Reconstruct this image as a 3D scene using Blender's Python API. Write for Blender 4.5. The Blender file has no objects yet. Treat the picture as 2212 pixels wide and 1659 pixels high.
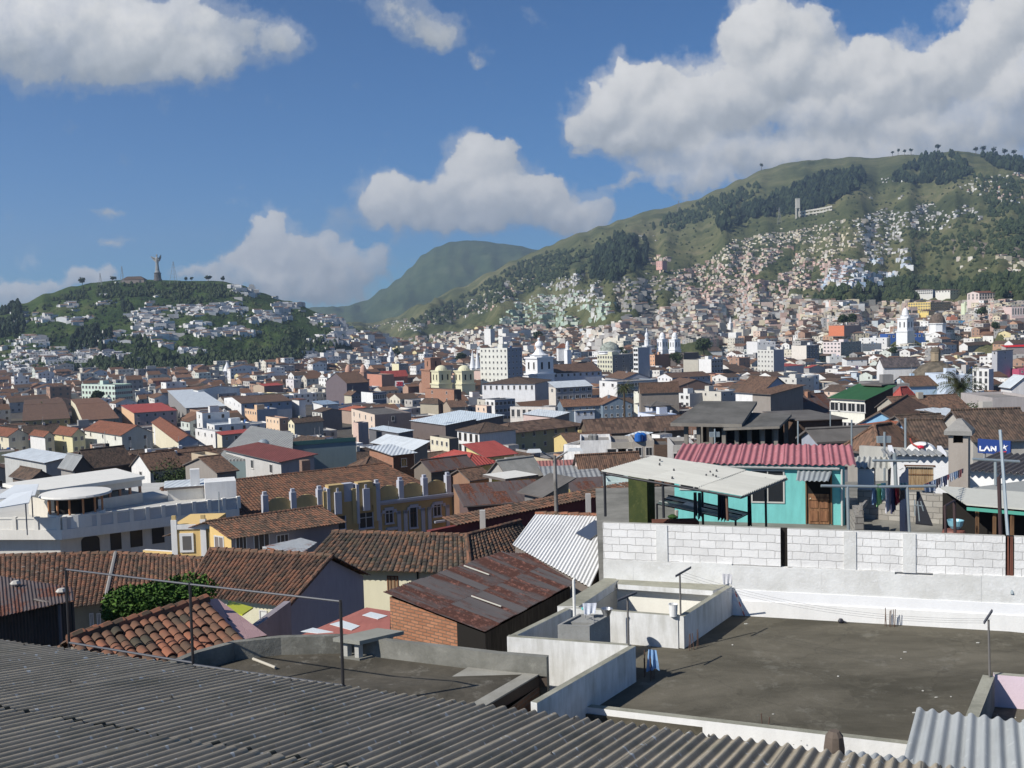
CLOUD_GAIN = 7.2; SKY_TINT = (.29, .57, .80); EXPO = 0.28; HAZE = 1.0e-4
import bpy, math, random
import numpy as np
from mathutils import Vector, Matrix
from mathutils.bvhtree import BVHTree
random.seed(7)
S = bpy.context.scene
COL = S.collection
V = Vector
FPX = 2212.0
PITCH = math.atan(139.5 / 2212.0)
ROLL = math.radians(1.5)
_F = V((0, math.cos(PITCH), -math.sin(PITCH)))
_R0 = V((1, 0, 0)); _U0 = V((0, math.sin(PITCH), math.cos(PITCH)))
_R = _R0 * math.cos(ROLL) - _U0 * math.sin(ROLL)
_U = _U0 * math.cos(ROLL) + _R0 * math.sin(ROLL)
REG = {k: (x * .72005, y * .72005, .72005 * w / 2212) for k, (x, y, w) in dict(
 P=(0, 0, 3072), a=(0, 1200, 800), b=(700, 1200, 800), c=(1400, 1200, 800), d=(2272, 1200, 800),
 e=(0, 1704, 800), f=(700, 1704, 800), g=(1400, 1704, 800), h=(2272, 1704, 800),
 i=(0, 750, 800), j=(700, 900, 800), k=(1400, 900, 800), l=(2272, 800, 800),
 m=(1500, 500, 800), n=(2272, 400, 800), r=(2660, 1280, 412), s=(1800, 1330, 900),
 t=(1500, 1700, 400), u=(900, 1100, 600), v=(2500, 900, 572), w=(1800, 930, 600), x=(0, 1080, 600)).items()}
def q(reg, x, y):
 a, b, s = REG[reg]
 return a + x * s, b + y * s
def ray(px, py):
 return _F + _R * ((px - 1106) / FPX) + _U * ((829.5 - py) / FPX)
def U(px, py, Y):
 r = ray(px, py); return r * (Y / r.y)
def Z(px, py, z):
 r = ray(px, py); return r * (z / r.z)
def proj(p):
 d = p.dot(_F); return 1106 + FPX * p.dot(_R) / d, 829.5 - FPX * p.dot(_U) / d
GP = [(0, -13), (20, -14), (60, -18.5), (110, -24.5), (160, -30), (220, -35), (300, -40), (420, -43.5), (600, -46), (1000, -47), (20000, -47)]
def G(y):
 for (a, za), (b, zb) in zip(GP, GP[1:]):
  if y <= b: return za + (zb - za) * max(0, (y - a)) / (b - a)
 return -47
def depth_for(px, py, h, ground=None):
 """farthest depth at which a point seen at this pixel stands h above the ground"""
 e = -ray(px, py).z * FPX
 he = min(h, 7.5 + .2 * (h - 7.5)) if e > 170 and ground is None else h
 gf = ground or (lambda x, y: G(y)); last = None; best = None; mx = (-1e9, 300)
 for D in range(60, 2700, 5):
  p = U(px, py, D); g = p.z - gf(p.x, p.y)
  if g > mx[0]: mx = (g, D)
  if last is not None and last > he >= g: best = D
  last = g
  if g < -5: break
 return best or mx[1]
def nt_new(name):
 m = bpy.data.materials.new(name); m.use_nodes = True
 nt = m.node_tree; nt.nodes.clear()
 out = nt.nodes.new('ShaderNodeOutputMaterial'); b = nt.nodes.new('ShaderNodeBsdfPrincipled')
 nt.links.new(b.outputs[0], out.inputs[0]); b.inputs['Specular IOR Level'].default_value = .12
 return m, nt, b
class N:
 def __init__(s, nt): s.nt = nt
 def put(s, sock, v):
  if v is None: return
  if hasattr(v, 'is_output') or isinstance(v, bpy.types.NodeSocket): s.nt.links.new(v, sock)
  else: sock.default_value = v
 def m(s, op, a, b=None, c=None, clamp=False):
  n = s.nt.nodes.new('ShaderNodeMath'); n.operation = op; n.use_clamp = clamp
  s.put(n.inputs[0], a); s.put(n.inputs[1], b); s.put(n.inputs[2], c); return n.outputs[0]
 def vm(s, op, a, b=None):
  n = s.nt.nodes.new('ShaderNodeVectorMath'); n.operation = op
  s.put(n.inputs[0], a); s.put(n.inputs[1], b)
  return n.outputs['Value'] if op in ('LENGTH', 'DOT_PRODUCT', 'DISTANCE') else n.outputs[0]
 def mix(s, f, a, b, mode='MIX'):
  n = s.nt.nodes.new('ShaderNodeMix'); n.data_type = 'RGBA'; n.blend_type = mode; n.clamp_factor = True
  s.put(n.inputs[0], f)
  for i, v in ((6, a), (7, b)):
   if isinstance(v, (tuple, list)): v = (*v[:3], 1)
   s.put(n.inputs[i], v)
  return n.outputs[2]
 def noise(s, vec, scale, detail=3, rough=.55, dist=0):
  n = s.nt.nodes.new('ShaderNodeTexNoise'); n.inputs['Scale'].default_value = scale
  n.inputs['Detail'].default_value = detail; n.inputs['Roughness'].default_value = rough
  n.inputs['Distortion'].default_value = dist
  s.put(n.inputs['Vector'], vec); return n.outputs['Fac']
 def ramp(s, f, pts, smooth=False):
  n = s.nt.nodes.new('ShaderNodeValToRGB')
  if smooth: n.color_ramp.interpolation = 'EASE'
  while len(n.color_ramp.elements) < len(pts): n.color_ramp.elements.new(.5)
  for e, (p, c) in zip(n.color_ramp.elements, pts):
   e.position = p; e.color = (*c[:3], 1) if isinstance(c, (tuple, list)) else (c, c, c, 1)
  s.put(n.inputs[0], f); return n.outputs[0]
 def pos(s):
  return s.nt.nodes.new('ShaderNodeNewGeometry').outputs['Position']
 def uv(s):
  n = s.nt.nodes.new('ShaderNodeUVMap'); n.uv_map = 'UV'; return n.outputs[0]
 def sep(s, v):
  n = s.nt.nodes.new('ShaderNodeSeparateXYZ'); s.put(n.inputs[0], v); return n.outputs
 def comb(s, x, y, z=0):
  n = s.nt.nodes.new('ShaderNodeCombineXYZ')
  for i, v in enumerate((x, y, z)): s.put(n.inputs[i], v)
  return n.outputs[0]
 def rnd(s):
  return s.nt.nodes.new('ShaderNodeObjectInfo').outputs['Random']
 def white(s, vec):
  n = s.nt.nodes.new('ShaderNodeTexWhiteNoise'); s.put(n.inputs['Vector'], vec); return n.outputs[0], n.outputs[1]
 def bump(s, bsdf, h, strength=.5, dist=.02):
  n = s.nt.nodes.new('ShaderNodeBump'); n.inputs['Strength'].default_value = strength
  n.inputs['Distance'].default_value = dist; s.put(n.inputs['Height'], h)
  s.nt.links.new(n.outputs[0], bsdf.inputs['Normal'])
_MC = {}
def cached(fn):
 def g(*a, **k):
  key = (fn.__name__, a, tuple(sorted(k.items())))
  if key not in _MC: _MC[key] = fn(*a, **k)
  return _MC[key]
 return g
def dk(c, f): return tuple(min(1, x * f) for x in c)
@cached
def paint(c, dirt=.35, rough=.85, scale=.6, stain=None):
 """plaster / paint with rain streaks and mottling"""
 m, nt, b = nt_new('plaster'); n = N(nt)
 p = n.pos(); s = n.sep(p)
 st = n.noise(n.comb(n.m('MULTIPLY', s[0], 2.2), n.m('MULTIPLY', s[1], 2.2), n.m('MULTIPLY', s[2], .35)), scale * 2, 5, .65)
 mt = n.noise(p, scale, 4, .6)
 f = n.m('MULTIPLY', n.ramp(n.m('ADD', n.m('MULTIPLY', st, .6), n.m('MULTIPLY', mt, .4)), [(.42, 0), (.68, 1)]), dirt)
 col = n.mix(f, c, stain or dk(c, .45))
 fine = n.noise(p, 14, 3, .6)
 col = n.mix(.25, col, n.ramp(fine, [(.3, dk(c, .6)), (.7, dk(c, 1.15))]), 'MULTIPLY') if False else n.mix(n.m('MULTIPLY', fine, .22), col, dk(c, .6))
 n.put(b.inputs['Base Color'], col); b.inputs['Roughness'].default_value = rough
 n.bump(b, n.noise(p, 25, 4, .6), .35, .012)
 return m
@cached
def tile(c1=(.14, .09, .066), c2=(.07, .048, .038), c3=(.20, .118, .08), pitch=.22, row=.36, bump=True, moss=.25):
 """clay barrel tile: colour changes tile by tile, relief from the wave across"""
 m, nt, b = nt_new('clay tile'); n = N(nt)
 u = n.sep(n.uv()); us = n.m('DIVIDE', u[0], pitch); vs = n.m('DIVIDE', u[1], row)
 cell = n.comb(n.m('FLOOR', us), n.m('FLOOR', vs))
 w, wc = n.white(cell)
 big = n.noise(n.pos(), .35, 5, .65)
 f = n.m('ADD', n.m('MULTIPLY', w, .55), n.m('MULTIPLY', big, .6))
 col = n.ramp(f, [(.25, c2), (.52, c1), (.8, c3)])
 col = n.mix(n.m('MULTIPLY', n.ramp(n.noise(n.pos(), 1.1, 5, .7), [(.5, 0), (.66, 1)]), moss), col, (.075, .078, .055))
 if bump:
  wv = n.m('ABSOLUTE', n.m('SINE', n.m('MULTIPLY', us, math.pi)))
  gap = n.ramp(wv, [(0, 0), (.4, 1)])
  col = n.mix(n.m('MULTIPLY', n.m('SUBTRACT', 1, gap), .38), col, (.03, .022, .018))
  n.bump(b, wv, .5, .06)
 n.put(b.inputs['Base Color'], col); b.inputs['Roughness'].default_value = .9
 return m
@cached
def sheet(c, rust=.0, rustc=(.22, .075, .035), pitch=.2, bump=True, metal=0.0, dirt=.4, rough=.7, panel=.9, lich=0.0):
 """corrugated roofing: wave relief, streaks down the slope, panel-to-panel change"""
 m, nt, b = nt_new('corrugated sheet'); n = N(nt)
 u = n.sep(n.uv()); us = n.m('DIVIDE', u[0], pitch)
 pan, _ = n.white(n.comb(n.m('FLOOR', n.m('DIVIDE', u[0], panel)), n.m('FLOOR', n.m('DIVIDE', u[1], 2.4))))
 col = n.mix(n.m('MULTIPLY', pan, .35), c, dk(c, .6))
 sv = n.comb(n.m('MULTIPLY', u[0], 3), n.m('MULTIPLY', u[1], .45), pan)
 st = n.noise(sv, 1.3, 6, .7)
 col = n.mix(n.m('MULTIPLY', n.ramp(st, [(.45, 0), (.7, 1)]), dirt), col, dk(c, .4))
 if rust > 0:
  r = n.ramp(n.m('ADD', n.m('MULTIPLY', pan, .25), n.noise(sv, .9, 7, .72)), [(.72 - rust * .3, 0), (.84 - rust * .3, 1)])
  rc = n.mix(n.ramp(n.noise(n.uv(), 5, 5, .7), [(.52, 0), (.66, 1)]), rustc, dk(rustc, 3.2))
  col = n.mix(r, col, rc)
 if lich > 0:
  sp = n.ramp(n.noise(n.uv(), 9, 5, .8), [(.60, 0), (.68, 1)])
  col = n.mix(n.m('MULTIPLY', sp, lich), col, dk(c, 1.6)); sp2 = n.ramp(n.noise(n.uv(), 6.5, 1.5, .5), [(.67, 0), (.70, 1)]); col = n.mix(n.m('MULTIPLY', sp2, min(1, lich * 1.6)), col, (.62, .64, .62))
  ms = n.ramp(n.noise(n.pos(), .8, 6, .7), [(.5, 0), (.7, 1)])
  col = n.mix(n.m('MULTIPLY', ms, lich * .7), col, (.09, .1, .06))
 if bump:
  wv = n.m('SINE', n.m('MULTIPLY', us, 2 * math.pi))
  n.bump(b, wv, .7, .05)
 else:
  n.bump(b, n.noise(n.pos(), 60, 4, .7), .5, .01)
 n.put(b.inputs['Base Color'], col)
 b.inputs['Roughness'].default_value = rough; b.inputs['Metallic'].default_value = metal
 return m
@cached
def brick(c1=(.36, .17, .10), c2=(.25, .11, .07), mortar=(.30, .26, .22), w=.26, h=.09, mort=.014, dirt=.3, rough=.92, strong=.6):
 m, nt, b = nt_new('masonry'); n = N(nt)
 t = nt.nodes.new('ShaderNodeTexBrick'); n.put(t.inputs['Vector'], n.vm('ADD', n.uv(), n.vm('SCALE', n.comb(n.noise(n.pos(), 3, 3), n.noise(n.pos(), 3.7, 3), 0)))); t.inputs['Vector'].links[0].from_node.inputs[1].links[0].from_node.inputs['Scale'].default_value = h * .35
 t.inputs['Scale'].default_value = 1; t.inputs['Brick Width'].default_value = w; t.inputs['Row Height'].default_value = h
 t.inputs['Mortar Size'].default_value = mort; t.inputs['Mortar Smooth'].default_value = .3
 t.inputs['Color1'].default_value = (*c1, 1); t.inputs['Color2'].default_value = (*c2, 1); t.inputs['Mortar'].default_value = (*mortar, 1)
 p = n.pos()
 f = n.m('MULTIPLY', n.ramp(n.noise(p, .9, 5, .65), [(.45, 0), (.7, 1)]), dirt)
 col = n.mix(f, t.outputs[0], dk(c2, .6))
 n.put(b.inputs['Base Color'], col); b.inputs['Roughness'].default_value = rough
 n.bump(b, n.m('ADD', n.m('MULTIPLY', t.outputs['Fac'], -1), n.m('MULTIPLY', n.noise(p, 22, 4), .5)), strong, .02)
 return m
@cached
def concrete(c=(.2, .19, .17), stain=(.06, .055, .045), amt=.8, scale=.5, light=None, la=.5, stretch=1.0, cracks=0):
 m, nt, b = nt_new('concrete'); n = N(nt)
 p0 = n.pos(); s = n.sep(p0)
 p = n.comb(n.m('MULTIPLY', s[0], 1 / stretch), s[1], s[2])
 a = n.noise(p, scale, 7, .68, .3)
 col = n.mix(n.m('MULTIPLY', n.ramp(a, [(.38, 0), (.62, 1)]), amt), c, stain)
 if light:
  l = n.ramp(n.noise(n.comb(s[0], s[1], n.m('ADD', s[2], 7)), scale * 3.1, 8, .75), [(.56, 0), (.66, 1)])
  col = n.mix(n.m('MULTIPLY', l, la), col, light)
 if cracks:
  vo = nt.nodes.new('ShaderNodeTexVoronoi'); vo.feature = 'DISTANCE_TO_EDGE'; vo.inputs['Scale'].default_value = cracks; n.put(vo.inputs['Vector'], n.vm('ADD', p0, n.vm('SCALE', n.comb(n.noise(p0, 2, 4), n.noise(p0, 2.3, 4), 0)))); col = n.mix(n.m('MULTIPLY', n.ramp(vo.outputs['Distance'], [(0, 1), (.009, 0)]), .3), col, (.03, .028, .022))
  pd_ = n.ramp(n.noise(p0, .9, 3, .5), [(.56, 0), (.585, 1), (.60, .3)]); col = n.mix(n.m('MULTIPLY', pd_, .14), col, dk(c, 1.7))
 fn = n.noise(p0, 18, 5, .7)
 col = n.mix(n.m('MULTIPLY', fn, .35), col, dk(c, .55))
 n.put(b.inputs['Base Color'], col); b.inputs['Roughness'].default_value = .93
 n.bump(b, n.m('ADD', fn, a), .5, .02)
 return m
@cached
def plain(c, rough=.6, metal=0.0, spec=.5):
 m, nt, b = nt_new('plain'); n = N(nt)
 p = n.pos(); f = n.noise(p, 5, 4, .6)
 n.put(b.inputs['Base Color'], n.mix(n.m('MULTIPLY', f, .4), c, dk(c, .6)))
 b.inputs['Roughness'].default_value = rough; b.inputs['Metallic'].default_value = metal
 b.inputs['Specular IOR Level'].default_value = spec
 return m
@cached
def wood(c=(.22, .13, .07), c2=(.09, .05, .03)):
 m, nt, b = nt_new('wood'); n = N(nt)
 s = n.sep(n.pos())
 f = n.noise(n.comb(n.m('MULTIPLY', s[0], 9), n.m('MULTIPLY', s[1], 9), n.m('MULTIPLY', s[2], .9)), 1.5, 6, .7)
 n.put(b.inputs['Base Color'], n.ramp(f, [(.35, c2), (.65, c)])); b.inputs['Roughness'].default_value = .75
 n.bump(b, f, .5, .01)
 return m
@cached
def leafy(c=(.05, .10, .025), c2=(.02, .045, .015), scale=.8):
 m, nt, b = nt_new('leaves'); n = N(nt)
 f = n.noise(n.pos(), scale, 6, .7)
 n.put(b.inputs['Base Color'], n.ramp(f, [(.35, c2), (.65, c)])); b.inputs['Roughness'].default_value = .9
 b.inputs['Specular IOR Level'].default_value = .15
 return m
@cached
def attr_paint(kind='wall'):
 m, nt, b = nt_new('painted ' + kind); n = N(nt)
 a = nt.nodes.new('ShaderNodeAttribute'); a.attribute_name = 'Col'
 f = n.noise(n.pos(), .35 if kind == 'roof' else .25, 5, .7)
 fine = n.noise(n.pos(), 2.0, 4, .7)
 col = n.mix(n.m('MULTIPLY', n.ramp(n.m('ADD', n.m('MULTIPLY', f, .5), n.m('MULTIPLY', fine, .5)), [(.4, 0), (.62, 1)]), .5), a.outputs[0], n.mix(1, a.outputs[0], (.55, .52, .5), 'MULTIPLY'))
 n.put(b.inputs['Base Color'], col); b.inputs['Roughness'].default_value = .88
 return m
GLASS = plain((.025, .028, .032), .18, 0, .6)
DARK = plain((.02, .018, .016), .9, 0, .2)
WHITE = paint((.78, .77, .74), .3)
CURT = plain((.10, .09, .08), .5)
class MB:
 def __init__(s): s.v = []; s.f = []; s.m = []; s.c = []; s.uv = []
 def poly(s, pts, mat, col=None, uv=None):
  k = len(s.v); s.v.extend([tuple(p) for p in pts]); s.f.append(tuple(range(k, k + len(pts))))
  s.m.append(mat); s.c.append(col); s.uv.append(uv)
 def hexa(s, b, t, mat, top=None, bottom=True, col=None, tcol=None):
  """b, t: four bottom and four top corners, counter-clockwise from above"""
  for i in range(4):
   j = (i + 1) % 4; s.poly([b[i], b[j], t[j], t[i]], mat, col)
  s.poly(t, top or mat, tcol or col)
  if bottom: s.poly(b[::-1], mat, col)
 def box(s, o, ex, ey, ez, mat, top=None):
  b = [o, o + ex, o + ex + ey, o + ey]
  if ex.cross(ey).dot(ez) < 0: b = b[::-1]
  s.hexa(b, [p + ez for p in b], mat, top)
 def slab(s, pts, thick, mat, under=None, col=None):
  """polygon (counter-clockwise from above) with thickness downwards"""
  pts = [V(p) for p in pts]; lo = [p - V((0, 0, thick)) for p in pts]; n = len(pts)
  s.poly(pts, mat, col)
  for i in range(n):
   j = (i + 1) % n; s.poly([lo[i], lo[j], pts[j], pts[i]], under or mat, col)
  s.poly(lo[::-1], under or mat, col)
 def tube(s, a, b, r, mat, r2=None, n=8, caps=True):
  a = V(a); b = V(b); r2 = r if r2 is None else r2
  d = (b - a).normalized(); x = d.orthogonal().normalized(); y = d.cross(x)
  A = [a + (x * math.cos(t) + y * math.sin(t)) * r for t in [2 * math.pi * i / n for i in range(n)]]
  B = [b + (x * math.cos(t) + y * math.sin(t)) * r2 for t in [2 * math.pi * i / n for i in range(n)]]
  for i in range(n):
   j = (i + 1) % n; s.poly([A[i], A[j], B[j], B[i]], mat)
  if caps: s.poly(A[::-1], mat); s.poly(B, mat)
 def lathe(s, base, prof, mat, n=16, sx=1, sy=1, rot=0):
  """prof: list of (radius, z)"""
  base = V(base); rings = []
  for r, z in prof:
   rings.append([base + V((math.cos(rot + 2 * math.pi * i / n) * r * sx, math.sin(rot + 2 * math.pi * i / n) * r * sy, z)) for i in range(n)])
  for k in range(len(rings) - 1):
   for i in range(n):
    j = (i + 1) % n; s.poly([rings[k][i], rings[k][j], rings[k + 1][j], rings[k + 1][i]], mat)
  s.poly(rings[0][::-1], mat); s.poly(rings[-1], mat)
 def grid(s, pts, mat, uvs=None):
  """pts[j][i] rows of points"""
  for j in range(len(pts) - 1):
   for i in range(len(pts[0]) - 1):
    u = [uvs[j][i], uvs[j][i + 1], uvs[j + 1][i + 1], uvs[j + 1][i]] if uvs else None
    s.poly([pts[j][i], pts[j][i + 1], pts[j + 1][i + 1], pts[j + 1][i]], mat, None, u)
 def build(s, name, parent=None, origin=None, smooth=False, weld=False):
  if not s.v: return None
  if origin is None: origin = WL.get(parent.name, V((0, 0, 0))) if parent else V((0, 0, 0))
  me = bpy.data.meshes.new(name)
  vs = np.array(s.v, dtype=np.float64) - np.array(origin)
  if weld:
   key = np.round(vs, 4); uq, inv = np.unique(key, axis=0, return_inverse=True); inv = inv.ravel()
   faces = []; keep = []
   for i, f in enumerate(s.f):
    g = [int(inv[k]) for k in f]
    if len(set(g)) == len(g): faces.append(g); keep.append(i)
   me.from_pydata(uq.tolist(), [], faces)
  else:
   me.from_pydata(vs.tolist(), [], s.f); keep = range(len(s.f))
  mats = []; idx = {}
  mi = np.empty(len(me.polygons), dtype=np.int32)
  for k, i in enumerate(keep):
   mt = s.m[i]
   if mt.name not in idx: idx[mt.name] = len(mats); mats.append(mt)
   mi[k] = idx[mt.name]
  for mt in mats: me.materials.append(mt)
  me.polygons.foreach_set('material_index', mi)
  uvl = me.uv_layers.new(name='UV'); nl = len(me.loops)
  co = np.empty(len(me.vertices) * 3); me.vertices.foreach_get('co', co); co = co.reshape(-1, 3) + np.array(origin)
  ls = np.empty(len(me.polygons), dtype=np.int32); me.polygons.foreach_get('loop_start', ls)
  lt = np.empty(len(me.polygons), dtype=np.int32); me.polygons.foreach_get('loop_total', lt)
  li = np.empty(nl, dtype=np.int32); me.loops.foreach_get('vertex_index', li)
  nr = np.empty(len(me.polygons) * 3); me.polygons.foreach_get('normal', nr); nr = nr.reshape(-1, 3)
  fi = np.repeat(np.arange(len(me.polygons)), lt)
  flat = np.abs(nr[:, 2]) > .985
  hn = np.stack([-nr[:, 1], nr[:, 0], np.zeros(len(nr))], 1); ln = np.linalg.norm(hn, axis=1); ln[ln == 0] = 1
  t = hn / ln[:, None]; t[flat] = (1, 0, 0)
  vd = np.cross(nr, t); vd[flat] = (0, 1, 0)
  P = co[li]; uv = np.stack([(P * t[fi]).sum(1), (P * vd[fi]).sum(1)], 1)
  for k, i in enumerate(keep):
   if s.uv[i] is not None: uv[ls[k]:ls[k] + lt[k]] = s.uv[i]
  uvl.data.foreach_set('uv', uv.ravel())
  if any(c is not None for c in s.c[:50]):
   ca = me.color_attributes.new('Col', 'FLOAT_COLOR', 'CORNER')
   cc = np.array([(*(s.c[i] or (.5, .5, .5)), 1) for i in keep], dtype=np.float32)
   ca.data.foreach_set('color', cc[fi].ravel())
  if smooth: me.polygons.foreach_set('use_smooth', np.ones(len(me.polygons), dtype=bool))
  me.update()
  o = bpy.data.objects.new(name, me); COL.objects.link(o)
  if parent: o.parent = parent
  else: o.location = origin; WL[o.name] = V(origin)
  return o
WL = {}
THINGS = []
def root(name, label, cat, loc=(0, 0, 0), group=None):
 o = bpy.data.objects.new(name, None); COL.objects.link(o)
 o.empty_display_size = .5; o.location = loc; WL[o.name] = V(loc)
 o['label'] = label; o['category'] = cat
 if group: o['group'] = group
 THINGS.append(o)
 return o
def tag(o, label, cat, group=None):
 o['label'] = label; o['category'] = cat
 if group: o['group'] = group
 THINGS.append(o); return o
def kind(o, k): o['kind'] = k; return o
def lerp(a, b, t): return a + (b - a) * t
def bil(A, B, C, D, s, t):
 return (A * (1 - s) + B * s) * (1 - t) + (D * (1 - s) + C * s) * t
def wave_patch(mb, A, B, C, D, pitch, amp, mat, res=8, ny=2, thick=.012, jit=0, phase=0, uoff=0):
 """corrugated sheet: waves run from edge AB to edge DC"""
 w = (B - A).length; L = (D - A).length; nx = max(4, int(w / pitch * res))
 nrm = (B - A).cross(D - A).normalized()
 if nrm.z < 0: nrm = -nrm
 top = []; bot = []; uvs = []
 for j in range(ny + 1):
  t = j / ny; rt = []; rb = []; ru = []
  for i in range(nx + 1):
   s = i / nx
   d = amp * math.sin(2 * math.pi * (s * w / pitch) + phase)
   p = bil(A, B, C, D, s, t) + nrm * (d + (random.uniform(-jit, jit) if jit else 0))
   rt.append(p); rb.append(p - nrm * thick); ru.append((s * w + uoff, t * L))
  top.append(rt); bot.append(rb); uvs.append(ru)
 mb.grid(top, mat, uvs); mb.grid([r[::-1] for r in bot], mat, [r[::-1] for r in uvs])
 for (r, b_) in ((top[0], bot[0]), (top[-1], bot[-1])):
  for i in range(nx): mb.poly([r[i], b_[i], b_[i + 1], r[i + 1]], mat)
 for k in (0, -1):
  for j in range(ny): mb.poly([top[j][k], top[j + 1][k], bot[j + 1][k], bot[j][k]], mat)
def tile_patch(mb, A, B, C, D, mat, pitch=.21, row=.36, amp=.055, res=6, jit=.008, uoff=0):
 """barrel tiles: caps run down from ridge AB to eave DC, every course steps over the next"""
 w = (B - A).length; L = (D - A).length; nx = max(4, int(w / pitch) * res); ny = max(1, round(L / row))
 nrm = (B - A).cross(D - A).normalized()
 if nrm.z < 0: nrm = -nrm
 ncap = nx // res
 jj = [[random.uniform(-jit, jit) for _ in range(ncap + 1)] for _ in range(ny)]
 for j in range(ny):
  r0 = []; r1 = []; u0 = []; u1 = []; eo = []
  for i in range(nx + 1):
   s = i / nx; ph = (i % res) / res
   prof = amp * (abs(math.sin(math.pi * ph)) ** .6)
   c = jj[j][min(ncap, i // res)]
   p0 = bil(A, B, C, D, s, j / ny) + nrm * (prof + c); p1 = bil(A, B, C, D, s, (j + 1.08) / ny) + nrm * (prof * 1.12 + c + .028)
   r0.append(p0); r1.append(p1); u0.append((s * w + uoff, j * row + .01)); u1.append((s * w + uoff, (j + 1) * row - .01))
   eo.append(p1 - nrm * .03)
  mb.grid([r0, r1], mat, [u0, u1])
  for i in range(nx): mb.poly([r1[i], r1[i + 1], eo[i + 1], eo[i]], mat, None, [u1[i], u1[i + 1], u1[i + 1], u1[i]])
class Fac:
 """an upright facade; pixel positions are read onto it and built with real depth"""
 def __init__(s, p0, p1):
  s.o = V(p0); d = V(p1) - V(p0); d.z = 0; s.L = d.length; s.d = d.normalized(); s.n = V((s.d.y, -s.d.x, 0))
  s.ang = math.atan2(s.d.y, s.d.x)
 def uz(s, px, py):
  r = ray(px, py); k = s.o.dot(s.n) / r.dot(s.n); p = r * k
  return (p - s.o).dot(s.d), p.z
 def pt(s, u, z, off=0):
  p = s.o + s.d * u + s.n * off; return V((p.x, p.y, z))
 def box(s, mb, u0, u1, z0, z1, o0, o1, mat, top=None):
  b = [s.pt(u0, z0, o1), s.pt(u1, z0, o1), s.pt(u1, z0, o0), s.pt(u0, z0, o0)]
  t = [s.pt(u0, z1, o1), s.pt(u1, z1, o1), s.pt(u1, z1, o0), s.pt(u0, z1, o0)]
  mb.hexa(b, t, mat, top)
 def rect(s, reg, x0, y0, x1, y1):
  a, z1 = s.uz(*q(reg, x0, y0)); b, z0 = s.uz(*q(reg, x1, y1)); return min(a, b), max(a, b), min(z0, z1), max(z0, z1)
_WM = {}
def win_mesh(framemat, panemat=None, mull=1, sill=True):
 key = (framemat.name, (panemat or GLASS).name, mull, sill)
 if key in _WM: return _WM[key]
 mb = MB(); g = panemat or GLASS
 def bx(x0, x1, z0, z1, y0, y1, m): mb.box(V((x0, y0, z0)), V((x1 - x0, 0, 0)), V((0, y1 - y0, 0)), V((0, 0, z1 - z0)), m)
 bx(.05, .95, .05, .95, -.02, .02, g)
 for a, b, c, d in ((0, 1, .93, 1), (0, 1, 0, .07), (0, .08, .07, .93), (.92, 1, .07, .93)): bx(a, b, c, d, -.06, .02, framemat)
 for k in range(mull):
  x = (k + 1) / (mull + 1); bx(x - .02, x + .02, .07, .93, -.04, .02, framemat)
 if sill: bx(-.06, 1.06, -.05, 0, -.1, .02, framemat)
 o = mb.build('window'); me = o.data; bpy.data.objects.remove(o); _WM[key] = me
 return me
def add_window(parent, p, ang, w, h, framemat, panemat=None, name='window', mull=1, sill=True):
 """p: lower left corner on the wall; local -y points out of the wall"""
 o = bpy.data.objects.new(name, win_mesh(framemat, panemat, mull, sill)); COL.objects.link(o)
 o.parent = parent; o.location = V(p) - WL.get(parent.name, V((0, 0, 0)))
 o.rotation_euler = (0, 0, ang); o.scale = (w, 1, h); return o
YAW = math.radians(35)
FOOT = []          # footprints of everything placed, to keep later houses clear: (center, radius, px0, px1, pytop, y)
def solve_len(c, d, px, py):
 r = ray(px, py); t = r.x / r.y
 k = d.x - t * d.y
 return (t * c.y - c.x) / k if abs(k) > 1e-6 else 8
HR = random.Random(5)
ROOFW = plain((.13, .11, .1), .9)
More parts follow.
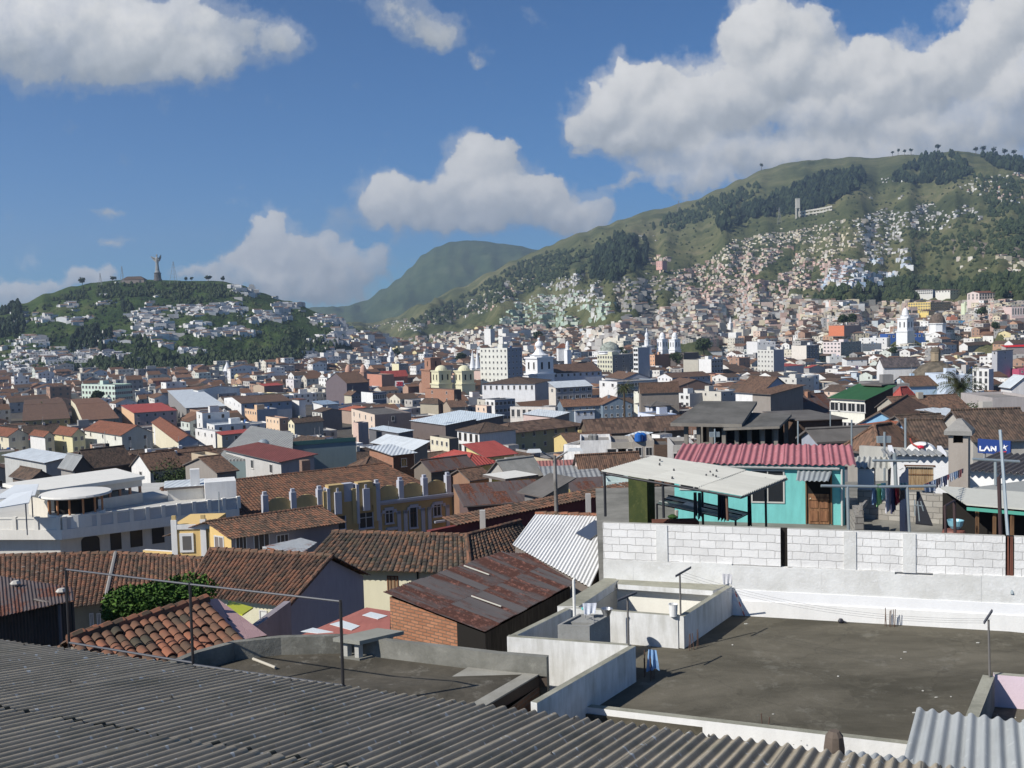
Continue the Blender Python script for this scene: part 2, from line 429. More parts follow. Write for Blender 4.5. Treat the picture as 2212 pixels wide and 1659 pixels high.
def roof_parts(c, zt, roof, rise, over, rmat, wmat, parent, und, ridge=True):
 """c: four ground corners (near, right, far, left). returns nothing, builds children of parent"""
 c0, c1, c2, c3 = [V((p.x, p.y, zt)) for p in c]
 dR = (c1 - c0).normalized(); dL = (c3 - c0).normalized()
 w = MB(); r = MB()
 if roof == 'flat':
  e = .18; zi = -.45
  ins = [c0 + (dR + dL) * e, c1 + (dL - dR) * e, c2 - (dR + dL) * e, c3 + (dR - dL) * e]
  cc = [c0, c1, c2, c3]
  for i in range(4):
   j = (i + 1) % 4
   w.poly([cc[i], cc[j], ins[j], ins[i]], wmat)
   w.poly([ins[i], ins[j], ins[j] + V((0, 0, zi)), ins[i] + V((0, 0, zi))], wmat)
  r.poly([p + V((0, 0, zi)) for p in ins], rmat)
  return w, r
 if roof == 'lid':
  o = over; q4 = [c0 - (dR + dL) * o, c1 + (dR - dL) * o, c2 + (dR + dL) * o, c3 + (dL - dR) * o]
  r.slab([p + V((0, 0, .25)) for p in q4], .24, rmat, und)
  w.poly([c0, c1, c2, c3], wmat); return w, r
 if roof in ('R', 'L'):
  if roof == 'L': a0, a1, a2, a3 = c1, c2, c3, c0      # eaves a0-a1 ... ridge along dL
  else: a0, a1, a2, a3 = c0, c1, c2, c3
  m0 = (a3 + a0) / 2 + V((0, 0, rise)); m1 = (a1 + a2) / 2 + V((0, 0, rise))
  w.poly([a3, a0, m0], wmat); w.poly([a1, a2, m1], wmat)
  al = (a1 - a0).normalized(); ac = (a3 - a0).normalized(); half = (a3 - a0).length / 2
  drop = rise / half * over; up = V((0, 0, .12))
  e0 = a0 - ac * over - al * over * .6 - V((0, 0, drop)) + up; e1 = a1 - ac * over + al * over * .6 - V((0, 0, drop)) + up
  e3 = a3 + ac * over - al * over * .6 - V((0, 0, drop)) + up; e2 = a2 + ac * over + al * over * .6 - V((0, 0, drop)) + up
  n0 = m0 - al * over * .6 + up; n1 = m1 + al * over * .6 + up
  r.slab([e0, e1, n1, n0], .14, rmat, und); r.slab([e2, e3, n0, n1], .14, rmat, und)
  if ridge: r.tube(n0, n1, .14, rmat, n=6)
  return w, r
 if roof == 'hip':
  lR = (c1 - c0).length; lL = (c3 - c0).length; o = over; h = min(lR, lL) / 2; dr = rise / h * o; up = V((0, 0, .1 - dr))
  e = [c0 - (dR + dL) * o + up, c1 + (dR - dL) * o + up, c2 + (dR + dL) * o + up, c3 + (dL - dR) * o + up]
  top = V((0, 0, rise + .1))
  if lR >= lL:
   m0 = (c0 + c3) / 2 + dR * h + top; m1 = (c1 + c2) / 2 - dR * h + top
   fs = [[e[0], e[1], m1, m0], [e[1], e[2], m1], [e[2], e[3], m0, m1], [e[3], e[0], m0]]
  else:
   m0 = (c0 + c1) / 2 + dL * h + top; m1 = (c3 + c2) / 2 - dL * h + top
   fs = [[e[0], e[1], m0], [e[1], e[2], m1, m0], [e[2], e[3], m1], [e[3], e[0], m0, m1]]
  for f in fs: r.poly(f, rmat)
  for i in range(4):
   j = (i + 1) % 4; dz = V((0, 0, .14)); r.poly([e[i] - dz, e[j] - dz, e[j], e[i]], und)
  r.poly([p - V((0, 0, .14)) for p in e[::-1]], und)
  if ridge:
   r.tube(m0, m1, .13, rmat, n=6)
   for p, m_ in ((e[0], m0), (e[1], m1 if lR >= lL else m0), (e[2], m1), (e[3], m0 if lR >= lL else m1)): r.tube(p, m_, .11, rmat, n=6)
  return w, r
 if roof in ('shedR', 'shedL', 'shedB'):
  hi = {'shedR': (0, 0, 1, 1), 'shedL': (0, 1, 1, 0), 'shedB': (1, 1, 0, 0)}[roof]
  cc = [p + V((0, 0, rise * k)) for p, k in zip((c0, c1, c2, c3), hi)]; b = [c0, c1, c2, c3]
  for i in range(4):
   j = (i + 1) % 4
   if hi[i] or hi[j]: w.poly([b[i], b[j], cc[j], cc[i]], wmat)
  o = over; up = V((0, 0, .1))
  nrm = (cc[1] - cc[0]).cross(cc[3] - cc[0]).normalized()
  x = (cc[1] - cc[0]).normalized(); y = (cc[3] - cc[0]).normalized()
  r.slab([cc[0] - x * o - y * o + up, cc[1] + x * o - y * o + up, cc[2] + x * o + y * o + up, cc[3] - x * o + y * o + up], .1, rmat, und)
  return w, r
 raise ValueError(roof)
def house(c, zb, zt, roof, rise, wmatR, rmat, label, cat='house', group=None, name='house', wmatL=None, over=.45, und=None,
  win=None, parts=True, trim=None, seed=None, door=True, hut=False, extra=None):
 """win: (rowsR, colsR, rowsL, colsL, w, h, framemat)"""
 wmatL = wmatL or wmatR; und = und or ROOFW
 c = [V((p.x, p.y, 0)) for p in c]
 ctr = (c[0] + c[2]) / 2
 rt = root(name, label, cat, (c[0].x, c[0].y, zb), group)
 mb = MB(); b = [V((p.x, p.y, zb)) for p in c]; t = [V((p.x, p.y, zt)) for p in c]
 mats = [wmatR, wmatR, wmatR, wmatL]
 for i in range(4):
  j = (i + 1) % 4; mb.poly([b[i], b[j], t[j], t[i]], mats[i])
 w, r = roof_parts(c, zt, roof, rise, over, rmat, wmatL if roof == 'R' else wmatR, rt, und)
 mb.v += [] ; off = len(mb.v)
 mb.f += [tuple(k + off for k in f) for f in w.f]; mb.v += w.v; mb.m += w.m; mb.c += w.c; mb.uv += w.uv
 dR = (c[1] - c[0]); lR = dR.length; dR.normalize(); dL = (c[3] - c[0]); lL = dL.length; dL.normalize()
 if trim:   # string course and plinth
  for z in ([zt - .25] if roof == 'flat' else []) + [zt - 3.1]:
   if z > zb + 1:
    mb.box(b[0] - dL * .06 + V((0, 0, z - zb)), dR * lR, dL * .05, V((0, 0, .16)), trim)
    mb.box(b[0] - dR * .06 + V((0, 0, z - zb)), dL * lL, dR * .05, V((0, 0, .16)), trim)
 wall = mb.build('wall', rt); r.build('roof', rt)
 if win:
  rR, cR, rL, cL, ww, wh, fm = win[:7]; pane = win[7] if len(win) > 7 else None
  aR = math.atan2(dR.y, dR.x); aL = math.atan2(-dL.y, -dL.x)
  top = zt - (.9 if roof == 'flat' else .6)
  def rows(n, cols, start, d, ln, ang):
   if n * cols == 0: return
   sp = ln / cols; fh = min(3.2, (zt - zb - .5) / n)
   for i in range(n):
    for j in range(cols):
     p = start + d * (sp * (j + .5) - ww / 2); z = top - wh - fh * i
     if z < zb: continue
     add_window(rt, V((p.x, p.y, z)), ang, ww, wh, fm, pane)
  rows(rR, cR, c[0] - (dL * .01), dR, lR, aR)
  rows(rL, cL, c[3] - (dR * .01), -dL, lL, aL)
 if ctr.y > 75 and HR.random() < .6 and min(lR, lL) > 5:
  m2 = MB(); pc = c[0] + dR * lR * HR.uniform(.25, .6) + dL * lL * HR.uniform(.35, .6)
  if roof == 'flat':
   s_ = min(lR, lL) * .28; hh = HR.uniform(2, 2.6); m2.box(V((pc.x, pc.y, zt - .5)), dR * s_ * 1.3, dL * s_, V((0, 0, hh)), wmatL, rmat); m2.build('stair_hut', rt)
   m2 = MB(); q2 = V((pc.x, pc.y, zt - .4)) + dR * s_ * 2; m2.lathe(q2, [(.5, 0), (.55, .9), (.3, 1.15)], plain(HR.choice([(.03, .03, .035), (.05, .15, .4), (.6, .6, .58)]), .5), n=8); m2.build('roof_tank', rt)
  elif roof in 'RL': m2.box(V((pc.x, pc.y, zt)), dR * .8, dL * .8, V((0, 0, rise + .7)), wmatL); m2.build('chimney', rt)
  if HR.random() < .5: m2 = MB(); m2.tube(V((pc.x, pc.y, zt)), V((pc.x + .1, pc.y, zt + rise + 2.8)), .05, GFRAME, n=4); m2.build('aerial', rt)
 FOOT.append((ctr, (c[2] - c[0]).length / 2, c, zb, zt + rise))
 return rt
def corners(reg, xL, xC, xR, y, D=None, h=8, yaw=None, lenL=None, lenR=None, yawL=None):
 px, py = q(reg, xC, y)
 if D is None: D = depth_for(px, py, h)
 p = U(px, py, D)
 ya = YAW + math.radians(max(0, (700 - px) / 700 * 14)) if yaw is None else math.radians(yaw)
 dR = V((math.cos(ya), math.sin(ya), 0)); dL = V((-math.sin(ya), math.cos(ya), 0))
 if yawL is not None: dL = V((-math.sin(math.radians(yawL)), math.cos(math.radians(yawL)), 0))
 lR = lenR or max(2.5, min(160, abs(solve_len(p, dR, q(reg, xR, y)[0], py)) if xR != xC else 10))
 lL = lenL or max(2.5, min(140 if yaw is not None else 34 if h < 13 else 26, abs(solve_len(p, dL, q(reg, xL, y)[0], py)) if xL != xC else 10))
 c0 = V((p.x, p.y, 0)); return [c0, c0 + dR * lR, c0 + dR * lR + dL * lL, c0 + dL * lL], p.z, lR, lL, D
WFRAME = plain((.62, .6, .57), .6); BFRAME = plain((.10, .07, .05), .6); GFRAME = plain((.3, .3, .3), .6)
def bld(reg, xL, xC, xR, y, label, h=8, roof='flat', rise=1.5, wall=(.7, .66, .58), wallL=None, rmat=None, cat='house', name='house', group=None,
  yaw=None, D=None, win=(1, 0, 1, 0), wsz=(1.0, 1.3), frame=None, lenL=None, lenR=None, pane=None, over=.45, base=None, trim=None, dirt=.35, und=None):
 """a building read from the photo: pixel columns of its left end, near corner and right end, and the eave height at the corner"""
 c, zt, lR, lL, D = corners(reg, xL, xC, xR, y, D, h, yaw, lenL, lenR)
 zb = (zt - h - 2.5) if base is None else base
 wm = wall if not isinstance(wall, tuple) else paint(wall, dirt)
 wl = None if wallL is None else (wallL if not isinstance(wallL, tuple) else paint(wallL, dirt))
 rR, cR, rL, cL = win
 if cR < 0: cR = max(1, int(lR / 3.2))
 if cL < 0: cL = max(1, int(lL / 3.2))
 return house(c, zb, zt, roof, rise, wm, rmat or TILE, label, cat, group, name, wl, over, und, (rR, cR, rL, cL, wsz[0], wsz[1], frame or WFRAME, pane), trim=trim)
TILE = tile(); TILE2 = tile((.125, .08, .06), (.06, .042, .034), (.17, .105, .075)); TILE3 = tile((.19, .105, .072), (.11, .065, .048), (.25, .14, .09))
TILED = tile((.095, .07, .056), (.05, .04, .034), (.14, .095, .07))
TREDB = tile((.20, .085, .055), (.13, .058, .04), (.26, .11, .07))
FLATC = concrete((.30, .28, .26), (.14, .13, .12), .6, .4)
FLATD = concrete((.16, .15, .14), (.08, .075, .07), .6, .4)
METL = sheet((.62, .66, .68), pitch=.6, dirt=.25, rough=.45); METG = sheet((.30, .31, .31), pitch=.5, dirt=.5)
METB = sheet((.62, .69, .73), pitch=.8, dirt=.15, rough=.5)
METR = sheet((.40, .09, .075), pitch=.5, dirt=.3); METRU = sheet((.12, .095, .09), rust=.35, rustc=(.10, .042, .026), bump=False)
BRICK = brick(); BRICKO = brick((.42, .2, .12), (.34, .15, .09), (.33, .27, .22)); BRICKD = brick((.16, .09, .06), (.11, .065, .045), (.13, .11, .09))
W_ = (.78, .77, .75); CR = (.74, .68, .52); YE = (.72, .56, .25); GRY = (.42, .43, .44); LGR = (.56, .56, .55); PK = (.70, .50, .42); OR = (.74, .50, .32)
def interp(tab, x):
 if x <= tab[0][0]: return tab[0][1:]
 for a, b in zip(tab, tab[1:]):
  if x <= b[0]:
   t = (x - a[0]) / (b[0] - a[0]); t = t * t * (3 - 2 * t)
   return tuple(lerp(p, q_, t) for p, q_ in zip(a[1:], b[1:]))
 return tab[-1][1:]
def vnoise(x, y, seed=0):
 def hsh(i, j):
  n = math.sin(i * 127.1 + j * 311.7 + seed * 74.7) * 43758.5453; return n - math.floor(n)
 i, j = math.floor(x), math.floor(y); fx, fy = x - i, y - j
 fx = fx * fx * (3 - 2 * fx); fy = fy * fy * (3 - 2 * fy)
 return lerp(lerp(hsh(i, j), hsh(i + 1, j), fx), lerp(hsh(i, j + 1), hsh(i + 1, j + 1), fx), fy)
def fbm(x, y, o=4, seed=0):
 a = 0; amp = .5
 for k in range(o): a += amp * (vnoise(x, y, seed + k) - .5); x *= 2.1; y *= 2.1; amp *= .5
 return a
def hill_surface(rows, px0, px1, step, nv, rough, seed, back=(1.25, -120)):
 cols = []; px = px0; us = []
 while px <= px1 + .1: us.append(px); px += step
 grid = []
 for px in us:
  pts = []
  for tab in rows:
   py, D = interp(tab, px)
   if py < 0:   # ground level row
    r = ray(px, 760); p = r * (D / r.y); p.z = -49
    pts.append(V((p.x, p.y, -49)))
   else: pts.append(U(px, py, D))
  top = pts[-1]; pts.append(V((top.x * back[0], top.y * back[0], top.z + back[1]))); pts.append(V((top.x * 1.6, top.y * 1.6, -60)))
  col = []
  n = len(pts) - 1
  for k in range(n):
   p0 = pts[max(0, k - 1)]; p1 = pts[k]; p2 = pts[k + 1]; p3 = pts[min(n, k + 2)]
   m = nv if k < n - 2 else 4
   for i in range(m):
    t = i / m
    if k >= n - 2: c = p1.lerp(p2, t)
    elif k == n - 3: c = p1.lerp(p2, t) * .5 + (p1 * (1 - t) ** 2 + (p1.lerp(p2, .5) + V((0, 0, (p2.z - p1.z) * .18))) * 2 * t * (1 - t) + p2 * t * t) * .5
    else:
     c = .5 * ((2 * p1) + (p2 - p0) * t + (2 * p0 - 5 * p1 + 4 * p2 - p3) * t * t + (3 * p1 - p0 - 3 * p2 + p3) * t * t * t)
    vv = (k + t) / (n - 2)
    damp = min(1, 4 * vv) * (1 - .75 * max(0, 1 - abs(vv - 1) * 6))
    g = fbm(px * .012 + seed, vv * 1.4, 4, seed) * 1.0 + fbm(px * .05, vv * 7, 3, seed + 9) * .35
    c = V(c); c.z += g * rough * damp
    col.append(c)
  col.append(pts[-1]); grid.append(col)
 return grid
@cached
def hillmat(kind_):
 m, nt, b = nt_new('hillside ' + kind_); n = N(nt)
 p = n.pos(); s = n.sep(p)
 big = n.noise(p, .0035 if kind_ != 'near' else .009, 6, .62, .6)
 mid = n.noise(p, .02 if kind_ != 'near' else .04, 5, .65)
 fn = n.noise(p, .15, 4, .7)
 f = n.m('ADD', n.m('MULTIPLY', big, .55), n.m('ADD', n.m('MULTIPLY', mid, .3), n.m('MULTIPLY', fn, .15)))
 if kind_ == 'near': pts = [(.36, (.022, .038, .016)), (.46, (.040, .068, .022)), (.56, (.068, .100, .032)), (.68, (.13, .12, .06))]
 elif kind_ == 'far': pts = [(.38, (.04, .065, .03)), (.5, (.065, .095, .04)), (.62, (.10, .125, .06))]
 else: pts = [(.36, (.045, .06, .03)), (.45, (.085, .10, .045)), (.54, (.145, .15, .07)), (.64, (.23, .205, .115))]
 col = n.ramp(f, pts)
 n.put(b.inputs['Base Color'], col); b.inputs['Roughness'].default_value = 1; b.inputs['Specular IOR Level'].default_value = .05
 n.bump(b, n.m('ADD', mid, fn), 1, 6)
 return m
def surf(name, grid, mat):
 mb = MB(); nx = len(grid); ny = len(grid[0])
 verts = [tuple(p) for c in grid for p in c]
 me = bpy.data.meshes.new(name)
 me.from_pydata(verts, [], [(i * ny + j, (i + 1) * ny + j, (i + 1) * ny + j + 1, i * ny + j + 1) for i in range(nx - 1) for j in range(ny - 1)])
 me.materials.append(mat); me.polygons.foreach_set('use_smooth', np.ones(len(me.polygons), dtype=bool)); me.update()
 o = bpy.data.objects.new(name, me); COL.objects.link(o); o['kind'] = 'structure'
 return o, BVHTree.FromPolygons(verts, [tuple(f.vertices) for f in me.polygons])
LEFT = [
 [(-500, -1, 950), (200, -1, 960), (500, -1, 1030), (640, -1, 1150), (740, -1, 1320), (860, -1, 1500)],
 [(-500, 800, 1060), (0, 795, 1080), (200, 785, 1090), (430, 770, 1130), (600, 757, 1250), (700, 748, 1360), (780, 742, 1470), (860, 752, 1560)],
 [(-500, 760, 1250), (0, 730, 1270), (200, 712, 1290), (430, 705, 1320), (600, 705, 1400), (700, 715, 1450), (780, 730, 1520), (860, 748, 1600)],
 [(-500, 740, 1420), (-200, 715, 1440), (0, 684, 1480), (50, 668, 1500), (100, 652, 1520), (160, 636, 1540), (200, 628, 1560), (270, 620, 1600), (340, 617, 1620), (500, 622, 1600), (560, 640, 1590), (640, 672, 1600), (700, 690, 1600), (760, 714, 1610), (860, 745, 1650)],
 [(-500, 735, 1500), (-200, 706, 1520), (0, 676, 1560), (50, 656, 1580), (100, 634, 1610), (160, 617, 1640), (200, 610, 1660), (270, 605, 1690), (340, 604, 1690), (400, 607, 1690), (480, 608, 1690), (520, 615, 1680), (560, 630, 1670), (620, 649, 1660), (700, 678, 1650), (760, 706, 1650), (800, 724, 1660), (860, 742, 1680)]]
RIGHT = [
 [(700, -1, 2200), (800, -1, 1900), (950, -1, 1500), (1100, -1, 1250), (1400, -1, 960), (1700, -1, 860), (2000, -1, 780), (2300, -1, 730), (2700, -1, 700)],
 [(700, 722, 2700), (800, 718, 2400), (950, 712, 2100), (1100, 705, 1800), (1400, 702, 1400), (1700, 690, 1250), (2000, 672, 1150), (2300, 660, 1100), (2700, 650, 1050)],
 [(700, 720, 3000), (800, 710, 2800), (950, 695, 2500), (1100, 655, 2250), (1250, 630, 2150), (1400, 615, 2050), (1700, 590, 1950), (2000, 570, 1800), (2300, 560, 1650), (2700, 560, 1600)],
 [(700, 716, 3300), (800, 703, 3200), (950, 668, 3000), (1100, 605, 2900), (1200, 570, 2850), (1400, 520, 2800), (1600, 480, 2750), (1800, 450, 2700), (2000, 430, 2600), (2300, 420, 2500), (2700, 420, 2400)],
 [(700, 714, 3600), (780, 700, 3600), (850, 684, 3600), (900, 664, 3600), (1000, 618, 3600), (1060, 585, 3600), (1110, 560, 3600), (1150, 544, 3600), (1180, 531, 3620), (1215, 517, 3650), (1260, 503, 3680), (1300, 490, 3700), (1340, 474, 3720), (1420, 452, 3750), (1500, 432, 3780), (1560, 407, 3780), (1600, 387, 3780), (1650, 366, 3780), (1700, 352, 3760), (1800, 343, 3700), (1900, 339, 3600), (1960, 332, 3500), (2000, 331, 3450), (2060, 331, 3400), (2140, 337, 3350), (2212, 346, 3300), (2400, 372, 3200), (2700, 400, 3100)]]
FARH = [
 [(500, 730, 5200), (1400, 720, 5200)],
 [(500, 690, 5800), (700, 680, 5800), (780, 675, 5800), (900, 640, 5800), (1000, 615, 5800), (1150, 610, 5800), (1400, 600, 5800)],
 [(500, 680, 6600), (640, 668, 6600), (690, 664, 6600), (740, 666, 6700), (790, 650, 6700), (830, 624, 6700), (860, 603, 6700), (885, 580, 6700), (915, 551, 6700), (945, 534, 6700), (975, 523, 6700), (1005, 519, 6700), (1040, 521, 6700), (1080, 527, 6700), (1120, 532, 6700), (1160, 541, 6700), (1250, 560, 6700), (1400, 590, 6700)]]
far_o, far_b = surf('hill', hill_surface(FARH, 500, 1400, 6, 14, 110, 31), hillmat('far'))
left_o, left_b = surf('hill', hill_surface(LEFT, -500, 860, 6, 14, 20, 5, (1.12, -40)), hillmat('near'))
right_o, right_b = surf('hill', hill_surface(RIGHT, 700, 2700, 8, 18, 95, 17), hillmat('mid'))
@cached
def groundmat():
 m, nt, b = nt_new('ground'); n = N(nt); p = n.pos()
 col = n.ramp(n.noise(p, .05, 6, .7), [(.35, (.05, .05, .048)), (.55, (.10, .09, .08)), (.7, (.13, .12, .09))])
 n.put(b.inputs['Base Color'], col); b.inputs['Roughness'].default_value = .95; return m
gy = [-60, 0, 20, 40, 60, 85, 110, 135, 160, 190, 220, 260, 300, 360, 420, 500, 600, 800, 1000, 1500, 2500, 5000, 9000, 16000]
gx = [-14000, -6000, -3000, -1500, -800, -400, -200, -100, -50, 0, 50, 100, 200, 400, 800, 1500, 3000, 6000, 14000]
gm = bpy.data.meshes.new('ground'); ny = len(gy)
gm.from_pydata([(x, y, G(y)) for x in gx for y in gy], [], [(i * ny + j, (i + 1) * ny + j, (i + 1) * ny + j + 1, i * ny + j + 1) for i in range(len(gx) - 1) for j in range(ny - 1)])
gm.materials.append(groundmat()); go = bpy.data.objects.new('ground', gm); COL.objects.link(go); go['kind'] = 'structure'
def hill_hit(px, py, which=(left_b, right_b)):
 r = ray(px, py).normalized(); best = None
 for b_ in which:
  h = b_.ray_cast(V((0, 0, 0)), r)
  if h[0] is not None and (best is None or h[3] < best[1]): best = (h[0], h[3], h[1])
 return best
def H(x, y):
 z = G(y)
 for b_ in (left_b, right_b):
  h = b_.ray_cast(V((x, y, 3000)), V((0, 0, -1)))
  if h[0] is not None: z = max(z, h[0].z)
 return z
FIB = sheet((.43, .375, .285), bump=False, dirt=.5, rough=.95, panel=.92, lich=.5)
FIBN = sheet((.40, .42, .42), bump=False, dirt=.3, rough=.8, panel=.92, lich=.12)
ea = Z(0, 1384, -6.35); eb = Z(2078, 1661, -6.35)
ed = (eb - ea); ed.z = 0; elen = ed.length; ed.normalize()
rd = ray(2050, 1140); rd = rd / math.hypot(rd.x, rd.y)          # down-slope direction of the ribs
e0 = ea - ed * 6; e1 = eb + ed * 3.5; tot = (e1 - e0).length
fr = root('corrugated_roof', 'weathered grey corrugated fibre cement roof spotted with lichen, filling the bottom of the view', 'roof', e0)
NS = int(tot / .91); row_len = [0, 4.9, 8.1, 11.3, 14.5]
for r_ in range(4):
 for k in range(NS + 1):
  s0 = k * .91; s1 = s0 + .965
  lift = .055 * r_ + (k % 2) * .006
  jz = random.uniform(-.006, .006)
  far = row_len[r_] - (.16 if r_ else random.uniform(-.03, .05)); near = row_len[r_ + 1]
  up = V((0, 0, lift + jz))
  tl = e0 + ed * s0 - rd * far + up; tr = e0 + ed * s1 - rd * far + up
  bl = e0 + ed * s0 - rd * near + V((0, 0, lift * .5)); br = e0 + ed * s1 - rd * near + V((0, 0, lift * .5))
  mb = MB(); wave_patch(mb, bl, br, tr, tl, .177, .033, FIB, res=10, ny=1, thick=.009, uoff=s0, phase=-2 * math.pi * ((s0 / .177) % 1) + 2 * math.pi * (s0 / .177 % 1))
  mb.build('roof_sheet', fr, smooth=False)
mb = MB(); LAP_DARK = plain((.035, .036, .026), .95)  # lap shadow and dirt where sheets overlap, put in as a ragged dark strip
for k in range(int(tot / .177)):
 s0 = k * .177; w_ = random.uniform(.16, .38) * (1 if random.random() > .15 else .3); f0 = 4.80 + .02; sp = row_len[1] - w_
 o_ = V((0, 0, .034)); wave_patch(mb, e0 + ed * s0 - rd * 4.86 + o_, e0 + ed * (s0 + .18) - rd * 4.86 + o_, e0 + ed * (s0 + .18) - rd * sp + o_, e0 + ed * s0 - rd * sp + o_, .177, .03, LAP_DARK, res=8, ny=1, thick=.004)
kind(mb.build('lap_shadow_dirt', fr), 'stuff')
mb = MB()   # small hook bolts along the purlins
for r_ in range(4):
 for k in range(int(tot / .53)):
  if random.random() < .45: continue
  p = e0 + ed * (round((k * .53) / .177) * .177 + .044) - rd * (row_len[r_] + (.22 if k % 2 else 2.6) + random.uniform(-.02, .02)) + V((0, 0, .03 + .024 * r_))
  mb.lathe(p, [(.022, 0), (.022, .012), (.01, .016), (.01, .035)], plain((.05, .045, .04), .7), n=7)
kind(mb.build('bolts', fr), 'stuff')
mb = MB(); a_ = e0 - rd * .35; b_ = e1 - rd * .35
pts = [a_, b_, b_ - rd * 12, a_ - rd * 12]
pts = [V((p.x, p.y, 0)) for p in pts][::-1]
mb.hexa([V((p.x, p.y, -14)) for p in pts], [V((p.x, p.y, -6.62)) for p in pts], concrete((.2, .18, .16)))
mb.build('wall', fr)
mb = MB()
T1 = U(1980, 1530, 16.9); T2 = U(2330, 1575, 15.6); B2 = U(2380, 1760, 13.6); B1 = U(1938, 1690, 14.7)
ws = root('corrugated_roof', 'pale grey corrugated sheets overlapping the dark roof at the lower right corner', 'roof', B1)
for k in range(3):
 s0 = k / 3; s1 = (k + 1) / 3 + .01
 mb = MB(); A = B1.lerp(B2, s0); B = B1.lerp(B2, s1); C = T1.lerp(T2, s1); D = T1.lerp(T2, s0); up = V((0, 0, .012 * k))
 wave_patch(mb, A + up, B + up, C + up, D + up, .222, .034, FIBN, res=12, ny=2, thick=.009, uoff=k * 1.1); mb.build('roof_sheet', ws)
mb = MB(); mb.tube(U(1990, 1560, 16.4) - V((0, 0, .1)), U(2330, 1605, 15.3) - V((0, 0, .1)), .05, BFRAME); mb.build('purlin', ws)
mb = MB(); A = Z(*q('h', 720, 1560), -6.62); B = Z(*q('h', 1290, 1620), -6.62)
wave_patch(mb, A - rd * .8, B - rd * .8, B + rd * .35, A + rd * .35, .19, .028, FIBN, res=10, ny=1)
tag(mb.build('corrugated_sheet', origin=A), 'loose pale corrugated sheet end sticking out beside the low white wall', 'sheet')
CONCD = concrete((.13, .115, .09), (.045, .042, .034), .85, .55, light=(.38, .36, .31), la=.35, cracks=.4)
CONCL = concrete((.26, .255, .225), (.10, .10, .085), .8, .9, light=(.4, .4, .35), la=.4)
ft = root('flat_roof', 'dark concrete flat roof behind the corrugated roof with a rounded low parapet', 'flat roof', Z(900, 1480, -7))
out_px = [q('e', 1180, 860), q('e', 1360, 790), q('e', 1600, 690), q('e', 1900, 610), q('f', 0, 600), q('f', 400, 557), q('f', 900, 545), q('f', 1220, 575), q('f', 1700, 630), q('f', 2212, 690), q('g', 680, 722)]
ztp = -6.62; zfl = -7.0
outp = [Z(x, y, ztp) for x, y in out_px]
def inset(pts, d):
 r = []
 for i, p in enumerate(pts):
  a = pts[max(0, i - 1)]; b = pts[min(len(pts) - 1, i + 1)]; t = (b - a); t.z = 0; t.normalize(); r.append(p + V((t.y, -t.x, 0)) * d)
 return r
inn = inset(outp, .16)
mb = MB()
for i in range(len(outp) - 1):
 a, b = outp[i], outp[i + 1]; c, d = inn[i + 1], inn[i]; dz = V((0, 0, zfl - .5 - ztp)); di = V((0, 0, zfl - .03 - ztp))
 mb.poly([a, b, c, d][::-1], CONCL); mb.poly([b, a, a + dz, b + dz], CONCL); mb.poly([d, c, c + di, d + di], CONCL)
a, d = outp[-1], inn[-1]; dz = V((0, 0, -.7)); mb.poly([a, d, d + dz, a + dz], CONCL)
mb.build('parapet', ft)
p_end = Z(*q('g', 655, 862), zfl); p_low = Z(*q('g', 60, 1215), zfl)
fl = [V((p.x, p.y, zfl)) for p in inn] + [p_end, p_low, p_low - ed * 4 - rd * 2.2, V((inn[0].x, inn[0].y, zfl)) - rd * 3]
mb = MB(); mb.slab(fl[::-1] if (fl[1] - fl[0]).cross(fl[2] - fl[1]).z < 0 else fl, .2, CONCD, concrete((.10, .075, .06))); mb.build('floor', ft)
mb = MB(); u_ = (p_end - p_low).normalized(); nn = V((-u_.y, u_.x, 0))
strip = [p_low - u_ * 1.2, p_end, p_end + nn * 1.5, p_low - u_ * 1.2 + nn * 1.3]
mb.slab([p + V((0, 0, .035)) for p in strip], .03, concrete((.36, .35, .31), (.2, .19, .16), .6, .8)); mb.build('edge_strip', ft)
mb = MB(); w0 = p_low - u_ * 2; w1 = p_end - u_ * .25
mb.poly([w0 - V((0, 0, .2)) - nn * .35, w1 - V((0, 0, .2)) - nn * .35 * 0, w1 - V((0, 0, 3)), w0 - V((0, 0, 3)) - nn * .35], BRICKD); mb.build('wall', ft)
mb = MB()
for i in range(len(outp) - 1):
 a, b = outp[i].copy(), outp[i + 1].copy(); a.z = b.z = zfl - .5; dz = V((0, 0, -6)); mb.poly([a, b, b + dz, a + dz], CONCL)
mb.build('wall', ft)
vt = root('roof_vent', 'squat concrete vent with slab lid and four stub legs on the rounded dark roof', 'roof vent', Z(*q('f', 960, 760), zfl))
fv = Fac(Z(*q('f', 905, 755), zfl), Z(*q('f', 1040, 765), zfl) )
o_ = Z(*q('f', 915, 745), zfl); x_ = (Z(*q('f', 1040, 762), zfl) - o_); lx = x_.length; x_.normalize(); y_ = V((-x_.y, x_.x, 0)) * .8 + x_ * .45; y_.normalize()
mb = MB(); mb.box(o_ - x_ * .05 - y_ * .05, x_ * .5, y_ * .95, V((0, 0, .04)), CONCL); mb.build('base', vt)
for i, j in ((0, 0), (1, 0), (0, 1), (1, 1)):
 mb = MB(); mb.box(o_ + x_ * (.28 * i) + y_ * (.72 * j) + V((0, 0, .04)), x_ * .1, y_ * .1, V((0, 0, .32)), concrete((.5, .49, .45), (.3, .3, .26), .4)); mb.build('leg', vt)
mb = MB(); mb.box(o_ - x_ * .12 - y_ * .12 + V((0, 0, .36)), x_ * .66, y_ * 1.05, V((0, 0, .08)), concrete((.33, .33, .29), (.2, .2, .17), .5)); mb.build('cap', vt)
a = Z(*q('f', 165, 765), zfl + .02); b = Z(*q('f', 350, 838), zfl + .02)
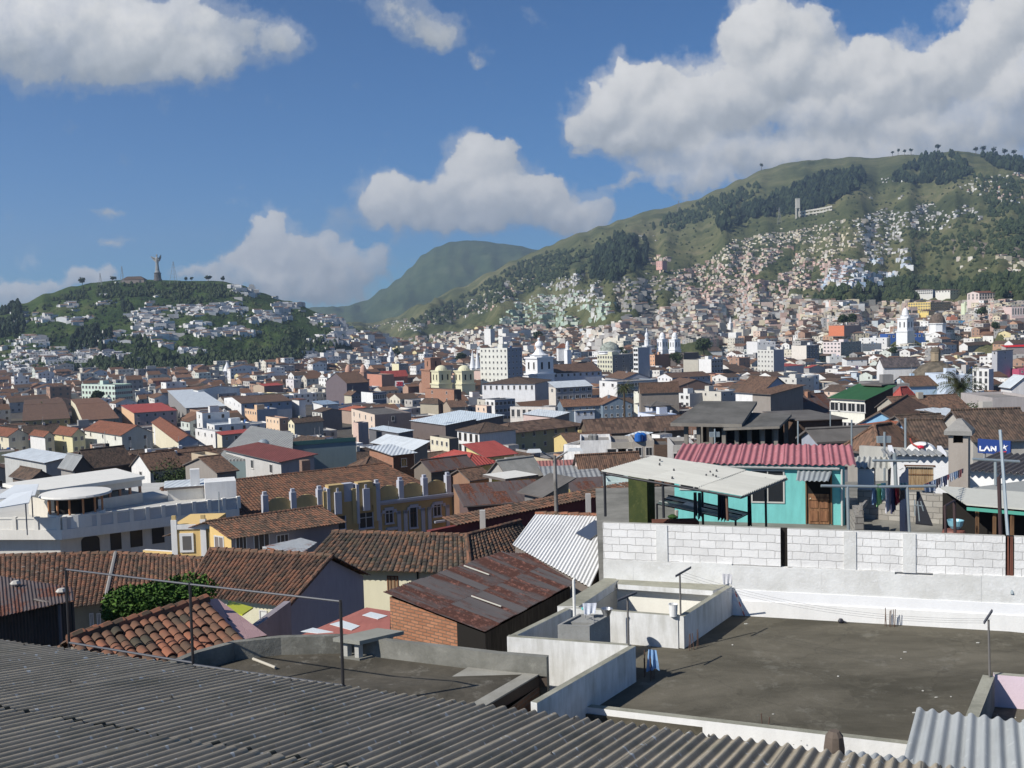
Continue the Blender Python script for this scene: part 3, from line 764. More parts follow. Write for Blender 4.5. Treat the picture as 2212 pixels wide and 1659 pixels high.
mb = MB(); mb.tube(a + V((0, 0, .03)), b + V((0, 0, .03)), .03, plain((.5, .46, .38))); tag(mb.build('wooden_stick', origin=a), 'short pale stick lying on the rounded dark roof', 'stick')
mb = MB(); a = Z(*q('f', 690, 650), zfl); mb.lathe(a, [(.05, 0), (.06, .05), (.03, .1)], plain((.6, .6, .62), .3), n=8); mb.lathe(a + V((-.22, .05, 0)), [(.05, 0), (.04, .04)], plain((.3, .04, .03), .5), n=8)
tag(mb.build('litter', origin=a), 'bit of shiny litter on the rounded dark roof beside the parapet', 'litter')
PIPE = plain((.035, .035, .04), .5, .3)
pf = root('pipe_frame', 'black pipe frame of three posts and two rails on the eave of the corrugated roof', 'pipe frame', U(149, 1386, 20.6))
cols = [((142, 1230), (149, 1388), 20.5), ((410, 1262), (417, 1436), 19.1), ((735.5, 1299), (741, 1486), 17.7)]
tops = []; bots = []
for (a, b, D) in cols:
 t_ = U(*a, D); b_ = U(*b, D); tops.append(t_); bots.append(b_)
 mb = MB(); mb.tube(b_ - V((0, 0, .25)), t_ + V((0, 0, .03)), .028, PIPE); mb.build('post', pf)
for k in range(2):
 mb = MB(); mb.tube(tops[k], tops[k + 1], .02, plain((.07, .075, .09), .5)); mb.build('rail', pf)
 mb = MB(); mb.tube(bots[k] + V((0, 0, .0)), bots[k + 1] + V((0, 0, .04)), .024, plain((.07, .075, .09), .5)); mb.build('rail', pf)
mb = MB(); mb.lathe(bots[2] - V((0, 0, .1)), [(.07, 0), (.07, .12), (.03, .16)], PIPE, n=8); mb.build('foot', pf)
FZ = -7.35
WALLW = paint((.66, .66, .64), .6, scale=1.0, stain=(.26, .25, .21)); COPE = concrete((.38, .37, .30), (.17, .17, .13), .7, 1.2)
DIRTW = concrete((.78, .78, .76), (.50, .49, .45), .5, 1.4, light=(.8, .8, .8), la=.8)
FLOORM = concrete((.155, .14, .108), (.055, .051, .038), .9, .42, light=(.26, .25, .21), la=.4, stretch=2.2, cracks=.3)
tr = root('roof_terrace', 'wide dark stained concrete terrace enclosed by whitewashed walls on the right', 'terrace', Z(1376, 1477, FZ))
fpts = [Z(1110, 1560, FZ), Z(*q('g', 800, 1160), FZ), Z(1584, 1578, FZ), Z(1990, 1625, FZ), Z(2400, 1680, FZ), Z(2420, 1392, FZ), Z(2212, 1373, FZ), Z(1636, 1334, FZ), Z(1560, 1322, FZ), Z(1420, 1395, FZ) + V((0, 1.6, 0)), Z(1376, 1400, FZ)]
fpts = [Z(1150, 1530, FZ), Z(1584, 1578, FZ), Z(2400, 1672, FZ), Z(2420, 1390, FZ), Z(1560, 1330, FZ) + V((0, 1.5, 0)), Z(1330, 1380, FZ) + V((0, 1.2, 0)), Z(1340, 1450, FZ)]
fc = sum(fpts, V()) / len(fpts)
mb = MB(); mb.slab(fpts, .3, FLOORM); mb.build('floor', tr)
def wallseg(mb, a, b, th, zt, zb, mat, cope=None, side=1):
 """wall from a to b; thickness to the left of a->b when side=1"""
 d = (b - a); d.z = 0; d.normalize(); n_ = V((-d.y, d.x, 0)) * th * side
 P0 = V((a.x, a.y, 0)); P1 = V((b.x, b.y, 0)); b4 = [P0, P1, P1 + n_, P0 + n_]
 if side < 0: b4 = b4[::-1]
 mb.hexa([p + V((0, 0, zb)) for p in b4], [p + V((0, 0, zt)) for p in b4], mat, cope)
ZT = -6.62
A_ = Z(1095, 1375, ZT); B_ = Z(1373, 1396, ZT); C_ = Z(1160, 1519, ZT); A2 = Z(1222, 1313, ZT); D2_ = Z(1477, 1332, ZT); E_ = Z(1581, 1266, ZT); F_ = Z(1204, 1311, ZT)
T = .13
WT = paint((.74, .74, .72), .7, scale=1.3, stain=(.33, .32, .27))
for nm, (a, b, zb, side) in {'one': (A_, B_ , -9.6, 1), 'two': (C_, B_, -7.34, 1), 'three': (A_, A2, -9.6, -1), 'four': (F_, D2_, -9.6, 1), 'five': (D2_, E_, -7.34, 1)}.items():
 mb = MB(); dd = (b - a).normalized()
 if nm == 'one': b = b - dd * (T * 1.0)
 if nm == 'four': b = b - dd * (T * 1.0)
 if nm in ('three',): a = a + dd * .14
 if nm == 'two': zb = -9.6
 wallseg(mb, a, b, T, ZT + (.003 if nm in ('two', 'five') else 0), zb, WT, COPE, side); mb.build('parapet', tr)
G_ = Z(1335, 1255, ZT); H_ = Z(1581, 1268, ZT); K_ = Z(1318, 1243, ZT)
mb = MB(); mb.slab([F_ + V((0, 0, .02)), Z(1250, 1312, ZT) + V((0, 0, .02)), G_ + V((0, 0, .02)), K_ + V((0, 0, .02))], .2, COPE, WT); mb.build('coping', tr)
mb = MB(); wallseg(mb, Z(1250, 1311, ZT), G_, .1, ZT - .19, -9.6, paint((.7, .66, .56), .25), None, 1); mb.build('shaft_wall', tr)
mb = MB(); mb.slab([Z(1335, 1262, ZT), Z(1540, 1276, ZT), Z(1575, 1262, ZT), Z(1330, 1245, ZT)], .12, COPE, WT); mb.build('coping', tr)
mb = MB(); wallseg(mb, Z(1325, 1256, ZT), Z(1560, 1272, ZT), .12, ZT - .13, -9.6, paint((.82, .80, .72), .15), None, 1); mb.build('shaft_wall', tr)
mb = MB(); wl_ = Z(1230, 1300, ZT)
mb.slab([V((p.x, p.y, -9.0)) for p in (A_ , B_, E_, K_)], .2, paint((.75, .73, .68), .2)); mb.build('shaft_floor', tr)
fx = [Z(*q('g', 600, 950), -8.35), Z(*q('g', 860, 900), -8.35), Z(*q('g', 690, 890), -8.35) , ]
mb = MB(); a = V((A_.x - .2, A_.y - .02, -8.3)); b = V((B_.x, B_.y - .02, -8.3)); c = V((C_.x, C_.y, -8.3)); mb.slab([a - V((.2, 3.2, 0)), c - V((.6, 1.0, 0)), c, b, a], .3, paint((.8, .79, .74), .2)); mb.build('lower_floor', tr)
k0 = Z(*q('g', 690, 1118), FZ + .12); k1 = Z(*q('h', 1235, 1462), FZ + .12); k2 = k1 + (k1 - k0).normalized() * 4
mb = MB(); wallseg(mb, k0, k2, .16, FZ + .12, -10, paint((.82, .82, .80), .3), COPE, 1); mb.build('kerb', tr)
g0 = k0 - V((.1, 0, 0)); g0.z = -7.62; dk_ = (k2 - k0).normalized(); nk = V((dk_.y, -dk_.x, 0))
g1 = Z(*q('h', 620, 1445), FZ); g1.z = -7.62
mb = MB(); mb.slab([g0 + nk * 2.6, g1 + nk * 2.6, V((g1.x, g1.y, -7.62)) + nk * .01, g0 + nk * .01], .4, concrete((.26, .25, .23), (.16, .155, .14), .6, .6)); mb.build('ledge', tr)
mb = MB(); pts = [Z(*q('g', x, y), -7.6) for x, y in ((770, 1212), (900, 1235), (1000, 1265), (1060, 1295), (1130, 1310), (1200, 1330), (1300, 1335))]
for a, b in zip(pts, pts[1:]): mb.tube(a, b, .014, PIPE, n=5)
tag(mb.build('cable', origin=pts[0]), 'thin black cable snaking over the grey ledge', 'cable')
mb = MB(); a = Z(*q('h', 640, 1500), -7.1); mb.lathe(a - V((0, 0, .4)), [(.16, 0), (.17, .4), (.14, .62), (.08, .7)], concrete((.22, .17, .14)), n=9); tag(mb.build('concrete_stub', origin=a), 'rough brown concrete stub at the end of the grey ledge', 'stub')
WB = brick((.80, .79, .77), (.72, .71, .69), (.46, .45, .43), w=.40, h=.19, mort=.006, dirt=.4, strong=1)
wa = Z(1302, 1129, -5.19); wb = Z(2330, 1164, -5.19); fw = Fac(wa, wb)
bw = root('block_wall', 'long whitewashed concrete block wall behind the dark terrace', 'wall', V((wa.x, wa.y, FZ)))
LW = fw.L
us = lambda px, py: fw.uz(px, py)[0]
slot0, slot1 = us(1686, 1180), us(1701, 1180); reb0, reb1 = us(2172, 1190), us(2192, 1190)
def blockrun(u0, u1, z0=-6.12, z1=-5.19):
 mb = MB(); fw.box(mb, u0, u1, z0, z1, -.15, 0, WB, concrete((.5, .49, .44), (.3, .29, .25), .5, 1.5)); mb.build('block_course', bw)
blockrun(0, slot0); blockrun(slot1, reb0); blockrun(reb1, LW)
mb = MB(); fw.box(mb, slot0, slot1, -6.12, -5.19, -.15, -.11, DARK); fw.box(mb, reb0, reb1, -6.12, -5.19, -.15, -.10, DARK); mb.build('gap', bw)
for k, px in enumerate((1430, 1436, 1836, 1964)):
 if k == 1: continue
 u = us(px, 1180); mb = MB(); fw.box(mb, u - .14, u + .14, -6.12, -5.20, .0, .025, DIRTW); mb.build('pillar', bw)
mb = MB()
rs = random.Random(3); u = 0; zc = -6.12
while u < LW:
 du = rs.uniform(.5, 1.6); fw.box(mb, u, min(LW, u + du), -6.85, -6.12 + rs.uniform(-.05, .03), -.15, .03 + rs.uniform(0, .012), DIRTW); u += du
mb.build('render_band', bw)
mb = MB(); fw.box(mb, -.0, LW, -6.98, -6.72, -.15, .06, paint((.86, .86, .86), .15)); fw.box(mb, -.0, LW, -9.3, -6.98, -.15, .085, paint((.85, .84, .81), .22)); mb.build('plinth', bw)
for k in range(6):
 mb = MB(); uu = reb0 + .03 + k * (reb1 - reb0 - .06) / 5; p = fw.pt(uu, -6.2, -.05); mb.tube(p, p + V((random.uniform(-.03, .03), 0, 1.0)), .012, plain((.16, .06, .04), .9), n=5); mb.build('rebar', bw)
mb = MB()
for k in range(26):
 p = V((random.uniform(2.2, 12), random.uniform(16.5, 24), FZ + .005)); r_ = random.uniform(.008, .025)
 mb.lathe(p, [(r_, 0), (r_ * .8, .012)], plain((.5, .49, .44), .9), n=5, sx=random.uniform(.8, 2.5))
o = mb.build('debris'); o['kind'] = 'stuff'; o['label'] = 'scattered pale chips and dirt on the dark terrace'
def rebars(pts, h, label):
 r0 = root('rebar_bundle', label, 'rebar', Z(*pts[0], FZ))
 for (x, y) in pts:
  p = Z(x, y, FZ); mb = MB(); mb.tube(p, p + V((random.uniform(-.03, .03), random.uniform(-.03, .03), h * random.uniform(.75, 1.05))), .009, plain((.12, .07, .05), .9), n=5); mb.build('rebar', r0)
rebars([q('h', 1058, 482), q('h', 1070, 484), q('h', 1095, 486), q('h', 1105, 488), q('h', 1135, 489), q('h', 1142, 488)], .48, 'six bare rebars standing against the white wall at the back of the terrace')
rebars([q('g', 1845, 685), q('g', 1862, 672), q('g', 1885, 680), q('g', 1910, 665), q('g', 1920, 650)], .42, 'rusty rebars by the shaded side of the light well parapet')
rebars([q('g', 1525, 940), q('g', 1540, 925), q('g', 1555, 920), q('g', 1475, 905), q('g', 1480, 890)], .5, 'rebars standing beside the blue rag on the terrace')
rebars([q('h', 40, 1320), q('h', 90, 1323)], .25, 'two short rebars just inside the low front kerb')
def cloth(name, label, cat, a, b, drop, col, group=None, taper=.8, fold=.05, nseg=10, parent=None, rough=.9):
 """hanging cloth between a and b, with folds and thickness"""
 a = V(a); b = V(b); d = b - a; n_ = d.cross(V((0, 0, 1))).normalized(); mb = MB(); front = []; bk = []
 for j in range(5):
  t = j / 4; row = []; row2 = []
  for i in range(nseg + 1):
   s = i / nseg; ss = .5 + (s - .5) * lerp(1, taper, t)
   p = a + d * ss + V((0, 0, -drop * t * (1 + .08 * math.sin(5 * s + 1)))) + n_ * (math.sin(s * 14 + t) * fold * (.3 + t))
   row.append(p); row2.append(p - n_ * .012)
  front.append(row); bk.append(row2)
 mt = plain(col, rough); mb.grid(front, mt); mb.grid([r[::-1] for r in bk], mt)
 o = mb.build(name, parent, origin=None if parent else a, smooth=True)
 if not parent: tag(o, label, cat, group)
 return o
a = Z(*q('g', 1545, 925), FZ)
cloth('blue_rag', 'light blue rag draped over rebars on the terrace', 'rag', a + V((-.08, 0, .62)), a + V((.08, 0, .60)), .42, (.22, .38, .62), taper=1.7, fold=.03)
def tpost(px, py_base, py_top, D, bar, label, zb=None):
 b = U(px, py_base, D); t = U(px - (py_base - py_top) * 0.02, py_top, D)
 r0 = root('clothesline_post', label, 'clothesline post', b)
 mb = MB(); mb.tube(b, t, .02, plain((.16, .15, .14), .7)); mb.build('post', r0)
 (x0, y0, d0), (x1, y1, d1) = bar; mb = MB(); p, q_ = U(x0, y0, D + d0), U(x1, y1, D + d1); mb.box(p - V((.0, .025, .02)), (q_ - p), V((0, .05, 0)), V((0, 0, .04)), plain((.10, .10, .11), .7)); mb.build('crossbar', r0)
 return t
D1_ = B_.y + .02
t1 = tpost(*q('g', 1342, 640), q('g', 0, 245)[1], D1_, ((*q('g', 1252, 270), -.25), (*q('g', 1412, 203), .25)), 'thin clothesline post on the corner of the white parapet')
D3 = D2_.y - .06
t2 = tpost(*q('g', 1775, 390), q('g', 0, 40)[1], D3, ((*q('g', 1732, 68), -.25), (*q('g', 1862, -6), .25)), 'thin clothesline post above the light well')
pb = Z(*q('h', 1925, 905), -6.75); D5 = pb.y
t3 = tpost(*q('h', 1927, 905), q('h', 0, 430)[1], D5, ((*q('h', 1880, 455), -.3), (*q('h', 1948, 352), .3)), 'clothesline post rising from the pink walled box at the right')
ln = root('clothesline', 'three thin wires strung from the right hand post over the dark terrace', 'clothesline', t3)
for k in range(3):
 mb = MB(); a = t3 + V((.1 * k - .1, .12 * k - .12, -.02)); b = t2 + V((.1 * k - .1, .12 * k - .12, -.02))
 prev = a
 for i in range(1, 13):
  t = i / 12; p = a.lerp(b, t) - V((0, 0, 1.1 * t * (1 - t))); mb.tube(prev, p, .0035, plain((.25, .25, .25), .6), n=4, caps=False); prev = p
 mb.build('wire', ln)
TK = concrete((.38, .38, .36), (.20, .20, .19), .6, 1.2)
tz = -6.42; O_ = Z(*q('t', 955, 965), tz); X1 = Z(*q('t', 1485, 985), tz); Y1 = Z(*q('t', 1310, 780), tz)
x_ = X1 - O_; y_ = Y1 - O_; lx = x_.length; ly = y_.length; xd = x_.normalized(); yd = y_.normalized()
tk = root('wash_tank', 'grey concrete laundry tank standing between the white parapets', 'wash tank', O_)
mb = MB(); w_ = .06; H_t = 1.6; low = V((0, 0, -H_t))
mb.box(O_ + low, xd * lx, yd * w_, -low, TK); mb.box(O_ + low + yd * w_, xd * w_, yd * (ly - w_), -low, TK); mb.box(O_ + low + xd * (lx - w_) + yd * w_, xd * w_, yd * (ly - w_), -low, TK)
mb.box(O_ + low + yd * (ly - w_) + xd * w_, xd * (lx - 2 * w_), yd * w_, -low, TK); mb.build('basin', tk)
mb = MB(); mb.box(O_ + xd * w_ + yd * (ly * .42) + V((0, 0, -.1)), xd * (lx - 2 * w_), yd * (ly * .58 - w_), V((0, 0, .06)), concrete((.33, .33, .31), (.2, .2, .19), .5)); mb.build('washboard', tk)
mb = MB(); mb.poly([O_ + xd * w_ + yd * w_ + V((0, 0, -.35)), O_ + xd * (lx - w_) + yd * w_ + V((0, 0, -.35)), O_ + xd * (lx - w_) + yd * ly * .5 + V((0, 0, -.35)), O_ + xd * w_ + yd * ly * .5 + V((0, 0, -.35))], plain((.03, .04, .045), .1)); mb.build('water', tk)
mb = MB(); p = Z(*q('t', 1412, 850), tz); p2 = Z(*q('t', 1555, 935), tz)
mb.tube(p, p + V((0, 0, .07)), .012, GFRAME); mb.tube(p + V((0, 0, .07)), p2 + V((0, 0, .12)), .012, GFRAME); mb.tube(p2 + V((0, 0, .12)), p2, .012, GFRAME); mb.build('tap_pipe', tk)
mb = MB(); p = O_ + xd * (lx * .93) + yd * (ly * .95); mb.lathe(p, [(.07, 0), (.13, .14), (.135, .15), (.115, .145), (.06, .02)], plain((.42, .43, .44), .35, .8), n=16); tag(mb.build('cooking_pot', origin=p, smooth=False), 'dented metal pot on the back corner of the laundry tank', 'pot')
mb = MB(); p = Z(*q('t', 1235, 790), tz); tp = p + V((-.0, 0, .75)); mb.tube(p + V((0, 0, -.5)), tp, .032, paint((.78, .77, .72), .1)); mb.tube(tp, tp + V((.03, -.02, .06)), .032, paint((.78, .77, .72), .1), .02); tag(mb.build('vent_pipe', origin=p), 'cream plastic vent pipe beside the laundry tank', 'pipe')
p = Z(*q('t', 1450, 760), tz + .1); cloth('white_shirt', 'white shirt hung over the parapet behind the laundry tank', 'shirt', p + V((-.1, 0, .2)), p + V((.2, 0, .2)), .24, (.75, .78, .85), fold=.012)
mb = MB(); p = Z(*q('t', 1500, 690), ZT); mb.lathe(p, [(.04, 0), (.05, .05), (.03, .09)], plain((.55, .16, .08), .5), n=9); tag(mb.build('scrub_brush', origin=p), 'small orange scrubber on the parapet behind the laundry tank', 'scrubber')
mb = MB(); p = Z(*q('t', 1385, 715), ZT); mb.lathe(p, [(.04, 0), (.05, .03), (.05, .05)], plain((.15, .6, .55), .5), n=9); tag(mb.build('soap_dish', origin=p), 'turquoise soap dish on the parapet behind the laundry tank', 'dish')
mb = MB(); p = Z(*q('g', 1715, 398), ZT); mb.lathe(p, [(.085, 0), (.10, .25), (.108, .27), (.1, .27), (.08, .05)], plain((.8, .8, .78), .45), n=16); tag(mb.build('paint_bucket', origin=p), 'white plastic bucket on the parapet of the light well', 'bucket')
mb = MB(); p = Z(*q('g', 880, 1135), -7.3); mb.tube(p, p + V((0, 0, .45)), .055, paint((.6, .62, .6), .2), n=14); mb.tube(p + V((.1, -.02, -.08)), p + V((.1, -.02, .38)), .014, plain((.5, .5, .5))); mb.tube(p + V((.1, -.02, .38)), p + V((.02, 0, .43)), .014, plain((.5, .5, .5)))
tag(mb.build('vent_pipe', origin=p), 'fat grey green pipe stub standing on the front kerb', 'pipe')
p = Z(*q('g', 2170, 120), -6.55); cloth('white_towel', 'white towel hung at the far corner of the light well parapet', 'towel', p + V((-.15, 0, .22)), p + V((.1, 0, .2)), .25, (.75, .74, .76), fold=.008)
mb = MB(); mb.box(Z(*q('g', 2095, 130), -6.6), V((.2, 0, 0)), V((0, .15, 0)), V((0, 0, .16)), concrete((.5, .48, .45))); tag(mb.build('concrete_block', origin=Z(*q('g', 2095, 130), -6.6)), 'single grey block on the far rim of the light well', 'block')
lad = root('paint_pole', 'red and white striped pole leaning from the light well corner to the terrace', 'pole', Z(1612, 1330, FZ))
mb = MB(); a = Z(1584, 1268, -6.45); b = Z(1608, 1330, FZ)
for k in range(6): mb.tube(a.lerp(b, k / 6), a.lerp(b, (k + 1) / 6), .016, plain((.5, .12, .12) if k % 2 else (.7, .7, .7), .6), n=6)
mb.build('shaft', lad)
mb = MB(); p = Z(*q('h', 693, 455), FZ); mb.lathe(p, [(.05, 0), (.07, .05), (.04, .1)], plain((.02, .02, .03), .4), n=9); mb.tube(p + V((0, 0, .05)), p + V((.12, -.05, .02)), .02, plain((.02, .02, .03))); tag(mb.build('black_shoe', origin=p), 'small black shoe at the foot of the white back wall', 'shoe')
pk = root('stair_box', 'pink walled stairwell box with grey coping beside the pale corrugated sheets', 'stairwell', Z(*q('h', 1940, 905), -6.75))
zk = -6.75; PKM = paint((.74, .60, .66), .2); P0 = Z(*q('h', 1870, 885), zk); P1 = Z(*q('h', 1720, 1240), zk) ; P2 = Z(*q('h', 2400, 920), zk)
mb = MB(); dd = (P0 - P1).normalized(); wallseg(mb, P1 - dd * .2, P0, .2, zk, -9.5, concrete((.34, .31, .28)), COPE, -1); mb.build('side_wall', pk)
mb = MB(); wallseg(mb, P0 + V((.2, -.02, 0)), P2, .14, zk + .003, -9.5, PKM, COPE, 1); mb.build('back_wall', pk)
mb = MB(); mb.slab([V((p.x, p.y, -8.6)) for p in (P1 - dd * 2, P1 + V((4, -2, 0)), P2, P0)], .2, concrete((.3, .2, .2))); mb.build('floor', pk)
jk = root('scrap_pile', 'dark tangle of pipes and boards in the gap beside the white parapet', 'scrap', Z(*q('g', 580, 1080), -7.6))
for k in range(7):
 mb = MB(); p = Z(*q('g', 560 + 18 * k, 1130 - (k * 37) % 60), -7.7); mb.tube(p, p + V((random.uniform(-.15, .25), random.uniform(-.1, .2), random.uniform(.1, .5))), .02, DARK if k % 2 else plain((.14, .05, .04), .8), n=6); mb.build('pipe', jk)
FZ2 = -7.4
t2f = root('roof_terrace', 'grey concrete terrace behind the block wall, carrying the teal house and laundry', 'terrace', U(1900, 1145, 34))
mb = MB(); mb.slab([V((2.2, 26.9, FZ2)), V((30, 22.4, FZ2)), V((34, 44, FZ2)), V((3.5, 44, FZ2))], .3, concrete((.27, .26, .23), (.10, .10, .085), .75, .5)); mb.build('floor', t2f)
mb = MB(); mb.hexa([V((2.3, 27.1, -15)), V((30, 22.9, -15)), V((33.8, 43.8, -15)), V((3.6, 43.8, -15))], [V((2.3, 27.1, FZ2 - .31)), V((30, 22.9, FZ2 - .31)), V((33.8, 43.8, FZ2 - .31)), V((3.6, 43.8, FZ2 - .31))], concrete((.4, .38, .35))); mb.build('wall', t2f)
TEAL = paint((.20, .58, .55), .6, scale=1.3, stain=(.13, .36, .34))
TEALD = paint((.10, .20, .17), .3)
Lf = U(1456, 998, 36.6); Rf = U(1826, 999, 35.0); Lf.z = Rf.z = (Lf.z + Rf.z) / 2; zt_ = Rf.z
th = Fac(Lf, Rf)
hs = root('teal_house', 'turquoise one room house with a pink corrugated roof on the far terrace', 'house', V((Lf.x, Lf.y, FZ2)))
dp = 3.2; rise = .12
mb = MB(); th.box(mb, 0, th.L - .02, FZ2, zt_ - .06, -.14, 0, TEAL)
c = [th.pt(th.L - .02, FZ2, -.0), th.pt(th.L - .02, FZ2, -dp)]
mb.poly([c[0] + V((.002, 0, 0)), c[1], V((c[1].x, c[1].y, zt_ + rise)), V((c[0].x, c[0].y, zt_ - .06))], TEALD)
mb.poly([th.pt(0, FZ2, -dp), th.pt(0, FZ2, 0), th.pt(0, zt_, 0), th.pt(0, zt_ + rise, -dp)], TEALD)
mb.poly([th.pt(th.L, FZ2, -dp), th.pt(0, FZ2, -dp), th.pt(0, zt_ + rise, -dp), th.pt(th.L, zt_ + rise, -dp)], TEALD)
mb.build('wall', hs)
PINKS = sheet((.46, .18, .20), bump=False, dirt=.35, rough=.8, panel=1.1, lich=.2)
nsh = 8
for k in range(nsh):
 a = (th.L + .35) * k / nsh - .05; b = (th.L + .35) * (k + 1) / nsh; up = .012 * (k % 2)
 A = th.pt(a, zt_ - .03 + up, .22); B = th.pt(b, zt_ - .03 + up, .22); C = th.pt(b + .0, zt_ + rise + .1 + up, -dp - .1); D = th.pt(a, zt_ + rise + .1 + up, -dp - .1)
 mb = MB(); wave_patch(mb, A, B, C, D, .225, .03, PINKS, res=10, ny=2, uoff=k * 1.1); mb.build('roof', hs)
mb = MB(); mb.tube(th.pt(-.1, zt_ - .14, .12), th.pt(th.L - .2, zt_ - .18, .12), .05, plain((.35, .36, .35), .6)); gt = mb.build('gutter', hs)
mb = MB(); mb.tube(th.pt(th.L - .12, zt_ - .2, .08), th.pt(th.L - .12, FZ2, .08), .04, plain((.5, .52, .5), .5)); mb.build('downpipe', hs)
def opening(fac, parent, r, name, frame, pane, depth=.12, fw=.05, mull=0, mullx=None):
 u0, u1, z0, z1 = r; mb = MB()
 for a, b, c_, d in ((u0, u1, z1 - fw, z1), (u0, u1, z0, z0 + fw), (u0, u0 + fw, z0 + fw, z1 - fw), (u1 - fw, u1, z0 + fw, z1 - fw)): fac.box(mb, a, b, c_, d, 0, .035, frame)
 for k in range(mull):
  u = u0 + (u1 - u0) * (k + 1) / (mull + 1) if mullx is None else mullx; fac.box(mb, u - fw / 3, u + fw / 3, z0 + fw, z1 - fw, .005, .03, frame)
 o = mb.build(name, parent)
 mb = MB(); fac.box(mb, u0 + fw, u1 - fw, z0 + fw, z1 - fw, 0, .006, pane); p = mb.build('pane', o, origin=WL[parent.name])
 p.parent = o; return o
opening(th, hs, th.rect('s', 1112, 192, 1362, 442), 'window', plain((.55, .54, .5)), GLASS, mull=1)
opening(th, hs, th.rect('s', 585, 250, 800, 347), 'window', plain((.55, .54, .5)), GLASS, mull=1)
u0, u1, z0, z1 = th.rect('s', 1524, 230, 1702, 640); z0 = FZ2 + .02; z1 = th.uz(*q('s', 1600, 228))[1]
mb = MB(); th.box(mb, u0, u1, z0, z1, 0, .01, DARK); th.box(mb, u0 - .05, u0, z0, z1, 0, .04, wood()); th.box(mb, u1, u1 + .05, z0, z1, 0, .04, wood()); dfr = mb.build('door_frame', hs)
dz0, dz1 = z0, th.uz(*q('s', 1600, 372))[1]
DW = wood((.34, .19, .10), (.12, .06, .035))
mb = MB(); th.box(mb, u0 + .05, u1 - .05, dz0, dz1, .012, .035, DW)
for (a, b, c_, d) in ((.12, .46, .1, .44), (.54, .88, .1, .44), (.12, .46, .54, .9), (.54, .88, .54, .9)):
 uu = u1 - u0; zz = dz1 - dz0; th.box(mb, u0 + uu * a, u0 + uu * b, dz0 + zz * c_, dz0 + zz * d, .035, .06, wood((.30, .15, .08), (.14, .07, .04)))
th.box(mb, u0 + .05, u1 - .05, dz0 + (dz1 - dz0) * .80, dz0 + (dz1 - dz0) * .86, .06, .085, DW)
dr = mb.build('door', hs)
mb = MB(); p = th.pt(u0 + .12, (dz0 + dz1) / 2 + .35, .08); mb.lathe(p, [(.02, 0), (.035, .02), (.02, .05)], plain((.6, .55, .4), .3, .6), n=8); kb = mb.build('handle', dr, origin=WL[hs.name])
aw0 = th.uz(*q('s', 1435, 200)); aw1 = th.uz(*q('s', 1712, 200)); za = aw0[1]
mb = MB(); A = th.pt(aw0[0] + .05, za - .22, .85); B = th.pt(aw1[0] - .15, za - .22, .85); C = th.pt(aw1[0], za + .02, .02); D = th.pt(aw0[0] + .1, za + .02, .02)
wave_patch(mb, A, B, C, D, .16, .022, sheet((.33, .36, .37), bump=False, rough=.5, lich=.3), ny=1); mb.build('awning', hs)
cn = root('canopy', 'pale corrugated canopy on thin black posts in front of the turquoise house', 'canopy', U(1306, 1126, 27))
CANO = sheet((.58, .57, .51), bump=False, dirt=.18, rough=.75, panel=1.05, lich=.12)
FL = U(1299, 1017, 27.0); BL = U(1411, 985, 31.2); BR = U(1700, 1031, 30.2); FR = U(1601, 1070, 25.5)
for (s0, s1, nm) in ((0, .34, 'near'), (.345, .70, 'mid'), (.705, 1, 'far')):
 mb = MB(); dz = V((0, 0, .02 if nm == 'mid' else 0))
 wave_patch(mb, FL.lerp(FR, s0) + dz, BL.lerp(BR, s0) + dz, BL.lerp(BR, s1) + dz, FL.lerp(FR, s1 + .01) + dz, .19, .024, CANO, res=8, ny=4, uoff=s0 * 9); mb.build('roof_sheet', cn)
mb = MB(); A = BR + V((-1.4, .25, .03)); mb_ = MB(); wave_patch(mb_, U(1592, 1026, 30.6), U(1596, 1034, 30.2), U(1702, 1036, 30.0), U(1697, 1027, 30.6), .2, .02, CANO, ny=2); mb_.build('roof_sheet', cn)
for (x0, y0, y1, D) in ((36, 215, 580, 26.75), (466, 278, 600, 26.35), (757, 345, 505, 30.2), (937, 380, 612, 25.75), (1222, 250, 605, 29.5)):
 mb = MB(); t_ = U(*q('s', x0 - 3, y0), D); b_ = U(*q('s', x0 + 5, y1), D); b_.z = min(b_.z, -6.2) if D > 28 else -5.25
 if D > 28: b_.z = FZ2
 mb.tube(b_, t_, .035, PIPE if x0 != 937 else plain((.16, .09, .06))); mb.build('post', cn)
for a, b in ((FL, FR), (BL, BR), (FL, BL), (FR, BR)):
 mb = MB(); mb.tube(a - V((0, 0, .06)), b - V((0, 0, .06)), .03, PIPE); mb.build('beam', cn)
for k in range(9):
 mb = MB(); s, t = random.uniform(.1, .95), random.uniform(.1, .9); p = bil(FL, FR, BR, BL, s, t) + V((0, 0, .03)); mb.lathe(p, [(.03, 0), (.02, .06)], plain((.08, .08, .08)), n=6); mb.build('bolt', cn)
MOSS = concrete((.075, .085, .03), (.035, .05, .02), .9, 1.5, light=(.16, .16, .06), la=.4)
mb = MB(); a = U(*q('s', 208, 250), 30.5); b = U(*q('s', 345, 260), 29.9); c = U(*q('s', 402, 270), 30.8)
for p in (a, b, c): p.z = 0
zz0, zz1 = FZ2, U(*q('s', 300, 255), 30).z + .2
b4 = [a, b, c, a + (c - b)]; mb.hexa([p + V((0, 0, zz0)) for p in b4], [p + V((0, 0, zz1)) for p in b4], MOSS)
tag(mb.build('mossy_panel', origin=a), 'tall dark green mossy box panel under the left side of the pale canopy', 'panel')
sg = root('lean_to_roof', 'tilted dark green sheet on a frame under the canopy', 'lean-to roof', U(1500, 1110, 30))
GS = plain((.07, .13, .11), .35)
pts = [U(1419, 1088, 29.2), U(1448, 1069, 32), U(1621, 1107, 31.5), U(1589, 1123, 28.8)]
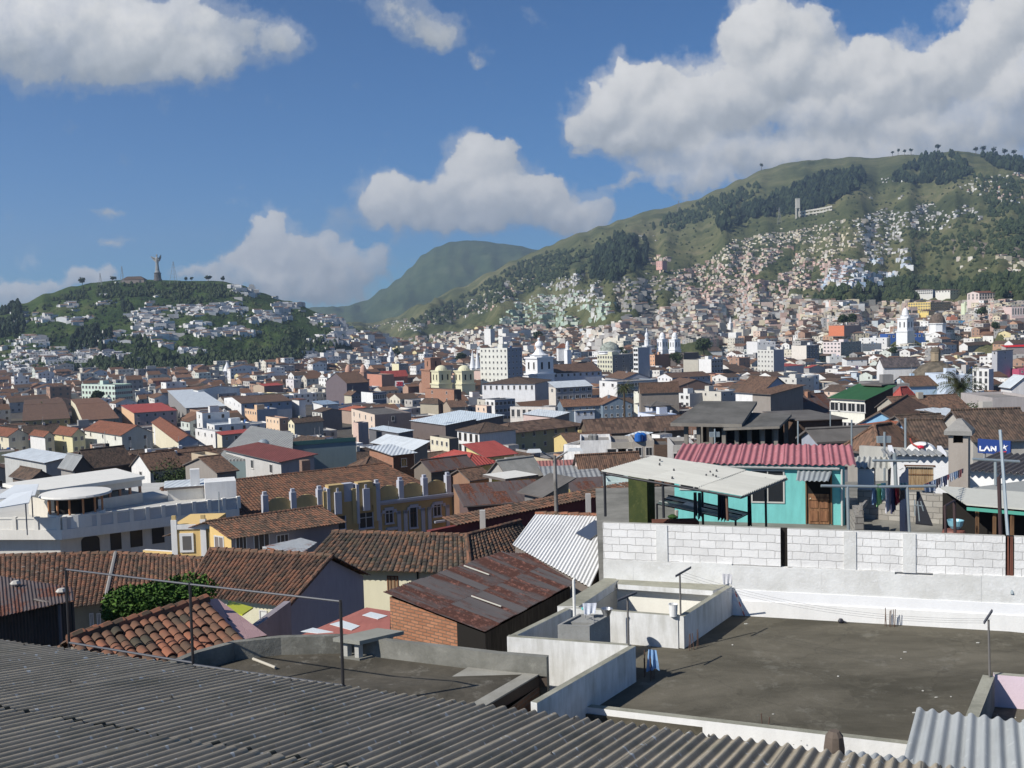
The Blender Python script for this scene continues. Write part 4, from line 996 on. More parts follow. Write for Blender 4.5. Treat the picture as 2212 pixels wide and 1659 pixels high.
mb = MB(); mb.slab([pts[0], pts[3], pts[2], pts[1]], .03, GS, DARK); mb.build('sheet', sg)
for t in (.15, .45, .8):
 mb = MB(); mb.tube(pts[0].lerp(pts[1], t) + V((0, 0, .03)), pts[3].lerp(pts[2], t) + V((0, 0, .03)), .022, PIPE if t > .2 else plain((.4, .42, .4))); mb.build('bar', sg)
mb = MB(); g = [pts[0].lerp(pts[1], .25).lerp(pts[3].lerp(pts[2], .25), .28), pts[0].lerp(pts[1], .2).lerp(pts[3].lerp(pts[2], .2), .6), pts[0].lerp(pts[1], .5).lerp(pts[3].lerp(pts[2], .5), .42), pts[0].lerp(pts[1], .6).lerp(pts[3].lerp(pts[2], .6), .28)]
mb.slab([p + V((0, 0, .05)) for p in g], .03, plain((.55, .57, .57), .4)); mb.build('loose_pane', sg)
for k in (0, 3):
 mb = MB(); p = pts[k]; mb.tube(p, V((p.x, p.y, FZ2)), .03, PIPE); mb.build('leg', sg)
mb = MB(); p = U(*q('s', 400, 600), 28.2); p.z = FZ2; mb.box(p, V((1.25, 0, 0)), V((0, .5, 0)), V((0, 0, 1.65)), paint((.16, .07, .05), .3)); mb.box(p + V((-.06, -.02, .4)), V((.12, 0, 0)), V((0, .05, 0)), V((0, 0, 1.1)), plain((.6, .6, .6)))
tag(mb.build('cupboard', origin=p), 'old red brown cupboard in the shade under the canopy', 'cupboard')
mb = MB(); p = U(*q('c', 1710, 1030), 25.95); p.z = -5.19; mb.lathe(p, [(.1, 0), (.14, .05), (.05, .1)], leafy(), n=8); mb.lathe(p + V((.1, 0, 0)), [(.04, 0), (.05, .2), (.01, .22)], plain((.4, .35, .3)), n=6); tag(mb.build('weed_tuft', origin=p), 'small weed growing on top of the block wall', 'weed')
for k, (x, y, w_, c_) in enumerate(((690, 362, 22, (.10, .09, .09)), (722, 365, 22, (.05, .10, .11)), (868, 372, 26, (.03, .03, .04)), (893, 372, 26, (.04, .04, .06)), (915, 378, 20, (.06, .04, .03)), (1088, 372, 26, (.02, .02, .03)))):
 a = U(*q('s', x, y), 27.5 if x < 1000 else 29); cloth('hanging_garment', ['grey shirt hanging first from the left under the canopy', 'dark teal shirt hanging second from the left under the canopy', 'black shirt hanging left of the brown canopy post', 'navy shirt hanging between the black shirt and the brown canopy post', 'dark brown shirt hanging against the brown canopy post', 'black garment hanging by the right end of the canopy'][k], 'garment', a, a + V((w_ * .293 / 2212 * 28, 0, 0)), .7 if k < 5 else 1.0, c_, 'clothes hanging under the canopy', taper=1.3, fold=.03)
GALV = plain((.42, .47, .48), .45, .5)
def pole(label, parts_, cat='pole', name='metal_pole', mat=None):
 r0 = root(name, label, cat, parts_[0][0])
 for (a, b, r_) in parts_:
  mb = MB(); mb.tube(a, b, r_, mat or GALV); mb.build('tube', r0)
 return r0
P_ = lambda reg, x, y, D: U(*q(reg, x, y), D)
pole('galvanised clothes rail on two posts in front of the turquoise house corner', [(P_('d', 755, 1085, 28.5), P_('d', 748, 715, 28.5), .045), (P_('d', 1262, 1100, 28.5), P_('d', 1243, 718, 28.5), .04), (P_('d', 528, 712, 28.5), P_('d', 995, 718, 28.5), .04), (P_('d', 1005, 720, 28.5), P_('d', 1480, 714, 28.5), .04)], 'clothes rail', 'clothes_rail')
pole('T shaped clothes post in front of the small white outbuilding', [(P_('d', 1150, 720, 35.5), P_('d', 1138, 440, 35.5), .07), (P_('d', 955, 503, 35.4), P_('d', 1325, 505, 35.4), .045)], 'clothes post', 'clothes_post')
pole('T shaped clothes post by the white wall right of the chimney', [(P_('r', 1755, 935, 33), P_('r', 1750, 565, 33), .05), (P_('r', 1385, 520, 33), P_('r', 2140, 562, 33), .045)], 'clothes post', 'clothes_post')
pole('tall grey pole leaning above the right end of the block wall', [(fw.pt(us(2186, 1200), -6.5, .04), U(*q('r', 1828, 55), 24.3), .038)], 'pole')
pole('black bent pipe handle left of the brown barrel', [(P_('d', 1562, 1100, 27.5), P_('d', 1555, 880, 27.5), .04), (P_('d', 1555, 880, 27.5), P_('d', 1633, 835, 28.5), .03), (P_('d', 1640, 1100, 28.5), P_('d', 1633, 835, 28.5), .045)], 'pipe', 'bent_pipe', plain((.06, .035, .035), .7))
pole('dark thin pipe standing just left of the tall grey pole', [(P_('d', 2018, 1130, 26), P_('d', 2003, 640, 26), .05), (P_('d', 2003, 640, 26), P_('d', 2030, 600, 26.4), .02)], 'pipe', 'dark_pipe', plain((.06, .035, .035), .7))
ch = root('chimney', 'tall plastered square chimney with pyramid cap beside the laundry', 'chimney', P_('d', 1680, 1045, 34.8))
CHM = paint((.36, .32, .28), .5, stain=(.2, .17, .15)); zc0 = FZ2
a = P_('d', 1585, 700, 34.5); b = P_('d', 1748, 700, 34.2); a.z = b.z = 0; cf = Fac(a, b); zc1 = cf.uz(*q('d', 1660, 290))[1]
mb = MB(); cf.box(mb, 0, cf.L, zc0, zc1 - .28, -.75, 0, CHM); cf.box(mb, 0, cf.L * .24, zc1 - .28, zc1, -.75, 0, CHM); cf.box(mb, cf.L * .74, cf.L, zc1 - .28, zc1, -.75, 0, CHM); mb.build('shaft', ch)
mb = MB(); cf.box(mb, cf.L * .24, cf.L * .74, zc1 - .27, zc1 - .002, -.7, -.2, DARK); mb.build('flue', ch)
cz = cf.uz(*q('d', 1660, 265))[1]; ztop = cf.uz(*q('d', 1660, 190))[1] + .1
o = .13; B4 = [cf.pt(-o, 0, o), cf.pt(cf.L + o, 0, o), cf.pt(cf.L + o, 0, -.75 - o), cf.pt(-o, 0, -.75 - o)]
mb = MB(); up = V((0, 0, zc1)); cfc = concrete((.30, .29, .27), (.18, .17, .16), .5, 2)
mb.hexa([V((p.x, p.y, zc1)) for p in B4], [V((p.x, p.y, zc1 + .14)) for p in B4], cfc)
ap0 = cf.pt(cf.L * .42, ztop, -.4); ap1 = cf.pt(cf.L * .6, ztop, -.5); T4 = [cf.pt(cf.L * .38, ztop, -.3), cf.pt(cf.L * .62, ztop, -.3), cf.pt(cf.L * .62, ztop, -.6), cf.pt(cf.L * .38, ztop, -.6)]
mb.hexa([V((p.x, p.y, zc1 + .141)) for p in B4], T4, cfc, bottom=False); mb.build('cap', ch)
ob = root('outbuilding', 'small white outbuilding with a boarded wooden screen in its opening', 'outbuilding', P_('d', 1340, 1000, 36.5))
a = P_('d', 1110, 600, 37.0); b = P_('d', 1588, 600, 36.4); a.z = b.z = 0; of = Fac(a, b); WPL = paint((.80, .80, .80), .12)
zt2 = of.uz(*q('d', 1300, 462))[1]; zb2 = of.uz(*q('d', 1300, 765))[1]
o0, o1, oz0, oz1 = of.rect('d', 1228, 548, 1464, 752)
mb = MB(); of.box(mb, 0, o0, FZ2, zt2, -.15, 0, WPL); of.box(mb, o1, of.L, FZ2, zt2, -.15, 0, WPL); of.box(mb, o0, o1, oz1, zt2, -.15, 0, WPL); of.box(mb, 0, .15, FZ2, zt2, -3, -.15, WPL); of.box(mb, of.L - .15, of.L, FZ2, zt2, -3, -.15, WPL); mb.build('wall', ob)
SCR = wood((.42, .30, .17), (.2, .13, .07))
mb = MB(); nn_ = 15
for k in range(nn_):
 u = lerp(o0, o1 - (o1 - o0) * .02, k / nn_); mb_t = oz1 - .05 - (0 if k < nn_ * .75 else .0); of.box(mb, u, u + (o1 - o0) / nn_ * .9, oz0, mb_t, -.12 - .015 * (k % 2), -.09, SCR)
of.box(mb, o0, o1, (oz0 + oz1) / 2 + .1, (oz0 + oz1) / 2 + .15, -.09, -.07, wood()); mb.build('screen', ob)
mb = MB(); of.box(mb, o0 - .04, o1 + .04, oz1, oz1 + .05, 0, .03, wood((.15, .08, .05))); mb.build('lintel', ob)
mb = MB(); A = of.pt(-.25, zt2 + .06, .25); B = of.pt(of.L + .05, zt2 + .06, .25); wave_patch(mb, A, B, B - of.n * 3.4 - V((0, 0, .25)), A - of.n * 3.4 - V((0, 0, .25)), .24, .05, METG, res=8, ny=1); mb.build('roof', ob)
sh_ = root('shed', 'low white shed with a grey corrugated lid behind the turquoise house', 'shed', P_('d', 900, 900, 37))
a = P_('d', 832, 600, 37.5); b = P_('d', 968, 600, 37.3); a.z = b.z = 0; sf = Fac(a, b); zs = sf.uz(*q('d', 900, 570))[1]
mb = MB(); sf.box(mb, 0, sf.L, FZ2, zs, -3, 0, WPL); mb.build('wall', sh_)
mb = MB(); A = sf.pt(-.1, zs + .05, .1); B = sf.pt(sf.L + 1.0, zs + .05 - .0, .1); wave_patch(mb, A, B, B - sf.n * 2.6 + V((0, 0, .05)), A - sf.n * 2.6 + V((0, 0, .05)), .2, .035, sheet((.5, .5, .46), bump=False), res=8, ny=1); mb.build('roof', sh_)
gb = root('block_wall', 'bare grey block wall behind the laundry lines', 'wall', P_('d', 1300, 1000, 36))
a = P_('d', 830, 770, 36.2); b = P_('d', 2300, 770, 33.4); a.z = b.z = 0; gf = Fac(a, b); zg = gf.uz(*q('d', 1300, 770))[1]
mb = MB(); gf.box(mb, 0, gf.L, FZ2, zg, -.15, 0, brick((.40, .38, .34), (.30, .28, .25), (.2, .19, .17), w=.42, h=.2, dirt=.4)); mb.build('masonry', gb)
st = root('block_stack', 'stepped stack of dark concrete blocks beside the turquoise house', 'blocks', P_('d', 870, 1070, 32.5))
for k, (x0, x1, y0) in enumerate(((810, 945, 1015), (815, 945, 960), (845, 945, 920), (860, 940, 880))):
 a = P_('d', x0, 1070, 32.5); b = P_('d', x1 - 60, 1070, 32.5); zz = P_('d', x0, y0, 32.5).z; z_1 = zz; z_0 = FZ2 if k == 0 else P_('d', x0, (1015, 960, 920)[k - 1], 32.5).z
 mb = MB(); mb.box(V((a.x, 32.5 + .02 * k, z_0)), V((b.x - a.x, 0, 0)), V((.5, 2.2 - .4 * k, 0)), V((0, 0, z_1 - z_0 - .004)), brick((.33, .31, .28), (.25, .24, .22), (.12, .11, .1), w=.4, h=.2)); mb.build('block', st)
def Wsh(x, y, w_, drop, c_, nm, lab, D, taper=.9):
 a = P_('d', x, y, D); b = P_('d', x + w_, y - 4, D + .25); cloth(nm, lab, 'garment', a, b, drop * .26041 / 2212 * D, c_, 'washing on the rail', taper=taper, fold=.035)
for a_ in ((955, 722, 26, 140, (.16, .24, .36), 'hanging_jeans', 'blue grey jeans at the left end of the washing'), (990, 700, 34, 178, (.30, .55, .22), 'hanging_towel', 'lime green towel in the washing'), (1028, 690, 36, 130, (.18, .42, .45), 'hanging_towel', 'turquoise towel right of the lime green one'),
  (1062, 722, 42, 208, (.62, .60, .64), 'hanging_sheet', 'long pale sheet in the middle of the washing'), (1108, 722, 34, 212, (.05, .05, .10), 'hanging_trousers', 'long navy trousers right of the pale sheet'), (1146, 722, 32, 145, (.34, .03, .05), 'hanging_shirt', 'dark red shirt in the washing'), (1176, 722, 44, 110, (.10, .07, .06), 'hanging_shirt', 'brown black shirt beside the dark red one'), (1180, 690, 60, 60, (.06, .14, .18), 'hanging_shirt', 'dark teal shirt above the rail'), (1380, 700, 95, 64, (.32, .36, .45), 'hanging_cloth', 'blue and white patterned cloth at the right end of the rail')):
 Wsh(a_[0], a_[1], a_[2], a_[3], a_[4], a_[5], a_[6], 28.7 + random.random() * .3)
ln2 = root('washing_line', 'line of small socks and cloths rising from the rail to the chimney', 'washing line', P_('d', 1380, 705, 28.8))
pa = P_('d', 1380, 700, 28.8); pb_ = P_('d', 1690, 575, 33)
mb = MB(); mb.tube(pa, pb_, .006, GFRAME, n=4); mb.build('line', ln2)
for k in range(17):
 t = (k + .5) / 17; p = pa.lerp(pb_, t); cloth('sock', None, None, p, p + V((.13, .05, .03)), random.uniform(.18, .45) * (1.0 if k in (5, 7, 14, 15) else .7), random.choice([(.05, .06, .12), (.5, .52, .58), (.2, .28, .42), (.30, .1, .1), (.12, .1, .12)]), taper=.8, fold=.012, nseg=4, parent=ln2)
sheet_ = cloth('hanging_sheet', 'long grey blanket hanging beyond the right rail post', 'blanket', P_('d', 1180, 640, 31), P_('d', 1250, 560, 31.6), 3.6, (.30, .30, .36), taper=1.0, fold=.04)
mb = MB(); a = P_('d', 1312, 1020, 31); b = P_('d', 1455, 1035, 31); c = P_('d', 1345, 757, 31.6); d_ = P_('d', 1320, 757, 31.6)
mb.slab([a, b, c, d_], .04, plain((.03, .03, .034), .6)); mb.poly([a, b, c, d_][::-1], plain((.03, .03, .034), .6)); tag(mb.build('tarpaulin', origin=a), 'black tarpaulin hanging in a tall wedge behind the rail', 'tarpaulin')
ir = root('ironing_board', 'small metal frame leaning on the black tarpaulin', 'frame', P_('d', 1340, 980, 30.5))
for (x0, y0, x1, y1) in ((1300, 870, 1375, 880), (1305, 830, 1308, 960), (1330, 840, 1345, 1005), (1355, 840, 1378, 920)):
 mb = MB(); mb.tube(P_('d', x0, y0, 30.5), P_('d', x1, y1, 30.5), .02, GALV, n=6); mb.build('tube', ir)
br = P_('d', 1630, 1085, 30.5); br.z = FZ2
mb = MB(); mb.lathe(br, [(.42, 0), (.44, .3), (.38, .55), (.3, .72), (.22, .74)], plain((.20, .075, .055), .6), n=18); tag(mb.build('barrel', origin=br), 'rounded reddish brown barrel at the foot of the chimney', 'barrel')
mb = MB(); mb.lathe(br + V((.05, 0, .76)), [(.12, 0), (.2, .1), (.24, .26), (.22, .26), (.1, .04)], plain((.22, .46, .55), .4), n=18); tag(mb.build('wash_basin', origin=br), 'light blue plastic basin on top of the reddish barrel', 'basin')
rs_ = root('workbench_shelter', 'long workbench under a green edged sheet at the right of the far terrace', 'workbench', P_('d', 1760, 1050, 30))
a = P_('d', 1735, 860, 30.5); b = P_('d', 2500, 860, 29);
mb = MB(); zt3 = a.z; mb.slab([V((a.x, a.y, zt3)), V((b.x, b.y, zt3)), V((b.x, b.y + 2, zt3 + .22)), V((a.x, a.y + 2, zt3 + .22))], .05, plain((.5, .5, .45), .7)); mb.build('top', rs_)
mb = MB(); mb.box(V((a.x, a.y - .05, zt3 - .2)), V((b.x - a.x, b.y - a.y, 0)), V((0, .04, 0)), V((0, 0, .1)), plain((.08, .34, .26), .5)); mb.build('edge', rs_)
for k in range(5):
 mb = MB(); x = lerp(a.x + .3, b.x - .3, k / 4); y = lerp(a.y, b.y, k / 4); mb.box(V((x, y, FZ2)), V((.08, 0, 0)), V((0, .08, 0)), V((0, 0, zt3 - FZ2 - .1)), wood()); mb.build('leg', rs_)
mb = MB(); mb.box(V((a.x + .1, a.y + 1.9, FZ2)), V((b.x - a.x, b.y - a.y, 0)), V((0, .05, 0)), V((0, 0, zt3 - FZ2)), DARK); mb.build('back', rs_)
bn = root('bench', 'brown plank bench under the workbench shelter', 'bench', P_('d', 1770, 1045, 30.2))
a2 = P_('d', 1765, 1000, 30.2); b2 = P_('d', 2075, 1000, 29.7)
for z_0, h_ in ((FZ2 + .32, .06), (FZ2 + .14, .12)):
 mb = MB(); mb.box(V((a2.x, a2.y, z_0)), V((b2.x - a2.x, b2.y - a2.y, 0)), V((0, .5 if h_ < .1 else .05, 0)), V((0, 0, h_)), wood((.34, .19, .10), (.2, .1, .05))); mb.build('plank', bn)
for x in (a2.x + .1, b2.x - .2):
 mb = MB(); mb.box(V((x, a2.y + .1, FZ2)), V((.08, 0, 0)), V((0, .3, 0)), V((0, 0, .32)), wood()); mb.build('leg', bn)
wr = root('white_shed', 'white walled shed with a dark corrugated roof right of the chimney', 'shed', P_('d', 1780, 800, 38))
a = P_('d', 1760, 700, 38.5); b = P_('d', 2500, 700, 36.5); a.z = b.z = 0; wf = Fac(a, b); zw = wf.uz(*q('d', 1900, 585))[1]
mb = MB(); wf.box(mb, 0, wf.L, FZ2, zw, -.2, 0, WPL); wf.box(mb, 0, .2, FZ2, zw, -5, -.2, WPL); mb.build('wall', wr)
mb = MB(); A = wf.pt(-.2, zw + .03, .35); B = wf.pt(wf.L, zw + .03, .35); wave_patch(mb, A, B, B - wf.n * 4.6 + V((0, 0, .1)), A - wf.n * 4.6 + V((0, 0, .1)), .24, .05, sheet((.12, .11, .11), bump=False), res=8, ny=3); mb.build('roof', wr)
mb = MB(); pts_ = [P_('d', 1790, 725, 33.5), P_('d', 2212, 670, 33), P_('d', 2300, 660, 33), P_('d', 2300, 805, 31.5), P_('d', 1830, 805, 32), P_('d', 1770, 780, 32.5)]
mb.slab(pts_[::-1], .04, plain((.27, .28, .27), .8)); mb.slab([p + V((0, .01, 0)) for p in pts_], .03, plain((.27, .28, .27), .8)); tag(mb.build('tarpaulin', origin=pts_[0]), 'grey sagging tarpaulin above the workbench shelter', 'tarpaulin')
sb = root('billboard', 'blue advertising board with white LAN lettering, a star and a red stroke', 'billboard', P_('d', 1960, 460, 52))
a = P_('d', 1828, 390, 52); b = P_('d', 2100, 390, 50.8); a.z = b.z = 0; bf = Fac(a, b); bz0 = bf.uz(*q('d', 1960, 448))[1]; bz1 = bf.uz(*q('d', 1960, 331))[1]
mb = MB(); bf.box(mb, 0, bf.L, bz0, bz1, -.12, 0, plain((.012, .045, .21), .45)); mb.build('panel', sb)
def stroke(pts, w_, mat, o=.03):
 mb = MB()
 for (p, r) in zip(pts, pts[1:]):
  A = V((p[0], p[1])); B = V((r[0], r[1])); d = (B - A).normalized(); n_ = V((-d.y, d.x)) * w_ / 2; A = A - d * w_ * .3; B = B + d * w_ * .3
  cs = [A - n_, B - n_, B + n_, A + n_]; mb.poly([bf.pt(c_.x, c_.y, o) for c_ in cs], mat);
  for i in range(4): mb.poly([bf.pt(cs[i].x, cs[i].y, .001), bf.pt(cs[(i + 1) % 4].x, cs[(i + 1) % 4].y, .001), bf.pt(cs[(i + 1) % 4].x, cs[(i + 1) % 4].y, o), bf.pt(cs[i].x, cs[i].y, o)], mat)
 return mb
lw = plain((.85, .86, .88), .5); f_ = lambda x, y: bf.uz(*q('r', x, y))
stroke([f_(1510, 318), f_(1506, 382), f_(1560, 383)], .075, lw).build('letter_l', sb)
stroke([f_(1575, 385), f_(1620, 320), f_(1662, 387)], .075, lw).build('letter_a', sb);
stroke([f_(1692, 387), f_(1690, 322), f_(1760, 386), f_(1760, 320)], .075, lw, .034).build('letter_n', sb)
mb = MB(); star = [f_(x, y) for x, y in ((1893, 285), (1912, 318), (1960, 298), (1922, 342), (1940, 395), (1905, 362), (1868, 352), (1885, 330))]
ctr_ = f_(1905, 338)
for i in range(len(star)):
 j = (i + 1) % len(star); mb.poly([bf.pt(*star[i], .02), bf.pt(*star[j], .02), bf.pt(*ctr_, .06)], lw)
mb.build('star', sb)
stroke([f_(1765, 425), f_(1840, 408), f_(1925, 402)], .05, plain((.6, .03, .05), .5)).build('stroke', sb)
mb = MB(); mb.tube(bf.pt(.3, bz0, -.1), bf.pt(.3, -12, -.1), .07, GFRAME); mb.build('post', sb); mb = MB(); mb.tube(bf.pt(bf.L - .3, bz0, -.1), bf.pt(bf.L - .3, -12, -.1), .07, GFRAME); mb.build('post', sb)
pw = root('long_wall', 'long pale rendered wall running behind the white outbuilding', 'wall', P_('d', 1200, 500, 47))
a = P_('d', 845, 420, 48); b = P_('d', 1600, 400, 45.5); a.z = b.z = 0; lf = Fac(a, b); zl = lf.uz(*q('d', 1200, 400))[1]
mb = MB(); lf.box(mb, 0, lf.L, -14, zl, -.25, 0, paint((.46, .45, .41), .45)); mb.build('masonry', pw)
sg2 = root('shop_sign', 'painted white dome sign with a glossy red ball and curved stems on the pale wall', 'sign', P_('d', 1360, 420, 46))
mb = MB(); c0 = lf.uz(*q('r', 545, 400));
for sx_, mt in ((.0, plain((.82, .82, .8), .6)),):
 k0_ = len(mb.v); arc = [(c0[0] + math.cos(t) * .62, c0[1] + math.sin(t) * .42) for t in [math.pi * i / 16 for i in range(17)]]
 mb.poly([lf.pt(u, z, .05) for u, z in arc][::-1], mt); mb.poly([lf.pt(u, z, -.3) for u, z in arc], mt)
 for i in range(16): mb.poly([lf.pt(*arc[i], .05), lf.pt(*arc[i + 1], .05), lf.pt(*arc[i + 1], -.3), lf.pt(*arc[i], -.3)], mt)
mb.build('dome', sg2)
mb = MB(); p = lf.pt(*lf.uz(*q('r', 565, 325)), .15);
mb.lathe(p - V((0, 0, .1)), [(.0, 0), (.1, .02), (.15, .07), (.16, .1), (.15, .13), (.1, .18), (.0, .2)], plain((.55, .02, .05), .2), n=18); mb.build('ball', sg2)
def curve(pts, r, mat, D=None):
 mb = MB(); P3 = [lf.pt(*lf.uz(*q('r', x, y)), .12) for x, y in pts]
 for a, b in zip(P3, P3[1:]): mb.tube(a, b, r, mat, n=6)
 return mb
curve([(395, 180), (400, 225), (430, 275), (480, 305), (530, 312)], .035, plain((.45, .08, .05), .5)).build('stem', sg2)
curve([(610, 310), (645, 300), (665, 275), (655, 240)], .03, plain((.03, .04, .08), .5)).build('stem', sg2)
TN = tile((.13, .085, .062), (.06, .046, .038), (.22, .11, .07), bump=False, moss=.35)
TNO = tile((.15, .085, .058), (.06, .055, .042), (.27, .115, .07), pitch=.23, row=.4, bump=False, moss=.4)
TND = tile((.095, .075, .062), (.05, .045, .038), (.20, .11, .07), bump=False, moss=.5)
RUST = sheet((.085, .078, .08), rust=.55, rustc=(.060, .028, .022), bump=False, rough=.65, panel=.85, dirt=.3)
def ridge_tiles(mb, a, b, r, mat, n_=None):
 L_ = (b - a).length; n_ = n_ or max(2, int(L_ / .42)); d = (b - a).normalized()
 for i in range(n_):
  p = a + d * (L_ * i / n_); e = a + d * (L_ * (i + 1.08) / n_); mb.tube(p + V((0, 0, .02)), e + V((0, 0, .05)), r * .86, mat, r, n=8)
h1 = root('rusty_roof_house', 'brick shack with a rusty corrugated metal roof below the white parapets', 'shack', U(1048, 1405, 24))
A = Z(828, 1280, -6.9); B = Z(1082, 1193, -6.9); Bx = Z(1138, 1195, -6.95); C = Z(1243, 1259, -7.3); D = Z(1048, 1364, -7.3)
for k in range(7):
 s0, s1 = k / 7, (k + 1) / 7 + .012; mb = MB(); up = V((0, 0, .018 * (k % 2)))
 a_, b_ = A.lerp(B, s0), A.lerp(B, s1); c_, d_ = D.lerp(C, s1), D.lerp(C, s0)
 for m0, m1, du in ((0, .52, .02), (.5, 1, 0)):
  wave_patch(mb, a_.lerp(d_, m0) + up + V((0, 0, du)), b_.lerp(c_, m0) + up + V((0, 0, du)), b_.lerp(c_, m1) + up, a_.lerp(d_, m1) + up, .085, .012, RUST, res=6, ny=1, uoff=k * 1.3 + m0)
 mb.build('roof_sheet', h1)
mb = MB(); wave_patch(mb, B, Bx, C, B.lerp(C, .98), .09, .012, RUST, res=6, ny=1); mb.build('roof_sheet', h1)
ins = lambda P, f=.06: P.lerp((A + C) / 2, f)
a_, d_, c_, b_ = ins(A), ins(D), ins(C), ins(B)
mb = MB(); dz = V((0, 0, -.12)); lo_ = lambda p, z: V((p.x, p.y, z))
mb.poly([lo_(a_, -12), lo_(a_.lerp(d_, .72), -12), a_.lerp(d_, .72) + dz, a_ + dz], brick((.44, .21, .12), (.33, .15, .085), (.20, .14, .10), w=.27, h=.085, mort=.013, strong=1)); mb.build('wall', h1)
mb = MB(); mb.poly([lo_(a_.lerp(d_, .72), -12), lo_(d_, -12), d_ + dz, a_.lerp(d_, .72) + dz], DARK)
mb.poly([lo_(d_, -12), lo_(c_, -12), c_ + dz, d_ + dz], wood((.07, .06, .05), (.03, .026, .022))); mb.poly([lo_(c_, -12), lo_(b_, -12), b_ + dz, c_ + dz], DARK); mb.poly([lo_(b_, -12), lo_(a_, -12), a_ + dz, b_ + dz], DARK); mb.build('plank_wall', h1)
for k, (s, t) in enumerate(((.62, .05), (.30, .55))):
 mb = MB(); p = bil(A, B, C, D, s, t) + V((0, 0, .06)); e = bil(A, B, C, D, s + .01, t + .3) + V((0, 0, .06)); mb.tube(p, e, .02, plain((.5, .48, .42)), n=6); mb.build('cable', h1)
rr = root('red_roof', 'flat red sheet roof with white translucent panels between the lilac gable and the brick shack', 'roof', U(840, 1375, 30))
q4 = [U(640, 1376, 30.5), U(842, 1378, 28.5), U(843, 1320, 33), U(792, 1312, 35.5)]
mb = MB(); mb.slab(q4, .06, sheet((.40, .15, .12), bump=False, dirt=.3)); mb.build('sheet', rr)
for pts_ in ([(560, 530), (660, 500), (830, 535), (700, 545)], [(800, 470), (910, 440), (1050, 485), (980, 520)], [(1070, 395), (1140, 368), (1280, 400), (1200, 428)]):
 mb = MB(); n_ = (q4[1] - q4[0]).cross(q4[2] - q4[0]).normalized(); P4 = []
 for x, y in pts_:
  r = ray(*q('f', x, y)); P4.append(r * (q4[0].dot(n_) / r.dot(n_)) + V((0, 0, .02)))
 mb.slab(P4 if (P4[1] - P4[0]).cross(P4[2] - P4[0]).z > 0 else P4[::-1], .015, plain((.72, .76, .76), .4)); mb.build('light_panel', rr)
mb = MB(); q5 = [V((p.x, p.y, p.z - .08)) for p in q4]; mb.hexa([lo_(p, -15) for p in q5], q5, paint((.4, .3, .28))); mb.build('wall', rr)
def tiled_house(name, label, ridge, eave_f, eave_b, mat, zb, wallf, wallg, gable='right', cat='house', pitch=.22, win=None):
 r0 = root(name, label, cat, V((eave_f[1].x, eave_f[1].y, zb)))
 mb = MB(); tile_patch(mb, ridge[0], ridge[1], eave_f[1], eave_f[0], mat, pitch=pitch, amp=.06); mb.build('roof_slope', r0)
 mb = MB(); tile_patch(mb, ridge[1], ridge[0], eave_b[0], eave_b[1], mat, pitch=pitch, amp=.06); mb.build('roof_slope', r0)
 mb = MB(); ridge_tiles(mb, ridge[0], ridge[1], .13, mat); mb.build('ridge', r0)
 for side, nm in ((1, 'r'), (0, 'l')):
  mb = MB(); ridge_tiles(mb, eave_f[side], ridge[side], .1, mat); mb.build('verge', r0)
 ax = (ridge[1] - ridge[0]).normalized(); i_ = .3
 def inn_(p, e, s): return p + ax * (i_ if s == 0 else -i_)
 f0 = inn_(eave_f[0].lerp(ridge[0], .07), 0, 0); f1 = inn_(eave_f[1].lerp(ridge[1], .07), eave_f[1], 1); b0 = inn_(eave_b[0].lerp(ridge[0], .06), 0, 0); b1 = inn_(eave_b[1].lerp(ridge[1], .06), eave_b[1], 1)
 t0 = inn_(ridge[0], 0, 0); t1 = inn_(ridge[1], ridge[1], 1); dz = V((0, 0, -.08))
 mb = MB(); mb.poly([lo_(f0, zb), lo_(f1, zb), f1 + dz, f0 + dz], wallf); mb.poly([lo_(b1, zb), lo_(b0, zb), b0 + dz, b1 + dz], wallf)
 mb.build('wall', r0); mb = MB()
 mb.poly([lo_(f1, zb), lo_(b1, zb), b1 + dz, t1 + dz, f1 + dz], wallg); mb.poly([lo_(b0, zb), lo_(f0, zb), f0 + dz, t0 + dz, b0 + dz], wallg); mb.build('gable_wall', r0)
 FOOT.append(((f0 + b1) / 2, (f0 - b1).length / 2, [lo_(f0, 0), lo_(f1, 0), lo_(b1, 0), lo_(b0, 0)], zb, ridge[0].z))
 return r0, Fac(lo_(f0, 0), lo_(f1, 0))
R0 = U(455, 1185, 47.5); R1 = U(718, 1202, 45.5); R0.z = R1.z
E1 = U(622, 1312, 41.0); E0 = U(395, 1262, 43.3); E0.z = E1.z
Bk1 = U(801, 1244, 50.0); Bk0 = Bk1 + (R0 - R1)
h3, f3 = tiled_house('tiled_house', 'old house with brown clay tiles and a rough lilac grey gable', (R0, R1), (E0, E1), (Bk0, Bk1), TN, -19, paint((.66, .62, .45), .3), paint((.40, .37, .42), .5, scale=1.5, stain=(.28, .26, .3)))
for x0, x1 in ((310, 360), (368, 415)):
 opening(f3, h3, f3.rect('f', x0, 338, x1, 410), 'window', WFRAME, GLASS)
opening(f3, h3, f3.rect('f', 215, 345, 285, 460), 'window', WFRAME, plain((.7, .7, .66)))
mb = MB(); a = U(*q('f', 200, 480), 34); b = U(*q('f', 480, 400), 37); wallseg(mb, a, b, .25, a.z, -16, paint((.30, .27, .29), .5), None, 1); tag(mb.build('boundary_wall', origin=lo_(a, -16)), 'low dark plastered boundary wall below the lilac gable', 'wall')
R0 = U(717, 1139, 58.5); R1 = U(1008, 1158, 56.5); R0.z = R1.z; E0 = U(640, 1203, 54.5); E1 = U(1017, 1240, 52.5); E0.z = E1.z
h2 = root('tiled_house', 'cream house with a long dark tiled roof behind the brick shack', 'house', lo_(E1, -24))
mb = MB(); tile_patch(mb, R0, R1, E1, E0, TND, pitch=.25, amp=.07); mb.build('roof_slope', h2)
